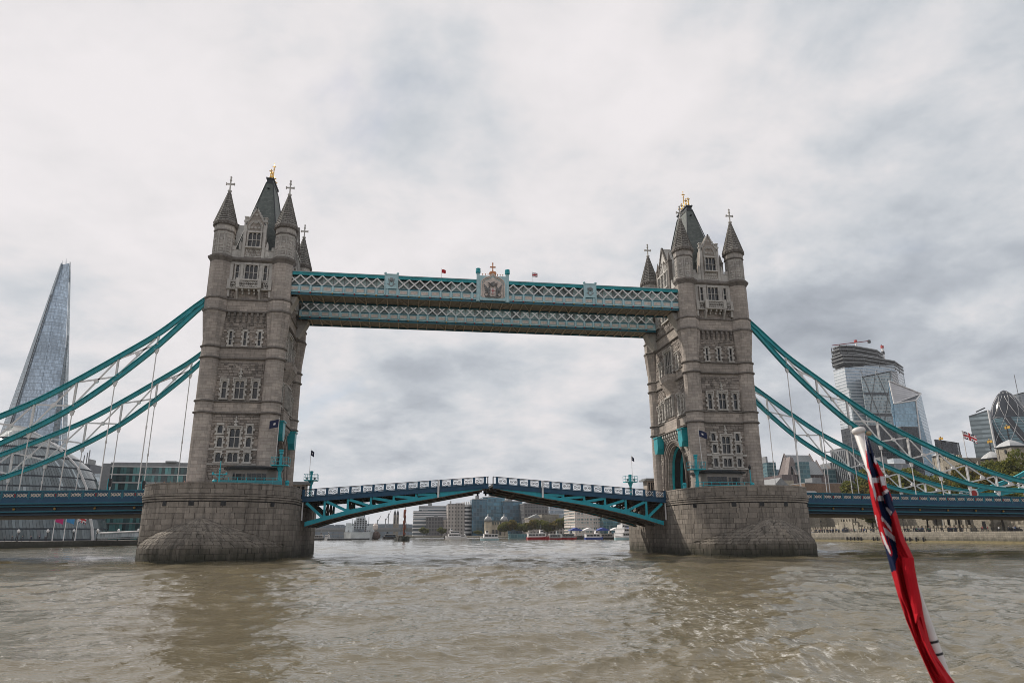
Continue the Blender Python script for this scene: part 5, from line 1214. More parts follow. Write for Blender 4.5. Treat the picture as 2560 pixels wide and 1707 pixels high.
# ------------------------------------------------------------------ far buildings: helpers
def slab4(name, pts, t, mat, parent):
    pts = [Vector(p) for p in pts]; n = (pts[1]-pts[0]).cross(pts[-1]-pts[0]).normalized()
    if n.y > 0: n = -n
    back = [p-n*t for p in pts]; N = len(pts); m = MB(); m.add(pts+back, [tuple(range(N)), tuple(2*N-1-i for i in range(N))]+[(i,i+N,(i+1)%N+N,(i+1)%N) for i in range(N)]); return m.build(name, mat, parent)
def ground_ext(a, b, z=0.0):                            # run the line a->b on down to z
    a, b = Vector(a), Vector(b); t = (z-a.z)/(b.z-a.z) if abs(b.z-a.z) > 1e-6 else 0; return a+(b-a)*t
def block(name, label, X0, X1, Y0, Y1, z0, z1, wall, roof='grey', floors=0, fl_mat=None, fl_h=.5, roofkit=1, cat='building', bays=0, bay_mat=None):
    r = empty(name, label, cat, ((X0+X1)/2, (Y0+Y1)/2, z0)); w, d, h = abs(X1-X0)/2, (Y1-Y0)/2, z1-z0
    m = MB(); m.box(-w,w,-d,d,0,h); m.build('wall', MT[wall], r); m = MB(); m.box(-w-.15,w+.15,-d-.15,d+.15,h,h+.5); m.build('roof', MT[roof], r)
    for k in range(floors): z = h*(k+1)/floors; m = MB(); m.box(-w-.28,w+.28,-d-.28,d+.28,z-fl_h,z-.02); m.build('floor_band', MT[fl_mat or roof], r)
    for k in range(bays+1 if bays else 0): x = -w+2*w*k/bays; m = MB(); m.box(x-.25,x+.25,-d-.22,-d+.1,0,h-.1); m.build('bay_mullion', MT[bay_mat or fl_mat or roof], r)
    if roofkit:
        rg = random.Random(int(abs(X0)*7)); 
        for k in range(roofkit): a = rg.uniform(-w*.7,w*.3); m = MB(); m.box(a,a+w*rg.uniform(.2,.5),-d*.5,d*.5,h+.5,h+.5+rg.uniform(.04,.10)*h+.8); m.build('roof_plant', MT['grey'], r)
    return r
def blockpx(name, label, p0, p1, pt, y, dep, wall, z0=2.5, **k):
    a, b = AY(p0, pt, y), AY(p1, pt, y); return block(name, label, a.x, b.x, y, y+dep, z0, (a.z+b.z)/2, wall, **k)
MT['f_shard'] = facade('tower_glass_blue', (.38,.46,.55), (.25,.31,.37), 1.5, 3.9, .10, .13, .28, .10, .55)
MT['f_shardp'] = facade('tower_glass_pale', (.42,.47,.50), (.30,.33,.35), 1.5, 3.9, .14, .2, .2, .15, .5)
MT['f_dark'] = paint('dark_seam', (.03,.04,.055), .4, .2)
MT['mesh'] = facade('scaffold_net', (.10,.14,.17), (.22,.25,.27), 3.0, 3.9, .12, .2, .5, .4, .1)
# ---- the pointed glass skyscraper
Ys = 690
sh = empty('glass_skyscraper', 'tall pointed glass skyscraper tapering to open shards at its top, left of the bridge', 'skyscraper', tuple(AY(90, 1330, Ys+20)*1))
sh.location.z = 2
def shp(px, py, y): return AY(px, py, y)-sh.location
def facet(name, tl, tr, br, bl, ys, mat, t=1.5):
    a, b, c, d = shp(*tl, ys[0]), shp(*tr, ys[1]), shp(*br, ys[2]), shp(*bl, ys[3]); return slab4(name, [a, b, ground_ext(b, c), ground_ext(a, d)], t, MT[mat], sh)
facet('glass_facet', (153.5,658), (155.5,664), (86,1063), (25,1059), (Ys,)*4, 'f_shard')
facet('glass_facet', (158.5,661), (173.5,658), (154,1085), (89,1063), (Ys, Ys+8, Ys+14, Ys), 'f_shard')
facet('glass_fin', (151,660), (152.5,657), (26.5,1059), (15,1042), (Ys+10, Ys-2, Ys-2, Ys+10), 'f_shardp', .8)
facet('glass_fin', (174.2,655), (175.6,655), (166,1095), (155,1095), (Ys+14, Ys+22, Ys+22, Ys+14), 'f_shardp', .8)
facet('seam', (155.6,668), (158.4,668), (89.5,1063), (85.6,1063), (Ys+1.5,)*4, 'f_dark')
facet('seam', (127,735), (128.8,735), (27.5,1059), (24.5,1059), (Ys-2.2,)*4, 'f_dark', .4)
q = [shp(168.5,838,Ys+6), shp(170.6,838,Ys+8), shp(147,1085,Ys+8), shp(132,1085,Ys+6)]
slab4('scaffold_strip', [q[0], q[1], ground_ext(q[1], q[2]), ground_ext(q[0], q[3])], .6, MT['mesh'], sh)
for (a, b, c, y) in (((155.5,651),(153,700),(157.5,700),Ys+1),((165.4,645.5),(160,690),(166.5,700),Ys+9),((174.6,653),(169,705),(175,705),Ys+12)):
    slab4('open_shard', [shp(*a, y), shp(*c, y), shp(*b, y)], .6, MT['f_shardp'], sh)
back = MB(); A = [shp(30,1058,Ys+60), shp(150,1085,Ys+60), shp(140,1085,Ys+20), shp(40,1058,Ys+20)]; T0 = shp(162,690,Ys+25)
base = [ground_ext(T0+Vector((0,0,0)), a) for a in A]; back.loft(base, [b+(T0-b)*.97 for b in base]); back.build('inner_core', MT['f_dark'], sh)
# ---- round glass hall
ch = empty('round_glass_hall', 'round leaning glass hall with tilted bands of panes behind the suspension chains', 'hall', (-165, 195, 2.0))
SIL = [(259,1340),(252,1300),(247,1262),(241,1223),(221,1179),(192,1148),(154.8,1119),(110.6,1092.8),(55,1072),(0,1059.6)]
LV = []
zs = np.linspace(0, 44, 12); silz = [AY(px, py, 195) for px, py in SIL]; sx = [p.x for p in silz]; sz = [p.z for p in silz]
for z in zs:
    xr = float(np.interp(z+2, sz, sx)); xc = -165-.55*z*.45; LV.append((xc+165, max(5.0, xr-xc), z))
def ring(l, a): xc, R, z = l; return Vector((xc+R*math.cos(a), R*.95*math.sin(a), z))
pg = [glass('hall_pane_a', (.13,.155,.165), .14, .25, .6, .35), glass('hall_pane_b', (.30,.34,.36), .2, .2, .5, .3)]
nseg = 84; rest = MB()
for i in range(len(LV)-1):
    lo, hi = LV[i], LV[i+1]
    m = MB(); n = 48; A = [ring(lo, 2*PI*k/n) for k in range(n)]; B = [Vector((p.x, p.y, p.z+.55)) for p in A]; m.loft([p*1 for p in A], B); m.build('floor_band', MT['f_dark'], ch)
    core = [ring(lo, 2*PI*k/n)*1 for k in range(n)]; m = MB(); m.loft([Vector((LV[i][0]+(p.x-LV[i][0])*.985, p.y*.985, p.z)) for p in core], [Vector((LV[i+1][0]+(p.x-LV[i+1][0])*.985, p.y*.985, p.z)) for p in [ring(hi, 2*PI*k/n) for k in range(n)]]); m.build('hall_core', MT['f_dark'], ch)
    for k in range(nseg):
        a0 = -PI*.80+1.05*PI*k/nseg; a1 = a0+1.05*PI/nseg; g_ = (a1-a0)*.05
        q = [ring(lo, a0+g_), ring(lo, a1-g_), ring(hi, a1-g_), ring(hi, a0+g_)]; q[0].z += .6; q[1].z += .6
        n_ = (q[1]-q[0]).cross(q[3]-q[0]).normalized(); q = [p+n_*.05 for p in q]
        vis = a0 > -PI*.66
        mb = MB().add(q+[p-n_*.12 for p in q], [(0,1,2,3),(0,4,5,1),(1,5,6,2),(2,6,7,3),(3,7,4,0)])
        mt = pg[1] if random.random() < .06 else pg[0]
        NP_ = globals().setdefault('HALL_PANES', [0])
        if vis and 3 <= i < 9 and nseg*.28 < k < nseg*.96 and NP_[0] < 300: mb.build('pane', mt, ch); NP_[0] += 1
        else: rest.add(q, [(0,1,2,3)])
rest.build('panes', pg[0], ch, kind='stuff')
m = MB(); A = [ring(LV[-1], 2*PI*k/40) for k in range(40)]; m.loft(A, [Vector((p.x*.5-8, p.y*.5, p.z+2.2)) for p in A]); m.build('roof', MT['grey'], ch)
m = MB()                                                # pale ribbon down the leaning edge
for i in range(len(LV)-1): m.bar(ring(LV[i], -.30)+Vector((.3,0,0)), ring(LV[i+1], -.30)+Vector((.3,0,0)), 1.2, .5, (0,-1,0))
m.build('edge_ribbon', MT['white'], ch)
# ---- green glass office by the pier
a, b = AY(262,1160,232), AY(486,1152,232)
go = empty('glass_office', 'green glass office with white floor lines between the hall and the nearer pier', 'office', (a.x, 232, 2.0)); W_ = b.x-a.x; H_ = a.z-2+1
m = MB(); m.box(1.5,W_,1.0,36,0,H_-1.75); m.build('wall', MT['f_dark'], go); m = MB(); m.box(-.6,3.0,-.6,30,0,H_-.6); m.build('end_wall', MT['conc'] if 'conc' in MT else MT['grey'], go)
m = MB(); m.box(2.5,W_+2,.2,34,H_-1.7,H_); m.box(W_*.68,W_*.8,-1,6,H_,H_+.7); m.build('roof', MT['grey'], go)
gp = [glass('office_pane_teal', (.07,.20,.20), .1, .15, .6, .6), glass('office_pane_dark', (.02,.055,.06), .08, 0, .6, .6)]
nf, nc = 9, 26; fh = (H_-1.8)/nf; rg = random.Random(4); pw = (W_-3)/nc
for i in range(nf):
    m = MB(); m.box(2.6,W_,-.35,.4,i*fh+fh-.42,i*fh+fh-.02); m.build('floor_line', MT['white'] if i % 2 == 0 or i > 5 else MT['grey'], go)
    for k in range(nc):
        m = MB(); m.box(3.0+k*pw+.06,3.0+(k+1)*pw-.06,.0,.1,i*fh+.1,i*fh+fh-.45); m.build('pane', gp[0] if rg.random() < .55 else gp[1], go)
blockpx('office_block', 'small pale office block in the gap between round hall and green office', 237, 252, 1184, 430, 30, 'f_shardp')
r = blockpx('dark_tower', 'small dark block with rooftop rail just right of the round hall', 204, 226, 1160, 560, 30, 'f_dark')
for k, (px, h) in enumerate(((196,16),(201,20),(189,12))): p = AY(px, 1160, 560); m = MB(); m.tube([(p.x-r.location.x,0,30),(p.x-r.location.x,0,p.z+h*.6)], .5, 5); m.build('roof_mast', MT['grey'], r)
# ---- along the south quay: lamps, flags, people, a pontoon gangway
for i, (px, lb) in enumerate(((47,'globe lamp on the south quay at the outer end of the row'),(120,'globe lamp on the south quay left of the magenta flag'),(185,'globe lamp on the south quay beside the third flagpole'),(245,'globe lamp on the south quay at the end of the round hall'),(297,'globe lamp on the south quay over the gangway'),(346,'globe lamp on the south quay closest to the pier'))):
    p = AX(px, 1345, -137.5-i*.0) if px < 200 else AY(px, 1345, 150+(px-245)*.35)
    q = AY(px, 1327-(px/346)*3, p.y); r = empty('quay_lamp', lb, 'street lamp', (q.x, q.y, 2.0), group='globe lamps along the south quay'); h = q.z-2.0
    m = MB(); m.lathe([(.28,0),(.16,.8),(.12,h-.7)], 6); m.build('lamp_post', MT['black'], r); m = MB(); m.lathe([(.1,h-.7),(.42,h-.35),(.46,h),(.3,h+.35),(.05,h+.5)], 10); m.build('lamp_globe', MT['white'], r, smooth=True)
for px, pt, c, lb in ((140,1284,'magenta','tall flagpole with magenta flag in front of the round hall'),(168,1284,'sky','tall flagpole with blue flag in front of the round hall'),(197,1284,'union','tall flagpole with union flag in front of the round hall')):
    b_ = AY(px-10, 1350, 148); t_ = AY(px, pt, 148); make_flag(b_.x, 148, 2.0, t_.z, lb, c, 3.2, 2.6, .5, lean=(t_.x-b_.x, 0), ang=0, r_=.14)
for i in range(16):
    y = 98+i*3.6; xq = -139.5-random.random()*2; add_person(xq, y, 2.0, 'passer-by in dark clothes strolling on the south quay below the round hall', None, 'strollers on the south quay')
r = empty('gangway', 'white roofed gangway on the south quay under the green office', 'gangway', tuple(AY(247, 1338, 150))); r.location.z = 2.4
e = AY(350, 1334, 172)-r.location
m = MB(); m.bar((0,0,.2),(e.x,e.y,.5),2.2,.3); m.build('walkway', MT['grey'], r); m = MB(); m.bar((0,0,2.2),(e.x,e.y,3.0),2.4,.35); m.build('roof', MT['white'], r)
m = MB(); m.bar((0,-1.0,1.2),(e.x,e.y-1.0,1.7),.15,1.5); m.build('side_screen', MT['f_shardp'], r)
# ------------------------------------------------------------------ the city skyscrapers behind the right-hand chains
MT['f_22'] = facade('tower_glass_silver', (.30,.36,.42), (.50,.53,.56), 1.5, 4.2, .06, .34, .25, .12, .5)
MT['f_22p'] = facade('tower_glass_white', (.50,.54,.57), (.62,.64,.66), 1.5, 4.2, .06, .3, .15, .2, .3)
MT['f_cheese'] = facade('tower_glass_green_grey', (.20,.25,.27), (.40,.43,.43), 2.0, 4.0, .14, .26, .45, .15, .4)
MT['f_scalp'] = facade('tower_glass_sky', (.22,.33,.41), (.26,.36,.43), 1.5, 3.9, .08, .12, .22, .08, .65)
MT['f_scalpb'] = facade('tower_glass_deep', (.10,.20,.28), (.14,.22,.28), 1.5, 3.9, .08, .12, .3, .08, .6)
MT['louvre'] = facade('pale_louvres', (.62,.60,.61), (.40,.40,.42), 50, 2.4, .0, .35, .05, .5, 0)
MT['f_black'] = facade('dark_office_glass', (.022,.026,.034), (.035,.04,.05), 2.2, 3.8, .22, .22, .6, .15, .2)
MT['f_striped'] = facade('dark_striped_front', (.02,.025,.03), (.20,.21,.22), 2.6, 60, .35, .0, .4, .2, .1)
MT['f_will'] = facade('ribbed_glass_front', (.30,.35,.36), (.17,.21,.22), 40, 4.2, .0, .42, .2, .2, .3)
MT['f_grey'] = facade('grey_block_front', (.14,.16,.18), (.26,.27,.28), 6, 4.0, .3, .3, .4, .3, .1)
MT['f_tealblk'] = facade('teal_block_front', (.05,.13,.15), (.09,.17,.18), 3, 3.6, .12, .3, .3, .2, .3)
def tower_px(label, plan, mat, z0=3.4, roof='grey', cat='skyscraper', name='skyscraper', mats=None):
    """vertical prism from measured top corners: plan = (px, py of the corner's top, distance)"""
    P_ = [AY(*p) for p in plan]; c = sum(P_, Vector())/len(P_); r = empty(name, label, cat, (c.x, c.y, z0)); n = len(P_)
    loc = [p-Vector((c.x,c.y,z0)) for p in P_]
    for i in range(n):
        a, b = loc[i], loc[(i+1)%n]; m = MB(); d = (b-a); d.z = 0; nn = Vector((d.y,-d.x,0)).normalized()
        m.add([Vector((a.x,a.y,0)),Vector((b.x,b.y,0)),b,a]+[Vector((a.x,a.y,0))-nn*.8,Vector((b.x,b.y,0))-nn*.8,b-nn*.8,a-nn*.8], [(0,1,2,3),(7,6,5,4),(3,2,6,7),(0,4,5,1),(1,5,6,2),(0,3,7,4)])
        m.build('facade', MT[mats[i] if mats else mat], r)
    m = MB(); m.add([p+Vector((0,0,.2)) for p in loc]+[p-Vector((0,0,1.2)) for p in loc], [tuple(range(n)), tuple(2*n-1-i for i in range(n))]+[(i,i+n,(i+1)%n+n,(i+1)%n) for i in range(n)]); m.build('roof', MT[roof], r)
    return r, loc
t22, l22 = tower_px('tallest silver glass skyscraper with unfinished crown floors and a crane', [(2083,926,712),(2111,917,690),(2160,913,690),(2236,912,712),(2256,917,745),(2110,926,770)], 'f_22', mats=['f_22p','f_22','f_22','f_22','f_22','f_22'])
zt = l22[2].z
lo = AY(2138,1065,686)-t22.location; a_ = AY(2121,970,686)-t22.location
m = MB(); m.box(a_.x,lo.x,a_.y,a_.y+6,0,a_.z); m.build('stepped_bay', MT['f_22p'], t22)
cx_ = sum(p.x for p in l22)/6; cy_ = sum(p.y for p in l22)/6
def scaled(k, dx=0): return [((p.x-cx_)*k+cx_+dx, (p.y-cy_)*k+cy_) for p in l22]
for k, (z, s, dx) in enumerate(((3.0,1.02,0),(8.0,1.03,0),(12.5,1.03,0),(18.0,.74,-11),(23.0,.76,-11),(28.0,.72,-10))):
    m = MB(); q = scaled(s, dx); m.loft([(x,y,zt+z) for x,y in q],[(x,y,zt+z+1.2) for x,y in q]); m.build('floor_slab', MT['slabgrey'] if 'slabgrey' in MT else MT['grey'], t22)
for k, (z0_, z1_, s, dx) in enumerate(((0,12.5,.62,0),(12.5,29,.36,-9))):
    m = MB(); q = scaled(s, dx); m.loft([(x,y,zt+z0_) for x,y in q],[(x,y,zt+z1_) for x,y in q]); m.build('unfinished_core', MT['f_black'], t22)
for k in range(9):
    q = scaled(1.0); a, b = Vector((*q[k % 5],0)), Vector((*q[(k % 5)+1],0)); p = a.lerp(b, .5 if k > 4 else .02); m = MB(); m.tube([(p.x,p.y,zt),(p.x,p.y,zt+12.5)], .55, 5); m.build('column', MT['darksteel'], t22)
for k in range(7):
    q = scaled(.74,-11); a, b = Vector((*q[k % 5],0)), Vector((*q[(k % 5)+1],0)); p = a.lerp(b, .5 if k > 4 else .02); m = MB(); m.tube([(p.x,p.y,zt+12.5),(p.x,p.y,zt+29)], .5, 5); m.build('column', MT['darksteel'], t22)
def tower_crane(base, top, jl, jr, label):
    b, t = Vector(base), Vector(top); r = empty('tower_crane', label, 'crane', tuple(b)); h = (t-b).z
    m = MB(); m.bar((0,0,0),(0,0,h),2.0,2.0,(0,1,0)); m.build('mast', MT['white'], r)
    m = MB(); m.bar(Vector(jl)-b,Vector(jr)-b,.9,1.0); m.build('jib', MT['dkred'], r)
    m = MB(); m.box(-1.5,1.5,-1.5,1.5,h-1.5,h+2.2); m.build('cab', MT['red'], r)
    j = Vector(jr)-b; m = MB(); m.box(j.x-2.5,j.x+.5,j.y-1.4,j.y+1.4,j.z-3.2,j.z+1.0); m.build('counterweight', MT['darksteel'], r)
tower_crane(AY(2142,874,720), AY(2140.5,854,720), AY(2080,863.5,720), AY(2174,852,720), 'red and white tower crane with long jib atop the tallest city skyscraper')
tower_crane(AY(2210,898,735), AY(2207,868,735), AY(2203,862,735), AY(2209,880,735), 'small red crane mast standing on the lower shoulder of the tallest skyscraper')
tch, lch = tower_px('sloping grey green glass skyscraper with dark bands, left behind the faceted one', [(2153,942,640),(2228,927,640),(2243,929,664),(2165,944,690)], 'f_cheese', mats=['f_cheese','f_black','f_cheese','f_cheese'])
for py in (984, 1036, 1092):
    z = AY(2190,py,640).z-3.4; m = MB(); m.box(lch[0].x,lch[1].x,lch[0].y-.6,lch[0].y+.4,z-1.5,z+1.5); m.build('dark_band', MT['f_black'], tch)
z = lch[1].z; n = 4; wv = (lch[1].x-lch[0].x)/n; zz_ = [z*.28+k*z*.18 for k in range(5)]
for k in range(4):
    for i in range(n):
        m = MB(); s = (i+k) % 2; m.bar((lch[0].x+wv*(i+s),lch[0].y-.5,zz_[k]),(lch[0].x+wv*(i+1-s),lch[0].y-.5,zz_[k+1]),.5,.55); m.build('mega_brace', MT['grey'], tch)
# the faceted one
Yc = 560; sc = empty('skyscraper', 'faceted blue glass skyscraper with a pale pointed triangular top', 'skyscraper', tuple(AY(2270,1330,Yc))); sc.location.z = 3.4
S_ = lambda px, py, y: AY(px, py, y)-sc.location
A_, B_, C_, D_ = S_(2222,952,Yc+4), S_(2302,984,Yc+26), S_(2289,1000.5,Yc-4), S_(2234.5,1009,Yc)
Db, Cb, Bb, Ab = ground_ext(D_, S_(2249,1160,Yc)), ground_ext(C_, S_(2309,1170,Yc-4)), ground_ext(B_, S_(2344,1165,Yc+26)), ground_ext(A_, S_(2247,1160,Yc+12))
slab4('pale_top', [A_, B_, D_], .8, MT['louvre'], sc); slab4('roof_recess', [D_+Vector((0,.5,0)), B_+Vector((0,.5,0)), C_+Vector((0,.5,0))], .6, MT['f_dark'], sc)
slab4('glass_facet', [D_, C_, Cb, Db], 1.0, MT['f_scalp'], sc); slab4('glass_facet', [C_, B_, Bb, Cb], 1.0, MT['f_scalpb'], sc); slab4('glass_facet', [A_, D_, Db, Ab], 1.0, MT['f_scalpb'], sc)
m = MB(); m.loft([Ab,Db+Vector((0,2,0)),Cb+Vector((0,3,0)),Bb+Vector((0,3,0))],[Ab.lerp(A_,.74)+Vector((0,3,0)),Db.lerp(D_,.92)+Vector((0,3,0)),Cb.lerp(C_,.90)+Vector((0,4,0)),Bb.lerp(B_,.82)+Vector((0,4,0))]); m.build('inner_core', MT['f_dark'], sc)
for p, q in ((A_,B_),(A_,D_),(D_,B_),(D_,C_),(C_,B_),(C_,Cb)): m = MB(); m.tube([p+Vector((0,-.6,0)),q+Vector((0,-.6,0))], .75, 5); m.build('edge_trim', MT['white'], sc)
blockpx('office_tower', 'broad black glass office tower below the sloping skyscraper', 2150, 2240, 1064, 470, 30, 'f_black', z0=3.4, roofkit=0, cat='office tower')
blockpx('office_tower', 'narrow black office tower in front of the faceted skyscraper', 2252, 2294, 1067, 490, 30, 'f_black', z0=3.4, roofkit=0, cat='office tower')
blockpx('office_tower', 'dark office tower with pale vertical stripes behind the flagstaff top', 2118, 2146, 1118, 400, 24, 'f_striped', z0=3.4, roofkit=0, cat='office tower')
tower_px('black slab office tower with sloping roof beside the old keep', [(2337,1098,430),(2392,1106,430),(2396,1107,460),(2340,1099,460)], 'f_black', cat='office tower', name='office_tower')
tw, lw = tower_px('grey green ribbed glass office tower left of the egg shaped skyscraper', [(2421.5,1040,461),(2469,1025,450),(2474,1026,470),(2430,1042,490)], 'f_will', cat='office tower', name='office_tower')
m = MB(); m.tube([lw[1]+Vector((0,-.5,0)), Vector((lw[1].x,lw[1].y-.5,0))], .8, 5); m.build('edge_trim', MT['white'], tw)
m = MB(); c = (lw[0]+lw[1])/2; m.bar(c+Vector((2,4,2)),c+Vector((12,4,6)),1,1); m.build('roof_crane_arm', MT['darksteel'], tw)
tb, lb_ = tower_px('grey office tower with a mast, right behind the egg shaped skyscraper', [(2524,990,700),(2545,984,690),(2640,960,690),(2640,960,730)], 'f_grey', cat='office tower', name='office_tower')
p = lb_[1]; m = MB(); m.tube([p,p+Vector((0,0,26))], .45, 5); m.build('mast', MT['grey'], tb)
# the egg-shaped skyscraper
gx = AY(2505,975,640); GZ = gx.z-3.4; gk = empty('egg_shaped_skyscraper', 'dark egg shaped glass skyscraper wrapped in white diagonal lines', 'skyscraper', (gx.x+2, 640, 3.4)); s_ = GZ/180
PRF = [(25.5,0),(27,25),(29,55),(29.6,80),(28.6,100),(26.4,120),(23,138),(18.5,153),(13.5,165),(8,174),(3.5,178.5),(.3,180)]
PRF = [(r*s_*1.03, z*s_) for r, z in PRF]
def gm():
    m, nt, p = new_mat('spiral_glass'); oc = nd(nt, 'ShaderNodeTexCoord', 3); s = nt.nodes.new('ShaderNodeSeparateXYZ'); nt.links.new(oc, s.inputs[0])
    a = mth(nt, 'MULTIPLY', mth(nt, 'ARCTAN2', s.outputs[1], s.outputs[0]), 6/(2*PI)); zn = mth(nt, 'DIVIDE', s.outputs[2], GZ)
    st = mth(nt, 'LESS_THAN', mth(nt, 'FRACT', mth(nt, 'ADD', a, mth(nt, 'MULTIPLY', zn, 3.2))), .36)
    top = mth(nt, 'GREATER_THAN', zn, .79); fl = mth(nt, 'LESS_THAN', mth(nt, 'FRACT', mth(nt, 'MULTIPLY', zn, 44)), .22)
    c = mixc(nt, mth(nt, 'MAXIMUM', st, top), rgba((.12,.21,.24)), rgba((.016,.020,.028))); c = mixc(nt, mth(nt, 'MULTIPLY', fl, mth(nt, 'SUBTRACT', 1.0, mth(nt, 'MAXIMUM', st, top))), c, rgba((.05,.085,.10)))
    _inp(nt, p, 'Base Color', c); p.inputs['Roughness'].default_value = .12; p.inputs['Metallic'].default_value = 0.0; p.inputs['Specular IOR Level'].default_value = .35; return m
m = MB(); m.lathe(PRF, 48); m.build('glass_shell', gm(), gk, smooth=True)
zr = [p[1] for p in PRF]; rr_ = [p[0] for p in PRF]
for d in (-1, 1):
    for k in range(10):
        pts = []
        for i in range(22):
            z = GZ*(.02+.96*i/21); a = 2*PI*k/10+d*(-1)*z/GZ*3.2*2*PI/6*.5*1.9; R = np.interp(z, zr, rr_)+.2; pts.append((R*math.cos(a), R*math.sin(a), z))
        m = MB(); m.tube(pts, .25, 4, cap=False); m.build('diagonal_rib', MT['white'], gk)
m = MB(); z = GZ*.79; R = float(np.interp(z, zr, rr_)); m.lathe([(R+.3,z-1),(R+.6,z),(R+.3,z+1)], 40, cap=False); m.build('crown_ring', MT['f_dark'], gk)
blockpx('office_block', 'low teal glass office block just right of the farther tower', 1916, 1939, 1156, 600, 30, 'f_tealblk', z0=3.4)
blockpx('office_block', 'narrow pale blue block behind the low teal office', 1934, 1947, 1174, 640, 30, 'f_scalp', z0=3.4)
b = blockpx('office_block', 'long green glass office with white eaves line behind the traffic light', 2066, 2126, 1172, 420, 30, 'f_tealblk', z0=3.4, floors=4, fl_mat='grey')
blockpx('office_block', 'low grey office with curved pale roof left of the keep', 2205, 2274, 1160, 380, 30, 'f_grey', z0=3.4)
blockpx('office_block', 'pale penthouse block beside the broad black tower', 2233, 2262, 1146, 400, 20, 'f_22p', z0=3.4, roofkit=0)
# steep gabled offices
def gables(label):
    Yg = 420; a, b = AY(1954,1186,Yg), AY(2072,1186,Yg); r = empty('gabled_offices', label, 'office', (a.x, Yg, 3.4)); o = r.location
    W = b.x-a.x; H = a.z-3.4; m = MB(); m.box(0,W,0,30,0,H); m.build('wall', MT['plum'], r)
    for k in range(4): m = MB(); m.box(W*.2,W,-.2,.1,H*(.16+.2*k),H*(.16+.2*k)+1.6); m.build('window_strip', MT['wglass'], r)
    for k in range(9): m = MB(); m.box(W*(.2+.095*k),W*(.2+.095*k)+.9,-.5,.1,0,H-.3); m.build('pilaster', MT['plumL'], r)
    m = MB(); m.box(-2,W*.22,-1.5,2,H*.45,H*.9); m.build('stone_wing', MT['wallstone'], r); m = MB(); m.box(0,W*.2,-1.6,-1.4,H*.55,H*.66); m.build('window_strip', MT['wglass'], r)
    def roof(px0, px1, pyr, pye, yo, dep):
        p0, p1, e = AY(px0,pyr,Yg+yo+dep/2)-o, AY(px1,pyr,Yg+yo+dep/2)-o, AY(px0,pye,Yg+yo)-o
        m = MB(); zr_, ze = p0.z, e.z; y0, y1, ym = yo, yo+dep, yo+dep/2
        q0 = [(p0.x,y0,ze),(p0.x,ym,zr_),(p0.x,y1,ze)]; q1 = [(p1.x,y0,ze),(p1.x,ym,zr_),(p1.x,y1,ze)]
        m.add([(x-2,y,z) for x,y,z in q0]+[(x+2,y,z) for x,y,z in q1], [(0,3,4,1),(1,4,5,2),(0,2,5,3)]); m.build('roof', MT['zinc'], r)
        for q, dx in ((q0,-1.0),(q1,1.0)): m = MB(); m.prism([(q[0][1],q[0][2]),(q[1][1],q[1][2]+1.5),(q[2][1],q[2][2])], q[0][0]+dx-.4, q[0][0]+dx+.4, 'x'); m.build('gable_end', MT['plumL'], r)
    roof(1963,2021,1137,1184,8,26); roof(1978,2038,1153,1186,-3,18); roof(2040,2066,1166,1186,2,20)
    g_ = AY(1963,1140,Yg+8)-o; m = MB(); m.prism([(g_.x-3.5,H*.9),(g_.x+9,H*.9),(g_.x+4,H*1.3),(g_.x+1.5,g_.z-1)], 3, 9, 'y'); m.build('front_gable', MT['plumL'], r)
    m = MB(); m.box(g_.x+1,g_.x+4.5,2.8,3.1,H*.95,H*1.15); m.build('gable_window', MT['wglass'], r)
    m = MB(); m.box(W*.34,W*.56,-3.2,2,H*.7,H*1.22); m.build('glazed_bay', MT['f_tealblk'], r)
MT['plum'] = paint('plum_granite', (.13,.10,.10), .7, .2); MT['plumL'] = paint('weathered_plum_stone', (.23,.19,.18), .75, .2); MT['zinc'] = facade('standing_seam_zinc', (.24,.25,.255), (.16,.165,.17), 1.4, 90, .16, 0, .1, .45, .2)
gables('steep gabled plum stone offices with zinc roofs beyond the farther pier')
a, b = AY(1916,1200,230), AY(1982,1199,230); r = empty('low_hall', 'low grey hall with long sloping roof just beyond the farther pier', 'hall', (a.x,230,3.4)); W = b.x-a.x
m = MB(); m.box(0,W,0,20,0,(a.z-3.4)*.7); m.build('wall', MT['plumL'], r); m = MB(); m.prism([(-2,(a.z-3.4)*.7),(W*.5,(a.z-3.4)*1.05),(W+2,(a.z-3.4)*.7)],-1.5,21,'y'); m.build('roof', MT['grey'], r)

# ------------------------------------------------------------------ the castle: keep, curtain wall, gate, wharf
KX = 268.0
def K(px, py, x=KX): return AX(px, py, x)
def keep():
    p0, p1 = K(2356,1150), K(2402,1150); y0, y1 = p1.y, p0.y; z = p0.z
    r = empty('castle_keep', 'old pale stone keep with corner turret among the trees', 'castle', (KX, (y0+y1)/2, 3.4)); h = z-3.4; d = (y1-y0)/2
    m = MB(); m.box(0,22,-d,d,0,h); m.build('wall', MT['wallstone'], r)
    for k in range(9): m = MB(); m.box(-.4,1.2,-d+k*2*d/9+.15,-d+(k+.55)*2*d/9,h,h+1.6); m.build('merlon', MT['wallstone'], r)
    for k in range(5):
        for zz in (h*.84, h*.62): m = MB(); m.box(-.12,.1,-d+(k+.3)*2*d/5,-d+(k+.55)*2*d/5,zz,zz+2.4); m.build('window', MT['wglass'], r)
    for k in range(4): m = MB(); m.box(-.7,0,-d+k*2*d/3.6,-d+k*2*d/3.6+1.1,0,h*.9); m.build('buttress', MT['wharf'], r)
    return r
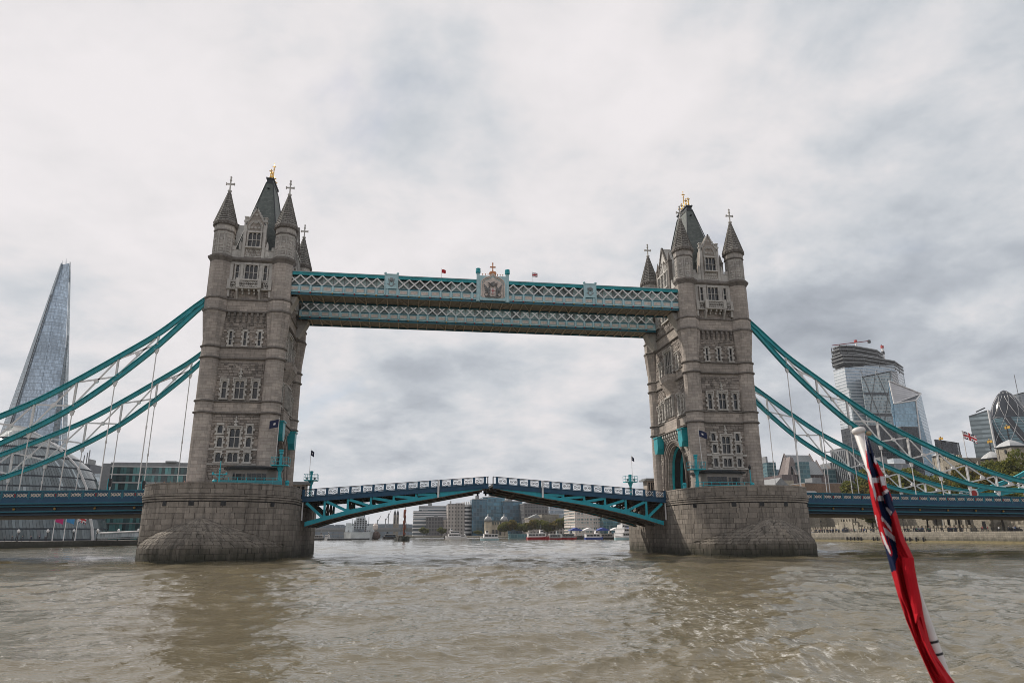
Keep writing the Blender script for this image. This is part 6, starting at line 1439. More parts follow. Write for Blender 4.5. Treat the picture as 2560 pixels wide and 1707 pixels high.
def turret(px0, px1, pe, pa, pv, label, rnd=False, dome=False):
    a, b = K(px0, pe), K(px1, pe); w = abs(b.y-a.y)/2; cy = (a.y+b.y)/2; z = (a.z+b.z)/2; ap = K((px0+px1)/2, pa).z; v = K((px0+px1)/2, pv).z
    r = empty('keep_turret', label, 'castle turret', (KX+w, cy, 3.4)); h = z-3.4; ha, hv = ap-3.4, v-3.4; m = MB()
    if rnd: m.lathe([(w*.9,0),(w*.9,h)], 16)
    else: m.box(-w*.92,w*.92,-w*.92,w*.92,0,h)
    m.build('wall', MT['wallstone'], r)
    m = MB(); n = 16 if rnd else 4; k = 1.0 if rnd else 1.41; e = ha-h; m.lathe([(w*.9*k,h-.5),(w*1.1*k,h-.2),(w*1.1*k,h+.2)], n, ph=PI/4); m.build('eave', MT['lead'], r)
    m = MB(); m.lathe([(w*1.02*k,h+.2),(w*.95*k,h+e*.2),(w*.72*k,h+e*.5),(w*.36*k,h+e*.8),(w*.1,h+e)], n if rnd else 8 if False else n, ph=PI/4); m.build('cap_roof', MT['capgrey'], r)
    m = MB(); m.tube([(0,0,ha-.2),(0,0,hv)], .28, 5); m.lathe([(.1,ha+(hv-ha)*.25),(.8,ha+(hv-ha)*.32),(.1,ha+(hv-ha)*.4)], 8); m.lathe([(.1,ha+(hv-ha)*.55),(.5,ha+(hv-ha)*.6),(.1,ha+(hv-ha)*.66)], 8); m.build('vane_rod', MT['darksteel'], r)
    m = MB(); m.box(-.15,.15,-1.7,1.2,hv-1.6,hv-.4); m.lathe([(.05,hv-.4),(.4,hv),(.05,hv+.4)], 6); m.build('gilded_vane', MT['gold'], r)
    for s, zz in ((-.2,h-3.4),(.1,h-9)): m = MB(); m.box(-w-.02,-w*.9,-.45+s*w,.45+s*w,zz,zz+1.9); m.build('slit_window', MT['wglass'], r)
    for s in (-1,1): m = MB(); m.box(-w*.98,-w*.8,s*w*.92-.55,s*w*.92+.55,0,h-.6); m.build('corner_quoin', MT['wharf'], r)
    return r
MT['capgrey'] = paint('pale_lead_cap', (.40,.40,.40), .5, .15)
keep(); turret(2329,2356,1139,1129,1090,'keep turret nearest the black slab tower, partly behind the chains'); turret(2439,2480,1147,1127,1097,'round domed keep turret behind tree tops', True); turret(2488.5,2526,1117,1098,1061,'square keep turret in front of the egg shaped skyscraper')
p0, p1 = K(2419,1153,290), K(2406,1077,290); make_flag(p0.x, p0.y, 3.4, p1.z, 'tall white flagpole flying a union flag above the castle', 'union', 7.5, 4.2, .75, lean=(0,0), ang=-.9, r_=.30)
WXX = 186.0
def W(px, py, x=WXX): return AX(px, py, x)
wall = empty('castle_wall', 'long pale crenellated castle wall along the wharf with pointed gateway', 'castle wall', (WXX, 100, 3.4))
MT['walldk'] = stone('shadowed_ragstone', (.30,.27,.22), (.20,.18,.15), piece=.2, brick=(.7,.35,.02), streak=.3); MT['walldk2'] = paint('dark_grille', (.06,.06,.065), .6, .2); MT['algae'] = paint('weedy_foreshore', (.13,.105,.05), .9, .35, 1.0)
MT['brickw'] = stone('brown_brick', (.24,.17,.12), (.17,.12,.09), brick=(.5,.25,.02), streak=.2)
def wbox(name, pa, pb, pt, x0=0, dx=2.0, merl=True, mat='wallstone', parent=wall, mw=1.1):
    a, b = W(pa, pt, WXX+x0), W(pb, pt, WXX+x0); y0, y1 = min(a.y,b.y)-100, max(a.y,b.y)-100; h = (a.z+b.z)/2-3.4
    m = MB(); m.box(x0,x0+dx,y0,y1,0,h); m.build(name, MT[mat], parent)
    if merl:
        y = y0
        while y < y1-.6:
            m = MB(); m.box(x0-.05,x0+.9,y,y+mw,h,h+1.0); m.build('merlon', MT[mat], parent); y += mw*1.9
    return y0, y1, h
wbox('curtain_wall', 2028, 2088, 1322.5); wbox('curtain_wall', 2145, 2440, 1320.5); wbox('gate_step', 2088, 2096, 1311, -.2, 2.4); g0 = wbox('gatehouse', 2096, 2130, 1303, -.6, 3.2); wbox('gate_step', 2130, 2145, 1312, -.2, 2.4)
wbox('curtain_wall', 2480, 2760, 1309, -.3)
def arch_door(pa, pb, pt, label, x=-.75):
    a, b = W(pa, 1341, WXX+x), W(pb, 1341, WXX+x); y0, y1 = sorted((a.y-100, b.y-100)); h = W((pa+pb)/2, pt, WXX+x).z-3.4; c = (y0+y1)/2; w = (y1-y0)/2
    for g_, nm, mt, xx in ((.55,'arch_surround','wharf',x),(0,'gate_opening','black',x-.08)):
        pts = [(y0-g_,0)]+[(c-(w+g_)*(1-t**1.6), (h+g_)*(.55+.45*math.sin(t*PI/2))) for t in (0,.3,.6,.85,1)]+[(c+(w+g_)*(1-t**1.6), (h+g_)*(.55+.45*math.sin(t*PI/2))) for t in (.85,.6,.3,0)]+[(y1+g_,0)]
        m = MB(); m.prism(pts, xx, xx+.4, 'x'); m.build(nm, MT[mt], wall)
arch_door(2109, 2123, 1318, '')
arch_door(2524, 2560, 1318.5, '', -.45)
inner = empty('castle_inner_wall', 'taller inner castle wall rising behind the gateway beneath the deck', 'castle wall', (WXX+16, 100, 3.4))
def ibox(name, pa, pb, pt, x0, dx, mat='wallstone'):
    a, b = W(pa, pt, WXX+x0), W(pb, pt, WXX+x0); y0, y1 = sorted((a.y-100, b.y-100)); m = MB(); m.box(x0-16,x0+dx-16,y0,y1,0,a.z-3.4); m.build(name, MT[mat], inner); return y0, y1, a.z-3.4
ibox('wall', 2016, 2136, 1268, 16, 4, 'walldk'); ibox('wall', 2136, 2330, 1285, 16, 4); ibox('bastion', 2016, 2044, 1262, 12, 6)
a, b = W(2039,1296,WXX+15.5), W(2064,1319,WXX+15.5); m = MB(); m.box(-.7,-.3,b.y-100,a.y-100,b.z-3.4,a.z-3.4); m.build('grille_window', MT['walldk2'], inner)
bt = empty('castle_tower', 'squat shadowed castle tower at the wharf between two trees', 'castle tower', (WXX+1, 100, 3.4))
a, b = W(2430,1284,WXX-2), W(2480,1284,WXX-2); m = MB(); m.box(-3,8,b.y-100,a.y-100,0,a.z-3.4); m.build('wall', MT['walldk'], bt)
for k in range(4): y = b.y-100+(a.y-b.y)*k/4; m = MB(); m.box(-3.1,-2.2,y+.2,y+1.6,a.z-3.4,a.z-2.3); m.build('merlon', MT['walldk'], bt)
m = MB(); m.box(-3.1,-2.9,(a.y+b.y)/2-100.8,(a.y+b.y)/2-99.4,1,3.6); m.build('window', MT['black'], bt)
for px0, px1, pt, lb, mt in ((2026,2040,1329,'white roofed kiosk on the wharf right behind the farther pier','white'),(2496,2512,1328,'small dark kiosk on the wharf beside the wide arch','lead')):
    a, b = W(px0,pt,174), W(px1,pt,174); r = empty('kiosk', lb, 'kiosk', (174,(a.y+b.y)/2,3.4)); d = abs(a.y-b.y)/2; h = a.z-3.4
    m = MB(); m.box(-1.4,1.4,-d*.85,d*.85,0,h*.8); m.build('kiosk_wall', MT['black'], r); m = MB(); m.box(-1.8,1.8,-d,d,h*.8,h*.88); m.prism([(-1.8,h*.88),(0,h*1.05),(1.8,h*.88)],-d,d,'y'); m.build('kiosk_roof', MT[mt], r)
# wharf railing, lamps, the crowd, mooring chains
r = empty('wharf_railing', 'dark iron railing along the north wharf edge', 'railing', (162.6, 60, 3.55))
m = MB(); m.bar((0,-40,1.05),(0,118,1.05),.10,.10); m.build('top_rail', MT['black'], r); m = MB(); m.bar((0,-40,.5),(0,118,.5),.07,.07); m.build('middle_rail', MT['black'], r)
m = MB().box(-.06,.06,-.06,.06,0,1.2).mesh('rail_post', MT['black'])
for k in range(80): place('rail_post', m, r, (0,-40+k*2,0))
for px, lb in ((2115,'wharf lamp post before the pointed gateway'),(2264,'wharf lamp post between the flag and the second tree'),(2345,'wharf lamp post right of the second tree'),(2057,'wharf lamp post closest to the farther pier')):
    p = W(px, 1345, 168); r = empty('wharf_lamp', lb, 'street lamp', (168, p.y, 3.4)); m = MB(); m.lathe([(.16,0),(.1,.6),(.07,4.4)],6); m.build('lamp_post', MT['black'], r); m = MB(); m.lathe([(.08,4.4),(.3,4.7),(.32,5.1),(.05,5.5)],6); m.build('lantern', MT['black'], r)
rg = random.Random(8)
for i in range(150):
    px = rg.choice((rg.uniform(2040,2130), rg.uniform(2050,2215), rg.uniform(2262,2330), rg.uniform(2372,2396), rg.uniform(2040,2550))); x = rg.uniform(163.6,168); p = W(px, 1345, x)
    c = rg.choice(DARKS+[(.03,.12,.08),(.25,.04,.04),(.05,.10,.25),(.5,.5,.5),(.12,.10,.08)])
    add_person(x, p.y, 3.4, 'visitor standing in the crowd along the wharf railing below the castle wall', c, 'crowd along the north wharf')
for i, px in enumerate((2121,2130,2139,2148,2156,2187,2197,2267,2278,2294,2312)):
    p = AX(px, 1357, XR-.9); r = empty('mooring_pile', ('first','second','third','fourth','fifth','sixth','seventh','eighth','ninth','tenth','eleventh')[i]+' dark mooring pile along the wharf wall counting from the farther pier', 'mooring pile', (XR-1.2, p.y, -1), group='mooring piles along the wharf'); m = MB(); m.lathe([(.3,0),(.3,2.6),(.2,2.8)], 8); m.build('post', MT['black'], r); m = MB(); m.lathe([(.34,2.3),(.34,2.5)], 8); m.build('iron_band', MT['darksteel'], r)
m = MB(); m.add([(XR-2.5,-60,-.4),(XR-.4,-60,.95),(XR-.4,190,.95),(XR-5.5,190,-.4)], [(0,1,2,3)]); m.build('foreshore', MT['algae'], kind='structure', label='weedy foreshore at the foot of the wharf', cat='foreshore') 
# ------------------------------------------------------------------ trees
def leaf_mat(name, c0, c1):
    m, nt, p = new_mat(name); r = rnd_piece(nt); n = noise(nt, nd(nt, 'ShaderNodeNewGeometry', 0), .35, 3.0, .6)
    f = mth(nt, 'ADD', mth(nt, 'MULTIPLY', r, .55), mth(nt, 'MULTIPLY', n, .5)); c = mixc(nt, rng(nt, f, .25, .85), rgba(c0), rgba(c1))
    _inp(nt, p, 'Base Color', c); p.inputs['Roughness'].default_value = .6; p.inputs['Specular IOR Level'].default_value = .2
    tr = nd(nt, 'ShaderNodeBsdfTranslucent', 0, None, Color=c); mx = nt.nodes.new('ShaderNodeMixShader'); mx.inputs[0].default_value = .4
    out = [x for x in nt.nodes if x.type == 'OUTPUT_MATERIAL'][0]; nt.links.new(p.outputs[0], mx.inputs[1]); nt.links.new(tr, mx.inputs[2]); nt.links.new(mx.outputs[0], out.inputs[0]); return m
MT['leaf'] = leaf_mat('plane_leaves', (.055,.080,.018), (.25,.235,.055)); MT['leaf2'] = leaf_mat('autumn_touched_leaves', (.065,.072,.018), (.29,.21,.05)); MT['bark'] = paint('dark_bark', (.045,.038,.03), .9, .3, 2.0)
def crown_mesh(seed, mat, n=12000, leaf=.055):
    rg = np.random.default_rng(seed); nb = 26; C_ = []
    for i in range(nb):
        d = rg.normal(size=3); d /= np.linalg.norm(d); rr = rg.random()**.4*.62; C_.append((d*rr*np.array([1,1,.9]), .20+.17*rg.random()))
    vs = []; fs = []; rn = []
    for i in range(n):
        c, R = C_[rg.integers(nb)]; d = rg.normal(size=3); d /= np.linalg.norm(d); p = c+d*R*(.55+.5*rg.random()**.5)
        if p[2] < -.75: continue
        a = rg.normal(size=3); a /= np.linalg.norm(a); b = np.cross(a, rg.normal(size=3)); b /= np.linalg.norm(b); s = leaf*(.6+.8*rg.random()); o = len(vs)
        vs += [tuple(p-a*s), tuple(p+b*s*.6), tuple(p+a*s), tuple(p-b*s*.6)]; fs.append((o,o+1,o+2,o+3)); rn.append(rg.random())
    mb = MB(); mb.v = vs; mb.f = fs; mb.m = [0]*len(fs); mb.r = rn; return mb.mesh('crown', mat, fix=False)
CM = [crown_mesh(1, MT['leaf']), crown_mesh(2, MT['leaf2']), crown_mesh(3, MT['leaf'])]
def tree(x, y, z, h, w, label, k=0, group='plane trees on the north bank', tr=.28, name='plane_tree'):
    r = empty(name, label, 'tree', (x, y, z), random.uniform(0, 6.28), group); m = MB(); t = h*tr
    m.tube([(0,0,-.3),(.1,0,t*.5),(.05,.1,t),(.1,.1,h*.55),(0,0,h*.8)], [h*.030,h*.024,h*.020,h*.012,h*.005], 7)
    rg = random.Random(int(x*3+y))
    for i in range(9):
        a = i*2.4; b = t+(h*.45)*rg.random(); q = (w*.42*math.cos(a), w*.42*math.sin(a), b+h*.25); m.tube([(.05,.05,b),(q[0]*.5,q[1]*.5,b+h*.12),q], [h*.011,h*.007,h*.003], 5)
    m.build('trunk', MT['bark'], r); c = place('crown', CM[k % 3], r, (0,0,t*.72+(h-t*.72)/2)); c.scale = (w/2*1.12, w/2*1.12, (h-t*.72)/2*1.12); return r
def tree_px(px0, px1, pt, x, label, k, z=3.4, **kw):
    a, b = AX(px0, pt+30, x), AX(px1, pt+30, x); t = AX((px0+px1)/2, pt, x); w = abs(b.y-a.y); 
    return tree(x, (a.y+b.y)/2, z, (t.z-z)*1.08, max(w, 5)*1.15, label, k, **kw)
for i, (a, b, t, x, lb) in enumerate(((2128,2200,1182,205,'bushy tree left of the flag, behind the chain ends'),(2190,2262,1176,205,'tree half hidden behind the flag folds'),(2255,2345,1168,210,'broad tree below the keep turret'),(2320,2400,1196,214,'low tree in front of the keep wall'),(2388,2456,1164,206,'tree right of the keep below the union flag'),(2432,2522,1145,212,'tall tree in front of the domed turret'),(2512,2600,1138,206,'tallest tree below the egg shaped skyscraper'),(2150,2235,1200,200,'rounded tree above the deck just right of the flag'),(2290,2370,1205,200,'low green tree above the deck under the chains'),(2370,2450,1196,200,'tree above the deck left of the red pin'),(2450,2540,1180,200,'dense tree above the deck behind the red pin'),(2540,2640,1175,200,'tree above the deck at the short chain'))):
    tree_px(a, b, t, x, lb, i, z=3.4)
for i, (px, lb) in enumerate(((2186,'wharf tree with leaning trunk left of the flag cloth'),(2325,'wharf tree with straight trunk right of the flag cloth'),(2405,'wharf tree with thick trunk beside the squat castle tower'),(2514,'wharf tree with trunk before the wide arch'))):
    p = W(px, 1345, 173); tree(173, p.y, 3.4, 13.5, 17, lb, i, group='trees on the wharf', tr=.30, name='wharf_tree')
blockpx('brick_block', 'low brown brick block behind the vans on the deck', 2012, 2118, 1208, 260, 16, 'brickw', z0=3.4)
# ------------------------------------------------------------------ the reach of river seen under the bascules
MT['f_band'] = facade('white_banded_front', (.08,.10,.12), (.55,.55,.55), 60, 3.6, .0, .38, .3, .2, .2)
MT['f_stone'] = facade('pale_stone_front', (.10,.09,.085), (.40,.36,.33), 3.2, 3.6, .5, .5, .3, .5, 0)
MT['f_blueg'] = facade('blue_glass_front', (.04,.11,.16), (.05,.09,.12), 3.0, 3.8, .1, .14, .5, .1, .3)
MT['f_bluel'] = facade('blue_glass_light_front', (.06,.16,.22), (.10,.18,.22), 3.0, 3.8, .1, .16, .5, .1, .3)
MT['f_slab'] = facade('dark_slab_front', (.05,.05,.055), (.16,.15,.15), 3.0, 3.6, .3, .3, .4, .3, .1)
MT['f_grid'] = facade('white_grid_front', (.16,.22,.22), (.62,.60,.57), 3.4, 3.5, .22, .30, .5, .2, .1, blind=((.5,.5,.46), .12))
MT['f_yel'] = stone('yellow_stock_stone', (.44,.38,.29), (.36,.31,.24), streak=.2)
MT['conc'] = paint('bridge_concrete', (.17,.175,.175), .8, .15)
MT['farblue'] = paint('far_roofs', (.16,.19,.22), .9, .2, .05); MT['boatred'] = paint('boat_red', (.30,.015,.02), .4, .15); MT['boatblue'] = paint('boat_blue', (.03,.06,.28), .4, .15); MT['glassgrey'] = paint('grey_canopy', (.22,.24,.24), .5, .2)
MT['ship'] = paint('warship_grey', (.50,.53,.54), .55, .2, .2, rust=(.2,.2,.2)); MT['shipdk'] = paint('warship_dark_grey', (.14,.16,.18), .6, .2); MT['shipbl'] = paint('warship_blue_grey', (.07,.11,.17), .6, .2); MT['brownrust'] = paint('rusty_fender', (.08,.05,.04), .8, .3)
MT['bargegreen'] = paint('barge_dark_green', (.012,.02,.016), .5, .2); MT['rustsail'] = paint('rust_sailcloth', (.20,.055,.03), .9, .25, 1.0)
# low road bridge far upstream
zA, zB = AY(1000,1319,700).z, AY(1000,1328,700).z; r = empty('road_bridge', 'low grey concrete road bridge far upstream under the raised leaf', 'bridge', (-60, 700, 0))
m = MB(); m.box(-330,190,-8,8,zB,zA-1.6); m.build('bridge_deck', MT['conc'], r); m = MB(); m.box(-330,190,-8.3,-7.9,zA-1.5,zA); m.build('parapet', MT['grey'], r)
for x in (-220,-110,-10,95,170): m = MB(); m.prism([(x-4,-2),(x-4,zB-3),(x-13,zB),(x+13,zB),(x+4,zB-3),(x+4,-2)],-7,7,'y'); m.build('bridge_pier', MT['conc'], r)
# buildings on the far north bank
blockpx('banded_office', 'long white banded riverside office beyond the sailing barge', 1034, 1122, 1278, 640, 40, 'f_band', floors=6, fl_mat='white', fl_h=1.0)
blockpx('banded_office', 'set back upper storeys above the white banded office', 1048, 1122, 1265, 690, 30, 'f_band', floors=2, fl_mat='white', fl_h=.8)
blockpx('glass_block', 'small grey glass block in front of the white banded office', 1066, 1108, 1293, 625, 14, 'f_slab')
blockpx('gabled_house', 'narrow cream house between glass block and stone office', 1109, 1121, 1298, 622, 12, 'f_stone', roofkit=0)
blockpx('stone_office', 'tall pale stone office left of the rounded banded corner', 1120, 1140, 1260, 615, 26, 'f_stone')
r = empty('banded_corner_office', 'stone office with rounded bay of white bands beside the blue glass tower', 'office', tuple(AY(1166,1330,618))); r.location.z = 2.5
a, b = AY(1140,1257,618), AY(1181,1257,618); w = (b.x-a.x)/2; h = a.z-2.5; r.location.x = (a.x+b.x)/2
m = MB(); m.box(-w,w*.1,0,24,0,h); m.build('wall', MT['f_stone'], r); m = MB(); m.lathe([(w*.66,0),(w*.66,h-2)], 24, (w*.32,6)); m.build('rounded_bay', MT['f_black'], r)
for k in range(8): m = MB(); m.lathe([(w*.72,h*.08+k*h*.115),(w*.72,h*.08+k*h*.115+1.9)], 24, (w*.32,6)); m.build('floor_band', MT['white'], r)
for k in range(5): m = MB(); m.box(-w*.2+k*w*.22,-w*.12+k*w*.22,-1,6,h-2,h+1.2); m.build('roof_fin', MT['white'], r)
blockpx('glass_tower', 'dark blue glass riverside tower with stepped columns', 1181, 1217, 1248, 605, 30, 'f_blueg', bays=5, bay_mat='f_blueg', cat='office')
blockpx('glass_office', 'broad blue glass office behind the domed market hall', 1207, 1262, 1243, 640, 40, 'f_bluel', cat='office')
blockpx('glass_office', 'stepped blue glass office left of the dark slab', 1258, 1306, 1253, 630, 40, 'f_blueg', cat='office')
blockpx('slab_office', 'dark brown slab office with ribbed front above the trees', 1310, 1371, 1258, 600, 30, 'f_slab', floors=7, fl_mat='conc', fl_h=.7, cat='office')
blockpx('slab_office', 'grey office half hidden behind the rising bascule leaf', 1374, 1440, 1266, 620, 30, 'f_22', cat='office')
# domed market hall
a, b = AY(1217,1312,560), AY(1265,1312,560); r = empty('market_hall', 'yellow stone riverside hall with two domed corner pavilions', 'hall', ((a.x+b.x)/2, 560, 2.5)); w = (b.x-a.x)/2; h = a.z-2.5
m = MB(); m.box(-w,w,0,20,0,h); m.build('wall', MT['f_yel'], r); m = MB(); m.prism([(-w,h),(-w*.8,h+4.5),(w*.8,h+4.5),(w,h)],1,19,'y'); m.build('roof', MT['slate'], r)
for k in range(9): m = MB(); m.box(-w*.62+k*w*.145,-w*.62+k*w*.145+w*.08,-.3,.2,.5,h*.55); m.build('arch_window', MT['wglass'], r)
for k in range(5): m = MB(); m.prism([(-w*.55+k*w*.26,h),(-w*.48+k*w*.26,h+3.4),(-w*.41+k*w*.26,h)],-.4,2,'y'); m.build('dormer', MT['f_yel'], r)
for s in (-1,1): m = MB(); m.box(s*w*.84-3,s*w*.84+3,-.6,6,0,h+3); m.build('pavilion', MT['f_yel'], r); m = MB(); m.lathe([(4,h+3),(3.7,h+5.5),(2.4,h+7.5),(.5,h+8.5),(.3,h+10.5)],12,(s*w*.84,2.5)); m.build('dome', MT['zinc'], r, smooth=True)
# classical customs house
a, b = AY(1322,1290,545), AY(1428,1288,545); r = empty('customs_house', 'long cream columned building behind the row of trees', 'public building', ((a.x+b.x)/2, 545, 2.5)); w = (b.x-a.x)/2; h = a.z-2.5
m = MB(); m.box(-w,w,0,24,0,h*.86); m.build('wall', MT['f_stone'], r); m = MB(); m.box(-w-.5,w+.5,-.6,24,h*.86,h*.93); m.build('cornice', MT['wharf'], r); m = MB(); m.box(-w*.4,w*.4,-1.2,22,h*.93,h*1.1); m.build('attic', MT['wharf'], r)
for k in range(13): m = MB(); m.lathe([(.7,h*.2),(.6,h*.86)],8,(-w*.36+k*w*.06,-.9)); m.build('column', MT['wharf'], r)
m = MB(); m.prism([(-w*.95,h*.93),(-w*.6,h*1.12),(-w*.42,h*.93)],2,20,'y'); m.build('roof', MT['zinc'], r)
# white grid office near the pier
blockpx('grid_office', 'white gridded glass office just right of the riverside trees', 1437, 1508, 1270, 440, 40, 'f_grid', floors=9, fl_mat='cream', fl_h=.9, bays=10, bay_mat='cream', cat='office')
blockpx('grid_office', 'teal glass office running behind the bascule beside the white gridded office', 1508, 1560, 1288, 430, 40, 'f_tealblk', floors=6, fl_mat='f_bluel', cat='office')
blockpx('grid_office', 'low white banded office at the foot of the farther pier', 1556, 1600, 1308, 420, 30, 'f_band', floors=3, fl_mat='white', fl_h=.9, cat='office')
# station towers
for px, lb in ((987.2,'left of the twin domed station towers behind the barge mast'),(994.3,'right of the twin domed station towers behind the barge mast')):
    a, b = AY(px-3.4,1287,800), AY(px+3.4,1287,800); w = (b.x-a.x)/2; h = a.z-2; r = empty('station_tower', lb, 'tower', ((a.x+b.x)/2, 800, 2.0)); m = MB(); m.box(-w*.95,w*.95,-w,w,0,h); m.build('wall', MT['walldk'], r)
    m = MB(); m.lathe([(w,h),(w*.95,h+2),(w*.6,h+4.5),(w*.25,h+5.5),(w*.2,h+8),(.1,h+11)],10); m.build('dome', MT['lead'], r); m = MB(); m.box(-w*.3,w*.3,-w-.1,-w*.9,h*.6,h*.9); m.build('opening', MT['wglass'], r)
# hazy far skyline, read as one mass, and its cranes
m = MB(); rg = random.Random(21)
for k in range(70):
    px = rg.uniform(760,1040) if k < 55 else rg.uniform(1900,2300); y = rg.uniform(1000,1500); a = AY(px, rg.uniform(1309,1322), y); w = rg.uniform(8,26); m.box(a.x-w,a.x+w,y,y+20,0,a.z)
m.build('far_skyline', MT['farblue'] if 'farblue' in MT else MT['f_grey'], kind='stuff', label='low hazy mass of distant city roofs upstream', cat='skyline')
for px, t, lb in ((943,1288,'distant crane left of the twin station towers'),(963,1284,'distant crane just left of the left station tower'),(970,1268,'tallest distant crane mast beside the station towers')):
    p = AY(px, 1320, 1200); q = AY(px, t, 1200); r = empty('distant_crane', lb, 'crane', (p.x,1200,0)); m = MB(); m.tube([(0,0,0),(0,0,q.z*.8)], .8, 4); m.build('mast', MT['grey'], r); m = MB(); m.bar((0,0,q.z*.7),(6,0,q.z),.8,.8); m.build('jib', MT['grey'], r)
# row of riverside trees
for i in range(11):
    px = 1262+i*17.5; hh = 1303-6*math.sin(i*1.7)-(18 if i == 9 else 10*(i/10)); a = AY(px, hh, 500); tree(a.x, 500, 2.5, a.z-2.5, 14.5, ('first','second','third','fourth','fifth','sixth','seventh','eighth','ninth','tenth','eleventh')[i]+' riverside tree of the row counting from the domed market hall', i, group='row of trees in front of the columned building', name='riverside_tree')
for px, lb in ((1060,'small round tree on the far quay by the banded office'),(1104,'dark tree on the far quay before the cream house'),(1196,'dark bush tree at the foot of the blue glass tower')):
    a = AY(px, 1317 if px < 1150 else 1325, 590); tree(a.x, 590, 2.5, a.z-2.5, 11, lb, 0, group='trees on the far quay', name='quay_tree')
m = MB(); p, q = AY(1273,1338,480), AY(1318,1338,480); m.box(p.x,q.x,480,486,-1,AY(1290,1334,480).z); m.build('quay_wall', MT['tealdk2'] if 'tealdk2' in MT else MT['f_tealblk'], kind='structure', label='teal painted quay front', cat='quay')
# ------------------------------------------------------------------ boats
def hull(m, L, W, H, sheer=.35, bow=.28, mi=0, sink=.6):
    n = 14; top = []; bot = []
    for i in range(n+1):
        t = i/n*2-1; w = W/2*(1-max(0,(t-(1-2*bow))/(2*bow))**1.8 if t > 1-2*bow else 1-.12*max(0,-t-.6)/.4); top.append((t*L/2, w, H*(1+sheer*max(0,t)**2))); bot.append((t*L/2*.96, w*.82, -sink))
    for a, b in ((top, bot),):
        for i in range(n):
            for s in (1,-1): m.add([(a[i][0],s*a[i][1],a[i][2]),(a[i+1][0],s*a[i+1][1],a[i+1][2]),(b[i+1][0],s*b[i+1][1],b[i+1][2]),(b[i][0],s*b[i][1],b[i][2])],[(0,1,2,3)],mi)
            m.add([(a[i][0],-a[i][1],a[i][2]),(a[i+1][0],-a[i+1][1],a[i+1][2]),(a[i+1][0],a[i+1][1],a[i+1][2]),(a[i][0],a[i][1],a[i][2])],[(0,1,2,3)],mi)
        m.add([(a[0][0],-a[0][1],a[0][2]),(a[0][0],a[0][1],a[0][2]),(b[0][0],b[0][1],-sink),(b[0][0],-b[0][1],-sink)],[(0,1,2,3)],mi)
def riverboat(px0, px1, y, label, hullc, H=1.6, decks=1, cab='white', stripe=None, rz=0.0, W=5.5, pyw=1347, roofc='white', group=None, mast=True):
    a, b = AY(px0, pyw, y), AY(px1, pyw, y); L = abs(b.x-a.x)/max(.35, abs(math.cos(rz))); r = empty('river_boat', label, 'boat', ((a.x+b.x)/2, y, 0), rz, group)
    m = MB(); hull(m, L, W, H); m.build('hull', MT[hullc], r)
    if stripe: m = MB(); hull(m, L*1.004, W*1.012, H*.55, .3); m.build('hull_stripe', MT[stripe], r)
    for d in range(decks):
        z = H+d*2.5; f = .82-.2*d; m = MB(); m.box(-L*f/2-L*.05,L*f/2-L*.10,-W*.42,W*.42,z,z+2.3); m.build('cabin', MT[cab], r)
        n = max(4, int(L*f/2.2))
        for k in range(n):
            x = -L*f/2-L*.05+.4+k*(L*f-L*.05-.8)/n; m = MB(); m.box(x,x+(L*f-L*.05-.8)/n-.3,-W*.43,W*.43,z+.8,z+1.9); m.build('window', MT['wglass'], r)
        m = MB(); m.box(-L*f/2-L*.06,L*f/2-L*.09,-W*.45,W*.45,z+2.3,z+2.5); m.build('roof', MT[roofc], r)
    z = H+decks*2.5; m = MB(); m.prism([(L*.05,z),(L*.08,z+2.0),(L*.18,z+2.0),(L*.22,z)],-W*.25,W*.25,'y'); m.build('wheelhouse', MT[cab], r); m = MB(); m.box(L*.085,L*.185,-W*.26,W*.26,z+.8,z+1.7); m.build('wheelhouse_window', MT['wglass'], r)
    if mast: m = MB(); m.tube([(L*.12,0,z+2),(L*.12,0,z+5.5)], .1, 5); m.bar((L*.12-1,0,z+4),(L*.12+1,0,z+4),.08,.08); m.build('mast', MT['grey'], r)
    m = MB()
    for k in range(12): x = -L*.45+k*L*.075; m.tube([(x,-W*.46,H),(x,-W*.46,H+1)], .04, 4)
    m.bar((-L*.46,-W*.46,H+1),(L*.38,-W*.46,H+1),.06,.06); m.build('deck_rail', MT['white'], r); return r
riverboat(1200, 1246, 328, 'fast white and pale blue catamaran with a red side panel crossing the river', 'white', 1.5, 1, 'white', 'skyb' if 'skyb' in MT else 'pblue', pyw=1350, rz=PI, W=7)
riverboat(1317, 1374, 345, 'white ferry with deep red hull at the left end of the moored row', 'boatred', 1.7, 1, 'white', None, W=7, pyw=1349)
riverboat(1372, 1406, 350, 'low red open topped boat second in the moored row', 'boatred', 1.0, 1, 'glassgrey', None, W=6, pyw=1349, group=None)
riverboat(1402, 1442, 352, 'red bowed launch with grey roof in the middle of the moored row', 'boatred', 1.2, 1, 'glassgrey', None, W=6, pyw=1349, roofc='grey')
riverboat(1462, 1508, 345, 'white launch with blue hull in front of the pier canopy', 'boatblue', 1.2, 1, 'white', None, W=6, pyw=1350)
riverboat(1500, 1540, 356, 'dark launch with red cabin marks in front of the pier canopy', 'black', 1.2, 1, 'cabinwood', None, W=6, pyw=1349)
riverboat(1535, 1582, 300, 'white catamaran with large sloping windscreen next to the farther pier', 'white', 1.8, 2, 'white', 'pblue', rz=PI+.5, W=9, pyw=1352)
riverboat(1113, 1153, 520, 'white multi deck party boat moored at the far quay', 'white', 2.0, 2, 'white', None, W=8, pyw=1343, rz=PI)
riverboat(1150, 1168, 530, 'small white launch astern of the party boat', 'white', 1.2, 1, 'white', None, W=5, pyw=1343)
riverboat(956, 990, 560, 'dark workboat moored left of the sailing barge', 'black', 2.0, 1, 'darkblue', None, W=8, pyw=1343, rz=PI)
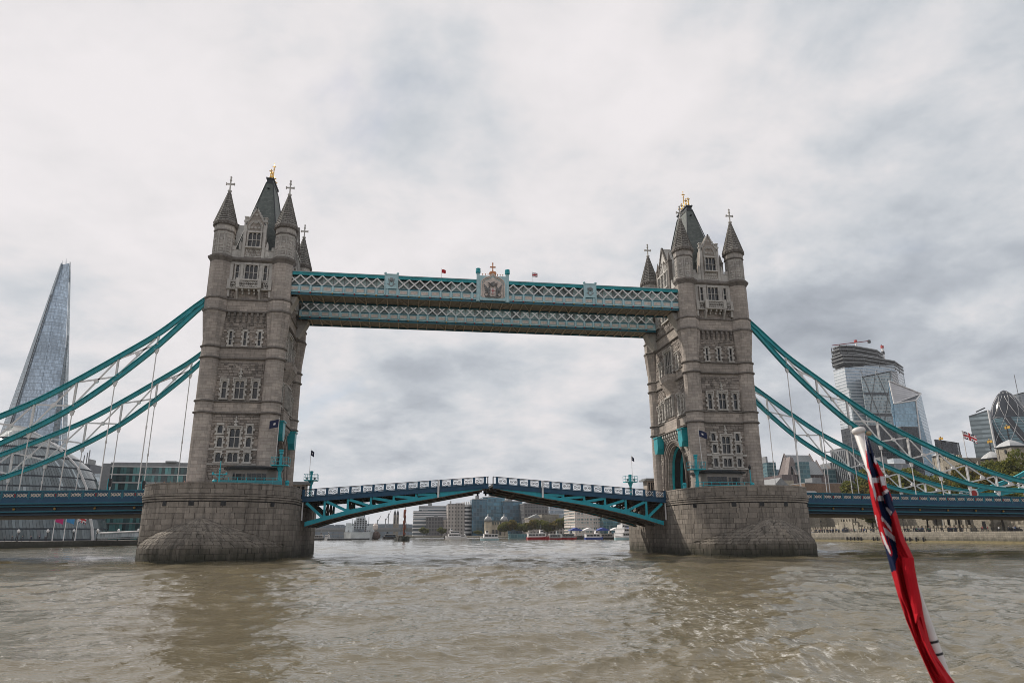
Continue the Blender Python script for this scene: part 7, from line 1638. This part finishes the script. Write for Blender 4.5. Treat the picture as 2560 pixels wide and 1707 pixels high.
riverboat(812, 826, 470, 'small white launch among dark pontoons left of the warship', 'white', 1.5, 1, 'white', None, W=6, pyw=1346)
riverboat(786, 812, 480, 'dark launch moored nearest the pier left of the warship', 'black', 1.2, 1, 'cabinwood', None, W=6, pyw=1346)
# pier canopy with people
a, b = AY(1420,1322,372), AY(1590,1322,372); r = empty('pier_canopy', 'long floating pier with white and blue canopies behind the moored boats', 'pontoon', ((a.x+b.x)/2, 372, 0)); w = (b.x-a.x)/2; h = a.z
m = MB(); m.box(-w-8,w+20,-4,4,-1,1.1); m.build('pontoon', MT['black'], r)
for k in range(5): x0 = -w+k*2*w/5; m = MB(); m.prism([(x0+.5,h-.8),(x0+2*w/10,h+1.0),(x0+2*w/5-.5,h-.8),(x0+2*w/5-.5,h-1.2),(x0+.5,h-1.2)],-4,4,'y'); m.build('canopy', MT['white'] if k % 2 else MT['boatblue'], r)
for k in range(11): m = MB(); m.tube([(-w+k*2*w/10,-3.5,1),(-w+k*2*w/10,-3.5,h-1)], .15, 5); m.build('canopy_post', MT['grey'], r)
for i in range(36): add_person(a.x+random.random()*2*w*1.1, 369+random.random()*5, 1.1, 'passenger waiting on the floating pier under the canopies', random.choice(DARKS+[(.5,.5,.5),(.3,.05,.05)]), 'passengers on the floating pier')
# grey warship, bow on
a, b = AY(856,1349,505), AY(937,1349,505); r = empty('warship', 'pale grey museum warship seen bow on under the left bascule', 'warship', ((a.x+b.x)/2, 505, 0)); w = (b.x-a.x)/2
zt = lambda py: AY(895,py,505).z
def taper(p0, p1, x0, x1, y0, y1, za, zb, k=.92): c = (x0+x1)/2; return [(x0,y0,za),(x1,y0,za),(x1,y1,za),(x0,y1,za)], [(c+(x0-c)*k,y0+(y1-y0)*.04,zb),(c+(x1-c)*k,y0+(y1-y0)*.04,zb),(c+(x1-c)*k,y1,zb),(c+(x0-c)*k,y1,zb)]
m = MB(); hp = [(-w*.96,3),(-w*.5,-6),(w*.1,-8),(w*.75,-4),(w*.98,10),(w*.9,60),(-w*.9,60)]
m.loft([(x*.9,y,-1) for x,y in hp],[(x,y,zt(1329.5)) for x,y in hp]); m.build('hull', MT['ship'], r)
m = MB(); m.loft([(x*.905,y-.1,-1) for x,y in hp],[(x*.915,y-.15,1.0) for x,y in hp]); m.build('boot_topping', MT['black'], r)
def lump(name, x0, x1, y0, y1, pa, pb, k=.92, mat='ship'): A, B = taper(0,0,x0*w,x1*w,y0,y1,zt(pa),zt(pb),k); m = MB(); m.loft(A,B); return m.build(name, MT[mat], r)
lump('forward_house', -.62, .55, 8, 30, 1329.5, 1313, .95); lump('bridge_tower', -.42, .40, 10, 26, 1313, 1299, .92); lump('upper_bridge', -.30, .30, 11, 22, 1299, 1291, .9); lump('director', -.16, .2, 12, 18, 1291, 1286, .8); lump('side_house', -.95, -.6, 14, 34, 1329, 1306, .85); lump('side_house', .5, .85, 16, 34, 1329, 1308, .8); lump('gun_turret', -.34, .34, -4, 6, 1329.5, 1322, .85, 'shipdk')
for i in range(7):
    for k in range(5): x = -.36*w+k*.17*w; m = MB(); m.box(x,x+.09*w,7.4 if i < 3 else 9.4,10.3,zt(1327.5-i*5),zt(1324.6-i*5)) if abs(x) < w*(.55-.04*i) else None; m.build('window', MT['black'], r) if m.v else None
for x in (-.14,0,.14): m = MB(); m.tube([(x*w,-2,zt(1325)),(x*w,-12,zt(1324))], .35, 6); m.build('gun_barrel', MT['shipdk'], r)
m = MB(); zm = zt(1252)
for s in (-1,1): m.tube([(s*3.2,30,zt(1306)),(s*.8,30,zm)], .35, 5)
for k in range(6): z0_, z1_ = zt(1304)+k*(zm-zt(1304))/6, zt(1304)+(k+1)*(zm-zt(1304))/6; w0, w1 = 3.2-2.4*k/6, 3.2-2.4*(k+1)/6; m.bar((-w0,30,z0_),(w1,30,z1_),.3,.3); m.bar((w0,30,z0_),(-w1,30,z1_),.3,.3); m.bar((-w0,30,z0_),(w0,30,z0_),.3,.3)
m.bar((-7,30,zm-5),(7,30,zm-5),.4,.4); m.bar((-4.5,30,zm-2),(4.5,30,zm-2),.4,.4); m.build('lattice_mast', MT['shipbl'], r)
for x, y, z0p, z1p in ((-.5,14,1313,1294),(.5,20,1313,1290),(-.2,20,1291,1275)): m = MB(); m.tube([(x*w,y,zt(z0p)),(x*w,y,zt(z1p))], .25, 5); m.build('aerial', MT['shipdk'], r)
for i in range(22): x = random.uniform(-.7,.9)*w; add_person(r.location.x+x, 505-5+abs(x)*.3+random.random()*3, zt(1329.5), 'visitor standing on the foredeck of the grey warship', None, 'visitors on the warship')
m = MB(); m.lathe([(.2,0),(3.4,2),(4.0,4.5),(2.6,7),(.3,8)],12); o = m.build('bow_fender', MT['brownrust'], r); o.location = (w*1.05,6,-1); m = MB(); m.lathe([(.2,0),(2.0,1),(2.4,4),(1,6)],10); o = m.build('fender_tank', MT['cream'], r); o.location = (w*.98,8,7.5)
a = AY(846,1351,440); r = empty('landing_pontoon', 'black landing pontoon crowded with people beside the warship', 'pontoon', (a.x,440,0)); m = MB(); m.box(-8,10,-3,3,-.5,1.0); m.build('pontoon_hull', MT['black'], r); m = MB(); m.box(-8,4,-2.5,2.5,4.4,4.8); m.build('pontoon_roof', MT['cabinwood'], r)
for k in range(5): m = MB(); m.tube([(-7.5+k*2.8,-2.4,1),(-7.5+k*2.8,-2.4,4.4)], .12, 5); m.build('roof_post', MT['grey'], r)
for i in range(8): add_person(a.x-7+i*1.5, 438.5, 1.0, 'person on the black landing pontoon beside the warship', None, 'people on the landing pontoon')
# sailing barge
a, b = AY(987,1352,305), AY(1025,1352,305); w = (b.x-a.x)/2; r = empty('sailing_barge', 'dark green sailing barge with brailed rust red sail in midstream', 'sailing boat', ((a.x+b.x)/2,305,0), -PI/2+.25)
m = MB(); hull(m, 22, 5.6, 1.9, .5, .22); m.build('hull', MT['bargegreen'], r); m = MB(); hull(m, 22.2, 5.75, .5, .2, .22); m.build('waterline_strake', MT['black'], r)
m = MB(); m.box(-7,-3,-1.6,1.6,1.9,2.9); m.box(0,3,-1.4,1.4,1.9,2.6); m.build('deck_house', MT['bark'], r)
zt2 = AY(1008,1262,305).z; m = MB(); m.tube([(4,0,1.5),(4,0,zt2*.72),(4,0,zt2)], [.22,.18,.1], 6); m.build('mast', MT['bark'], r)
m = MB(); pts = []; 
for k in range(12): z = 3+k*(zt2*.86-3)/11; pts.append((3.4+.12*math.sin(k*2.1),.15*math.cos(k*1.7),z))
m.tube(pts, [.45+.42*abs(math.sin(k*1.3+.4)) for k in range(12)], 8); m.build('brailed_sail', MT['rustsail'], r, smooth=True)
m = MB(); m.tube([(3.6,.2,2.2),(3.0,.3,zt2*.95)], .13, 6); m.build('sprit', MT['brownrust'], r)
for s in (-1,1):
    for x in (2.0,5.0): m = MB(); m.tube([(x,s*2.6,2.0),(4,0,zt2*.7)], .05, 4); m.build('shroud', MT['black'], r)
for s in (-1,1): m = MB(); m.prism([(-1,2.0),(2.5,1.7),(1.2,-.2),(-1.2,-.2)], s*2.95-.12, s*2.95+.12, 'y'); m.build('leeboard', MT['bark'], r)
# ------------------------------------------------------------------ the ensign at the stern of our own boat
def cloth(name, col):
    m, nt, p = new_mat(name); co = nd(nt, 'ShaderNodeTexCoord', 3); w = noise(nt, co, 900, 2.0, .5); f = rng(nt, noise(nt, co, 9, 4.0, .6), .3, .7, .85, 1.12)
    c = mixc(nt, 1.0, rgba(col), nd(nt, 'ShaderNodeCombineXYZ', 0, None, X=f, Y=f, Z=f), 'MULTIPLY'); _inp(nt, p, 'Base Color', c); p.inputs['Roughness'].default_value = .85; p.inputs['Specular IOR Level'].default_value = .15
    b = nd(nt, 'ShaderNodeBump', 0, None, Strength=.55, Distance=.004, Height=mth(nt, 'ADD', noise(nt, co, 55, 5.0, .6), noise(nt, vmth(nt, 'MULTIPLY', co, (90, 90, 9)), 1.0, 4.0, .6, .4))); nt.links.new(b, p.inputs['Normal'])
    tr = nd(nt, 'ShaderNodeBsdfTranslucent', 0, None, Color=c); mx = nt.nodes.new('ShaderNodeMixShader'); mx.inputs[0].default_value = .22
    out = [x for x in nt.nodes if x.type == 'OUTPUT_MATERIAL'][0]; nt.links.new(p.outputs[0], mx.inputs[1]); nt.links.new(tr, mx.inputs[2]); nt.links.new(mx.outputs[0], out.inputs[0]); return m
MT['ensred'] = cloth('ensign_red', (.50,.012,.022)); MT['enswhite'] = cloth('ensign_white', (.66,.63,.66)); MT['ensnavy'] = cloth('ensign_navy', (.008,.016,.055))
MT['staff'] = paint('worn_white_staff', (.62,.59,.57), .45, .12, 14.0, rust=(.35,.30,.27)); MT['sheave'] = paint('brass_sheave', (.36,.27,.16), .4, .3, 30)
def NP(a, b, d):                                        # measured spot on the flag (enlarged-photo units) at distance d from the lens
    px, py = 2040+.4255*a, 1040+.4255*b; return CAM+at_ray(px, py)*d
fp = empty('ensign_staff', 'white tilted flagstaff with domed cap and limp red ensign close to the camera', 'flagstaff', tuple(NP(1010, 2150, 2.35)))
o = fp.location
top, bot = NP(252, 92, 2.72)-o, NP(780, 1600, 2.46)-o
d = (bot-top).normalized(); low = top+d*((bot-top).length*1.45)
m = MB(); m.tube([low, bot, top.lerp(bot,.5), top], [.0205,.0205,.0200,.0195], 20); m.build('staff', MT['staff'], fp, smooth=True)
m = MB(); u = -d; rings = [top+u*k for k in (-.008,.0,.006,.013,.018)]; m.tube(rings, [.020,.0245,.0255,.023,.011], 20); m.build('cap', MT['staff'], fp, smooth=True)
ck = top+Vector((.022,-.02,-.010)); m = MB(); m.tube([ck,ck+Vector((.0,-.012,.0))], .009, 10); m.build('halyard_sheave', MT['sheave'], fp, smooth=True)
for b_, w_ in ((1343, .0052), (1410, .004)):
    t_ = (b_-92)/(1600-92); c = top.lerp(bot, t_); m = MB(); m.tube([c-d*.004, c+d*.004], .0215, 16); m.build('staff_band', MT['black'], fp)
LEFT = [(95,283),(150,287),(200,290),(260,296),(310,301),(370,306),(470,320),(590,345),(690,374),(790,410),(900,438),(1050,480),(1200,530),(1350,592),(1500,658),(1568,690),(1680,735)]
RIGHT = [(95,286),(140,312),(180,325),(250,350),(310,380),(360,402),(420,418),(460,440),(520,455),(580,478),(660,500),(730,524),(770,545),(830,573),(870,568),(910,582),(1000,600),(1110,624),(1200,640),(1320,668),(1400,705),(1500,770),(1568,818),(1680,885)]
PAT = [  # cloth print, later entries lie over earlier ones: 0 red 1 white 2 navy
 (1,[(278,90),(300,110),(306,190),(300,270),(288,170)]), (2,[(286,112),(310,128),(352,240),(372,352),(330,364),(306,300),(298,200)]), (1,[(292,120),(300,122),(322,215),(317,220)]),
 (0,[(283,195),(296,205),(312,300),(330,362),(338,400),(320,380),(303,330)]), (1,[(300,300),(312,318),(338,380),(356,470),(350,500),(330,420),(306,350)]),
 (0,[(335,285),(352,250),(376,300),(392,352),(372,358),(356,320)]), (1,[(342,232),(350,226),(362,262),(354,285),(340,262)]),
 (1,[(328,363),(368,356),(372,388),(337,394)]), (0,[(337,394),(373,388),(393,463),(360,472)]), (1,[(360,472),(394,463),(399,494),(364,500)]),
 (1,[(372,358),(398,350),(412,408),(385,416)]), (0,[(378,412),(413,404),(421,430),(392,450)]), (1,[(386,448),(422,424),(428,442),(394,466)]),
 (2,[(394,466),(428,442),(462,536),(466,552),(440,590),(415,540)]), (2,[(364,500),(399,494),(444,610),(446,655),(420,640),(386,592)]), (1,[(408,538),(418,532),(448,566),(436,584)]),
 (1,[(382,586),(396,598),(444,655),(448,690),(430,670),(388,622)]), (0,[(388,622),(400,622),(450,688),(456,706),(444,700),(398,652)]), (1,[(396,652),(412,660),(462,706),(470,742),(452,735),(408,694)]),
 (2,[(404,692),(470,740),(482,824),(472,850),(446,830),(430,770)]), (1,[(378,676),(390,684),(436,792),(441,812),(428,800),(398,742)]), (2,[(396,742),(430,802),(446,830),(470,850),(470,905),(438,915)]), (0,[(420,700),(424,705),(450,800),(446,820)]),
 (1,[(346,582),(352,580),(362,640),(366,655),(358,650)]), (2,[(356,648),(366,650),(378,690),(372,692)]),
]
def inside(p, poly):
    c = False; n = len(poly)
    for i in range(n):
        (x0, y0), (x1, y1) = poly[i], poly[(i+1) % n]
        if (y0 > p[1]) != (y1 > p[1]) and p[0] < (x1-x0)*(p[1]-y0)/(y1-y0)+x0: c = not c
    return c
ly, lx = zip(*LEFT); ry, rx = zip(*RIGHT); NB, NA = 210, 46; bs = np.linspace(95, 1680, NB); V = []; fm = MB()
for b in bs:
    x0, x1 = np.interp(b, ly, lx), np.interp(b, ry, rx); t = (b-95)/1500
    for j in range(NA+1):
        s = j/NA; a = x0+(x1-x0)*s
        fold = .020*math.cos(s*2*PI*1.6+t*3.2)+.010*math.cos(s*2*PI*3.3-t*5+1)+.0045*math.sin(s*21+t*33)+.003*math.sin(s*47-t*19+2*math.sin(t*31))
        bulge = .055*math.sin(PI*s)**.6 if s > 0 else 0
        V.append(NP(a, b, 2.68-.24*min(t,1.05)-bulge+fold*min(1, .25+t*3)-.012)-o)
for i in range(NB-1):
    for j in range(NA):
        k = i*(NA+1)+j; b = (bs[i]+bs[i+1])/2; x0, x1 = np.interp(b, ly, lx), np.interp(b, ry, rx); a = x0+(x1-x0)*(j+.5)/NA; c = 0
        for ci, poly in PAT:
            if inside((a, b), poly): c = ci
        fm.f.append((k, k+1, k+NA+2, k+NA+1)); fm.m.append(c); fm.r.append(.5)
fm.v = [tuple(p) for p in V]
fl = fm.build('ensign', [MT['ensred'], MT['enswhite'], MT['ensnavy']], fp, smooth=True)
sd = fl.modifiers.new('thick', 'SOLIDIFY'); sd.thickness = .0015
# the cloth folded back round the staff, and the torn flap hanging from the fold
fb = MB(); n = 40
pts = [(300+300*t, 130+1450*t) for t in np.linspace(0, 1, n)]
for (a, b), (a2, b2) in zip(pts, pts[1:]):
    k0, k1 = (b-95)/1500, (b2-95)/1500; xr, xr2 = np.interp(b, ry, rx), np.interp(b2, ry, rx); xl, xl2 = np.interp(b, ly, lx), np.interp(b2, ly, lx)
    fb.add([NP(xl+3, b, 2.715-.24*k0)-o, NP(xr-2, b, 2.735-.24*k0)-o, NP(xr2-2, b2, 2.735-.24*k1)-o, NP(xl2+3, b2, 2.715-.24*k1)-o], [(0,1,2,3)])
fb.build('back_fold', MT['ensred'], fp, smooth=True)
fb = MB(); R_ = [(830,505,574),(900,510,582),(1000,530,602),(1100,556,622),(1160,572,622),(1215,584,588)]
for k in range(len(R_)-1):
    b0, l0, r0 = R_[k]; b1, l1, r1 = R_[k+1]; f0 = 2.60-.24*(b0-95)/1500; f1 = 2.60-.24*(b1-95)/1500
    for j in range(4):
        q = lambda b, l, r, s, f: NP(l+(r-l)*s, b, f-.02*math.sin(PI*s))-o
        fb.add([q(b0,l0,r0,j/4,f0), q(b0,l0,r0,(j+1)/4,f0), q(b1,l1,r1,(j+1)/4,f1), q(b1,l1,r1,j/4,f1)], [(0,1,2,3)])
fb.build('hanging_flap', MT['ensred'], fp, smooth=True)
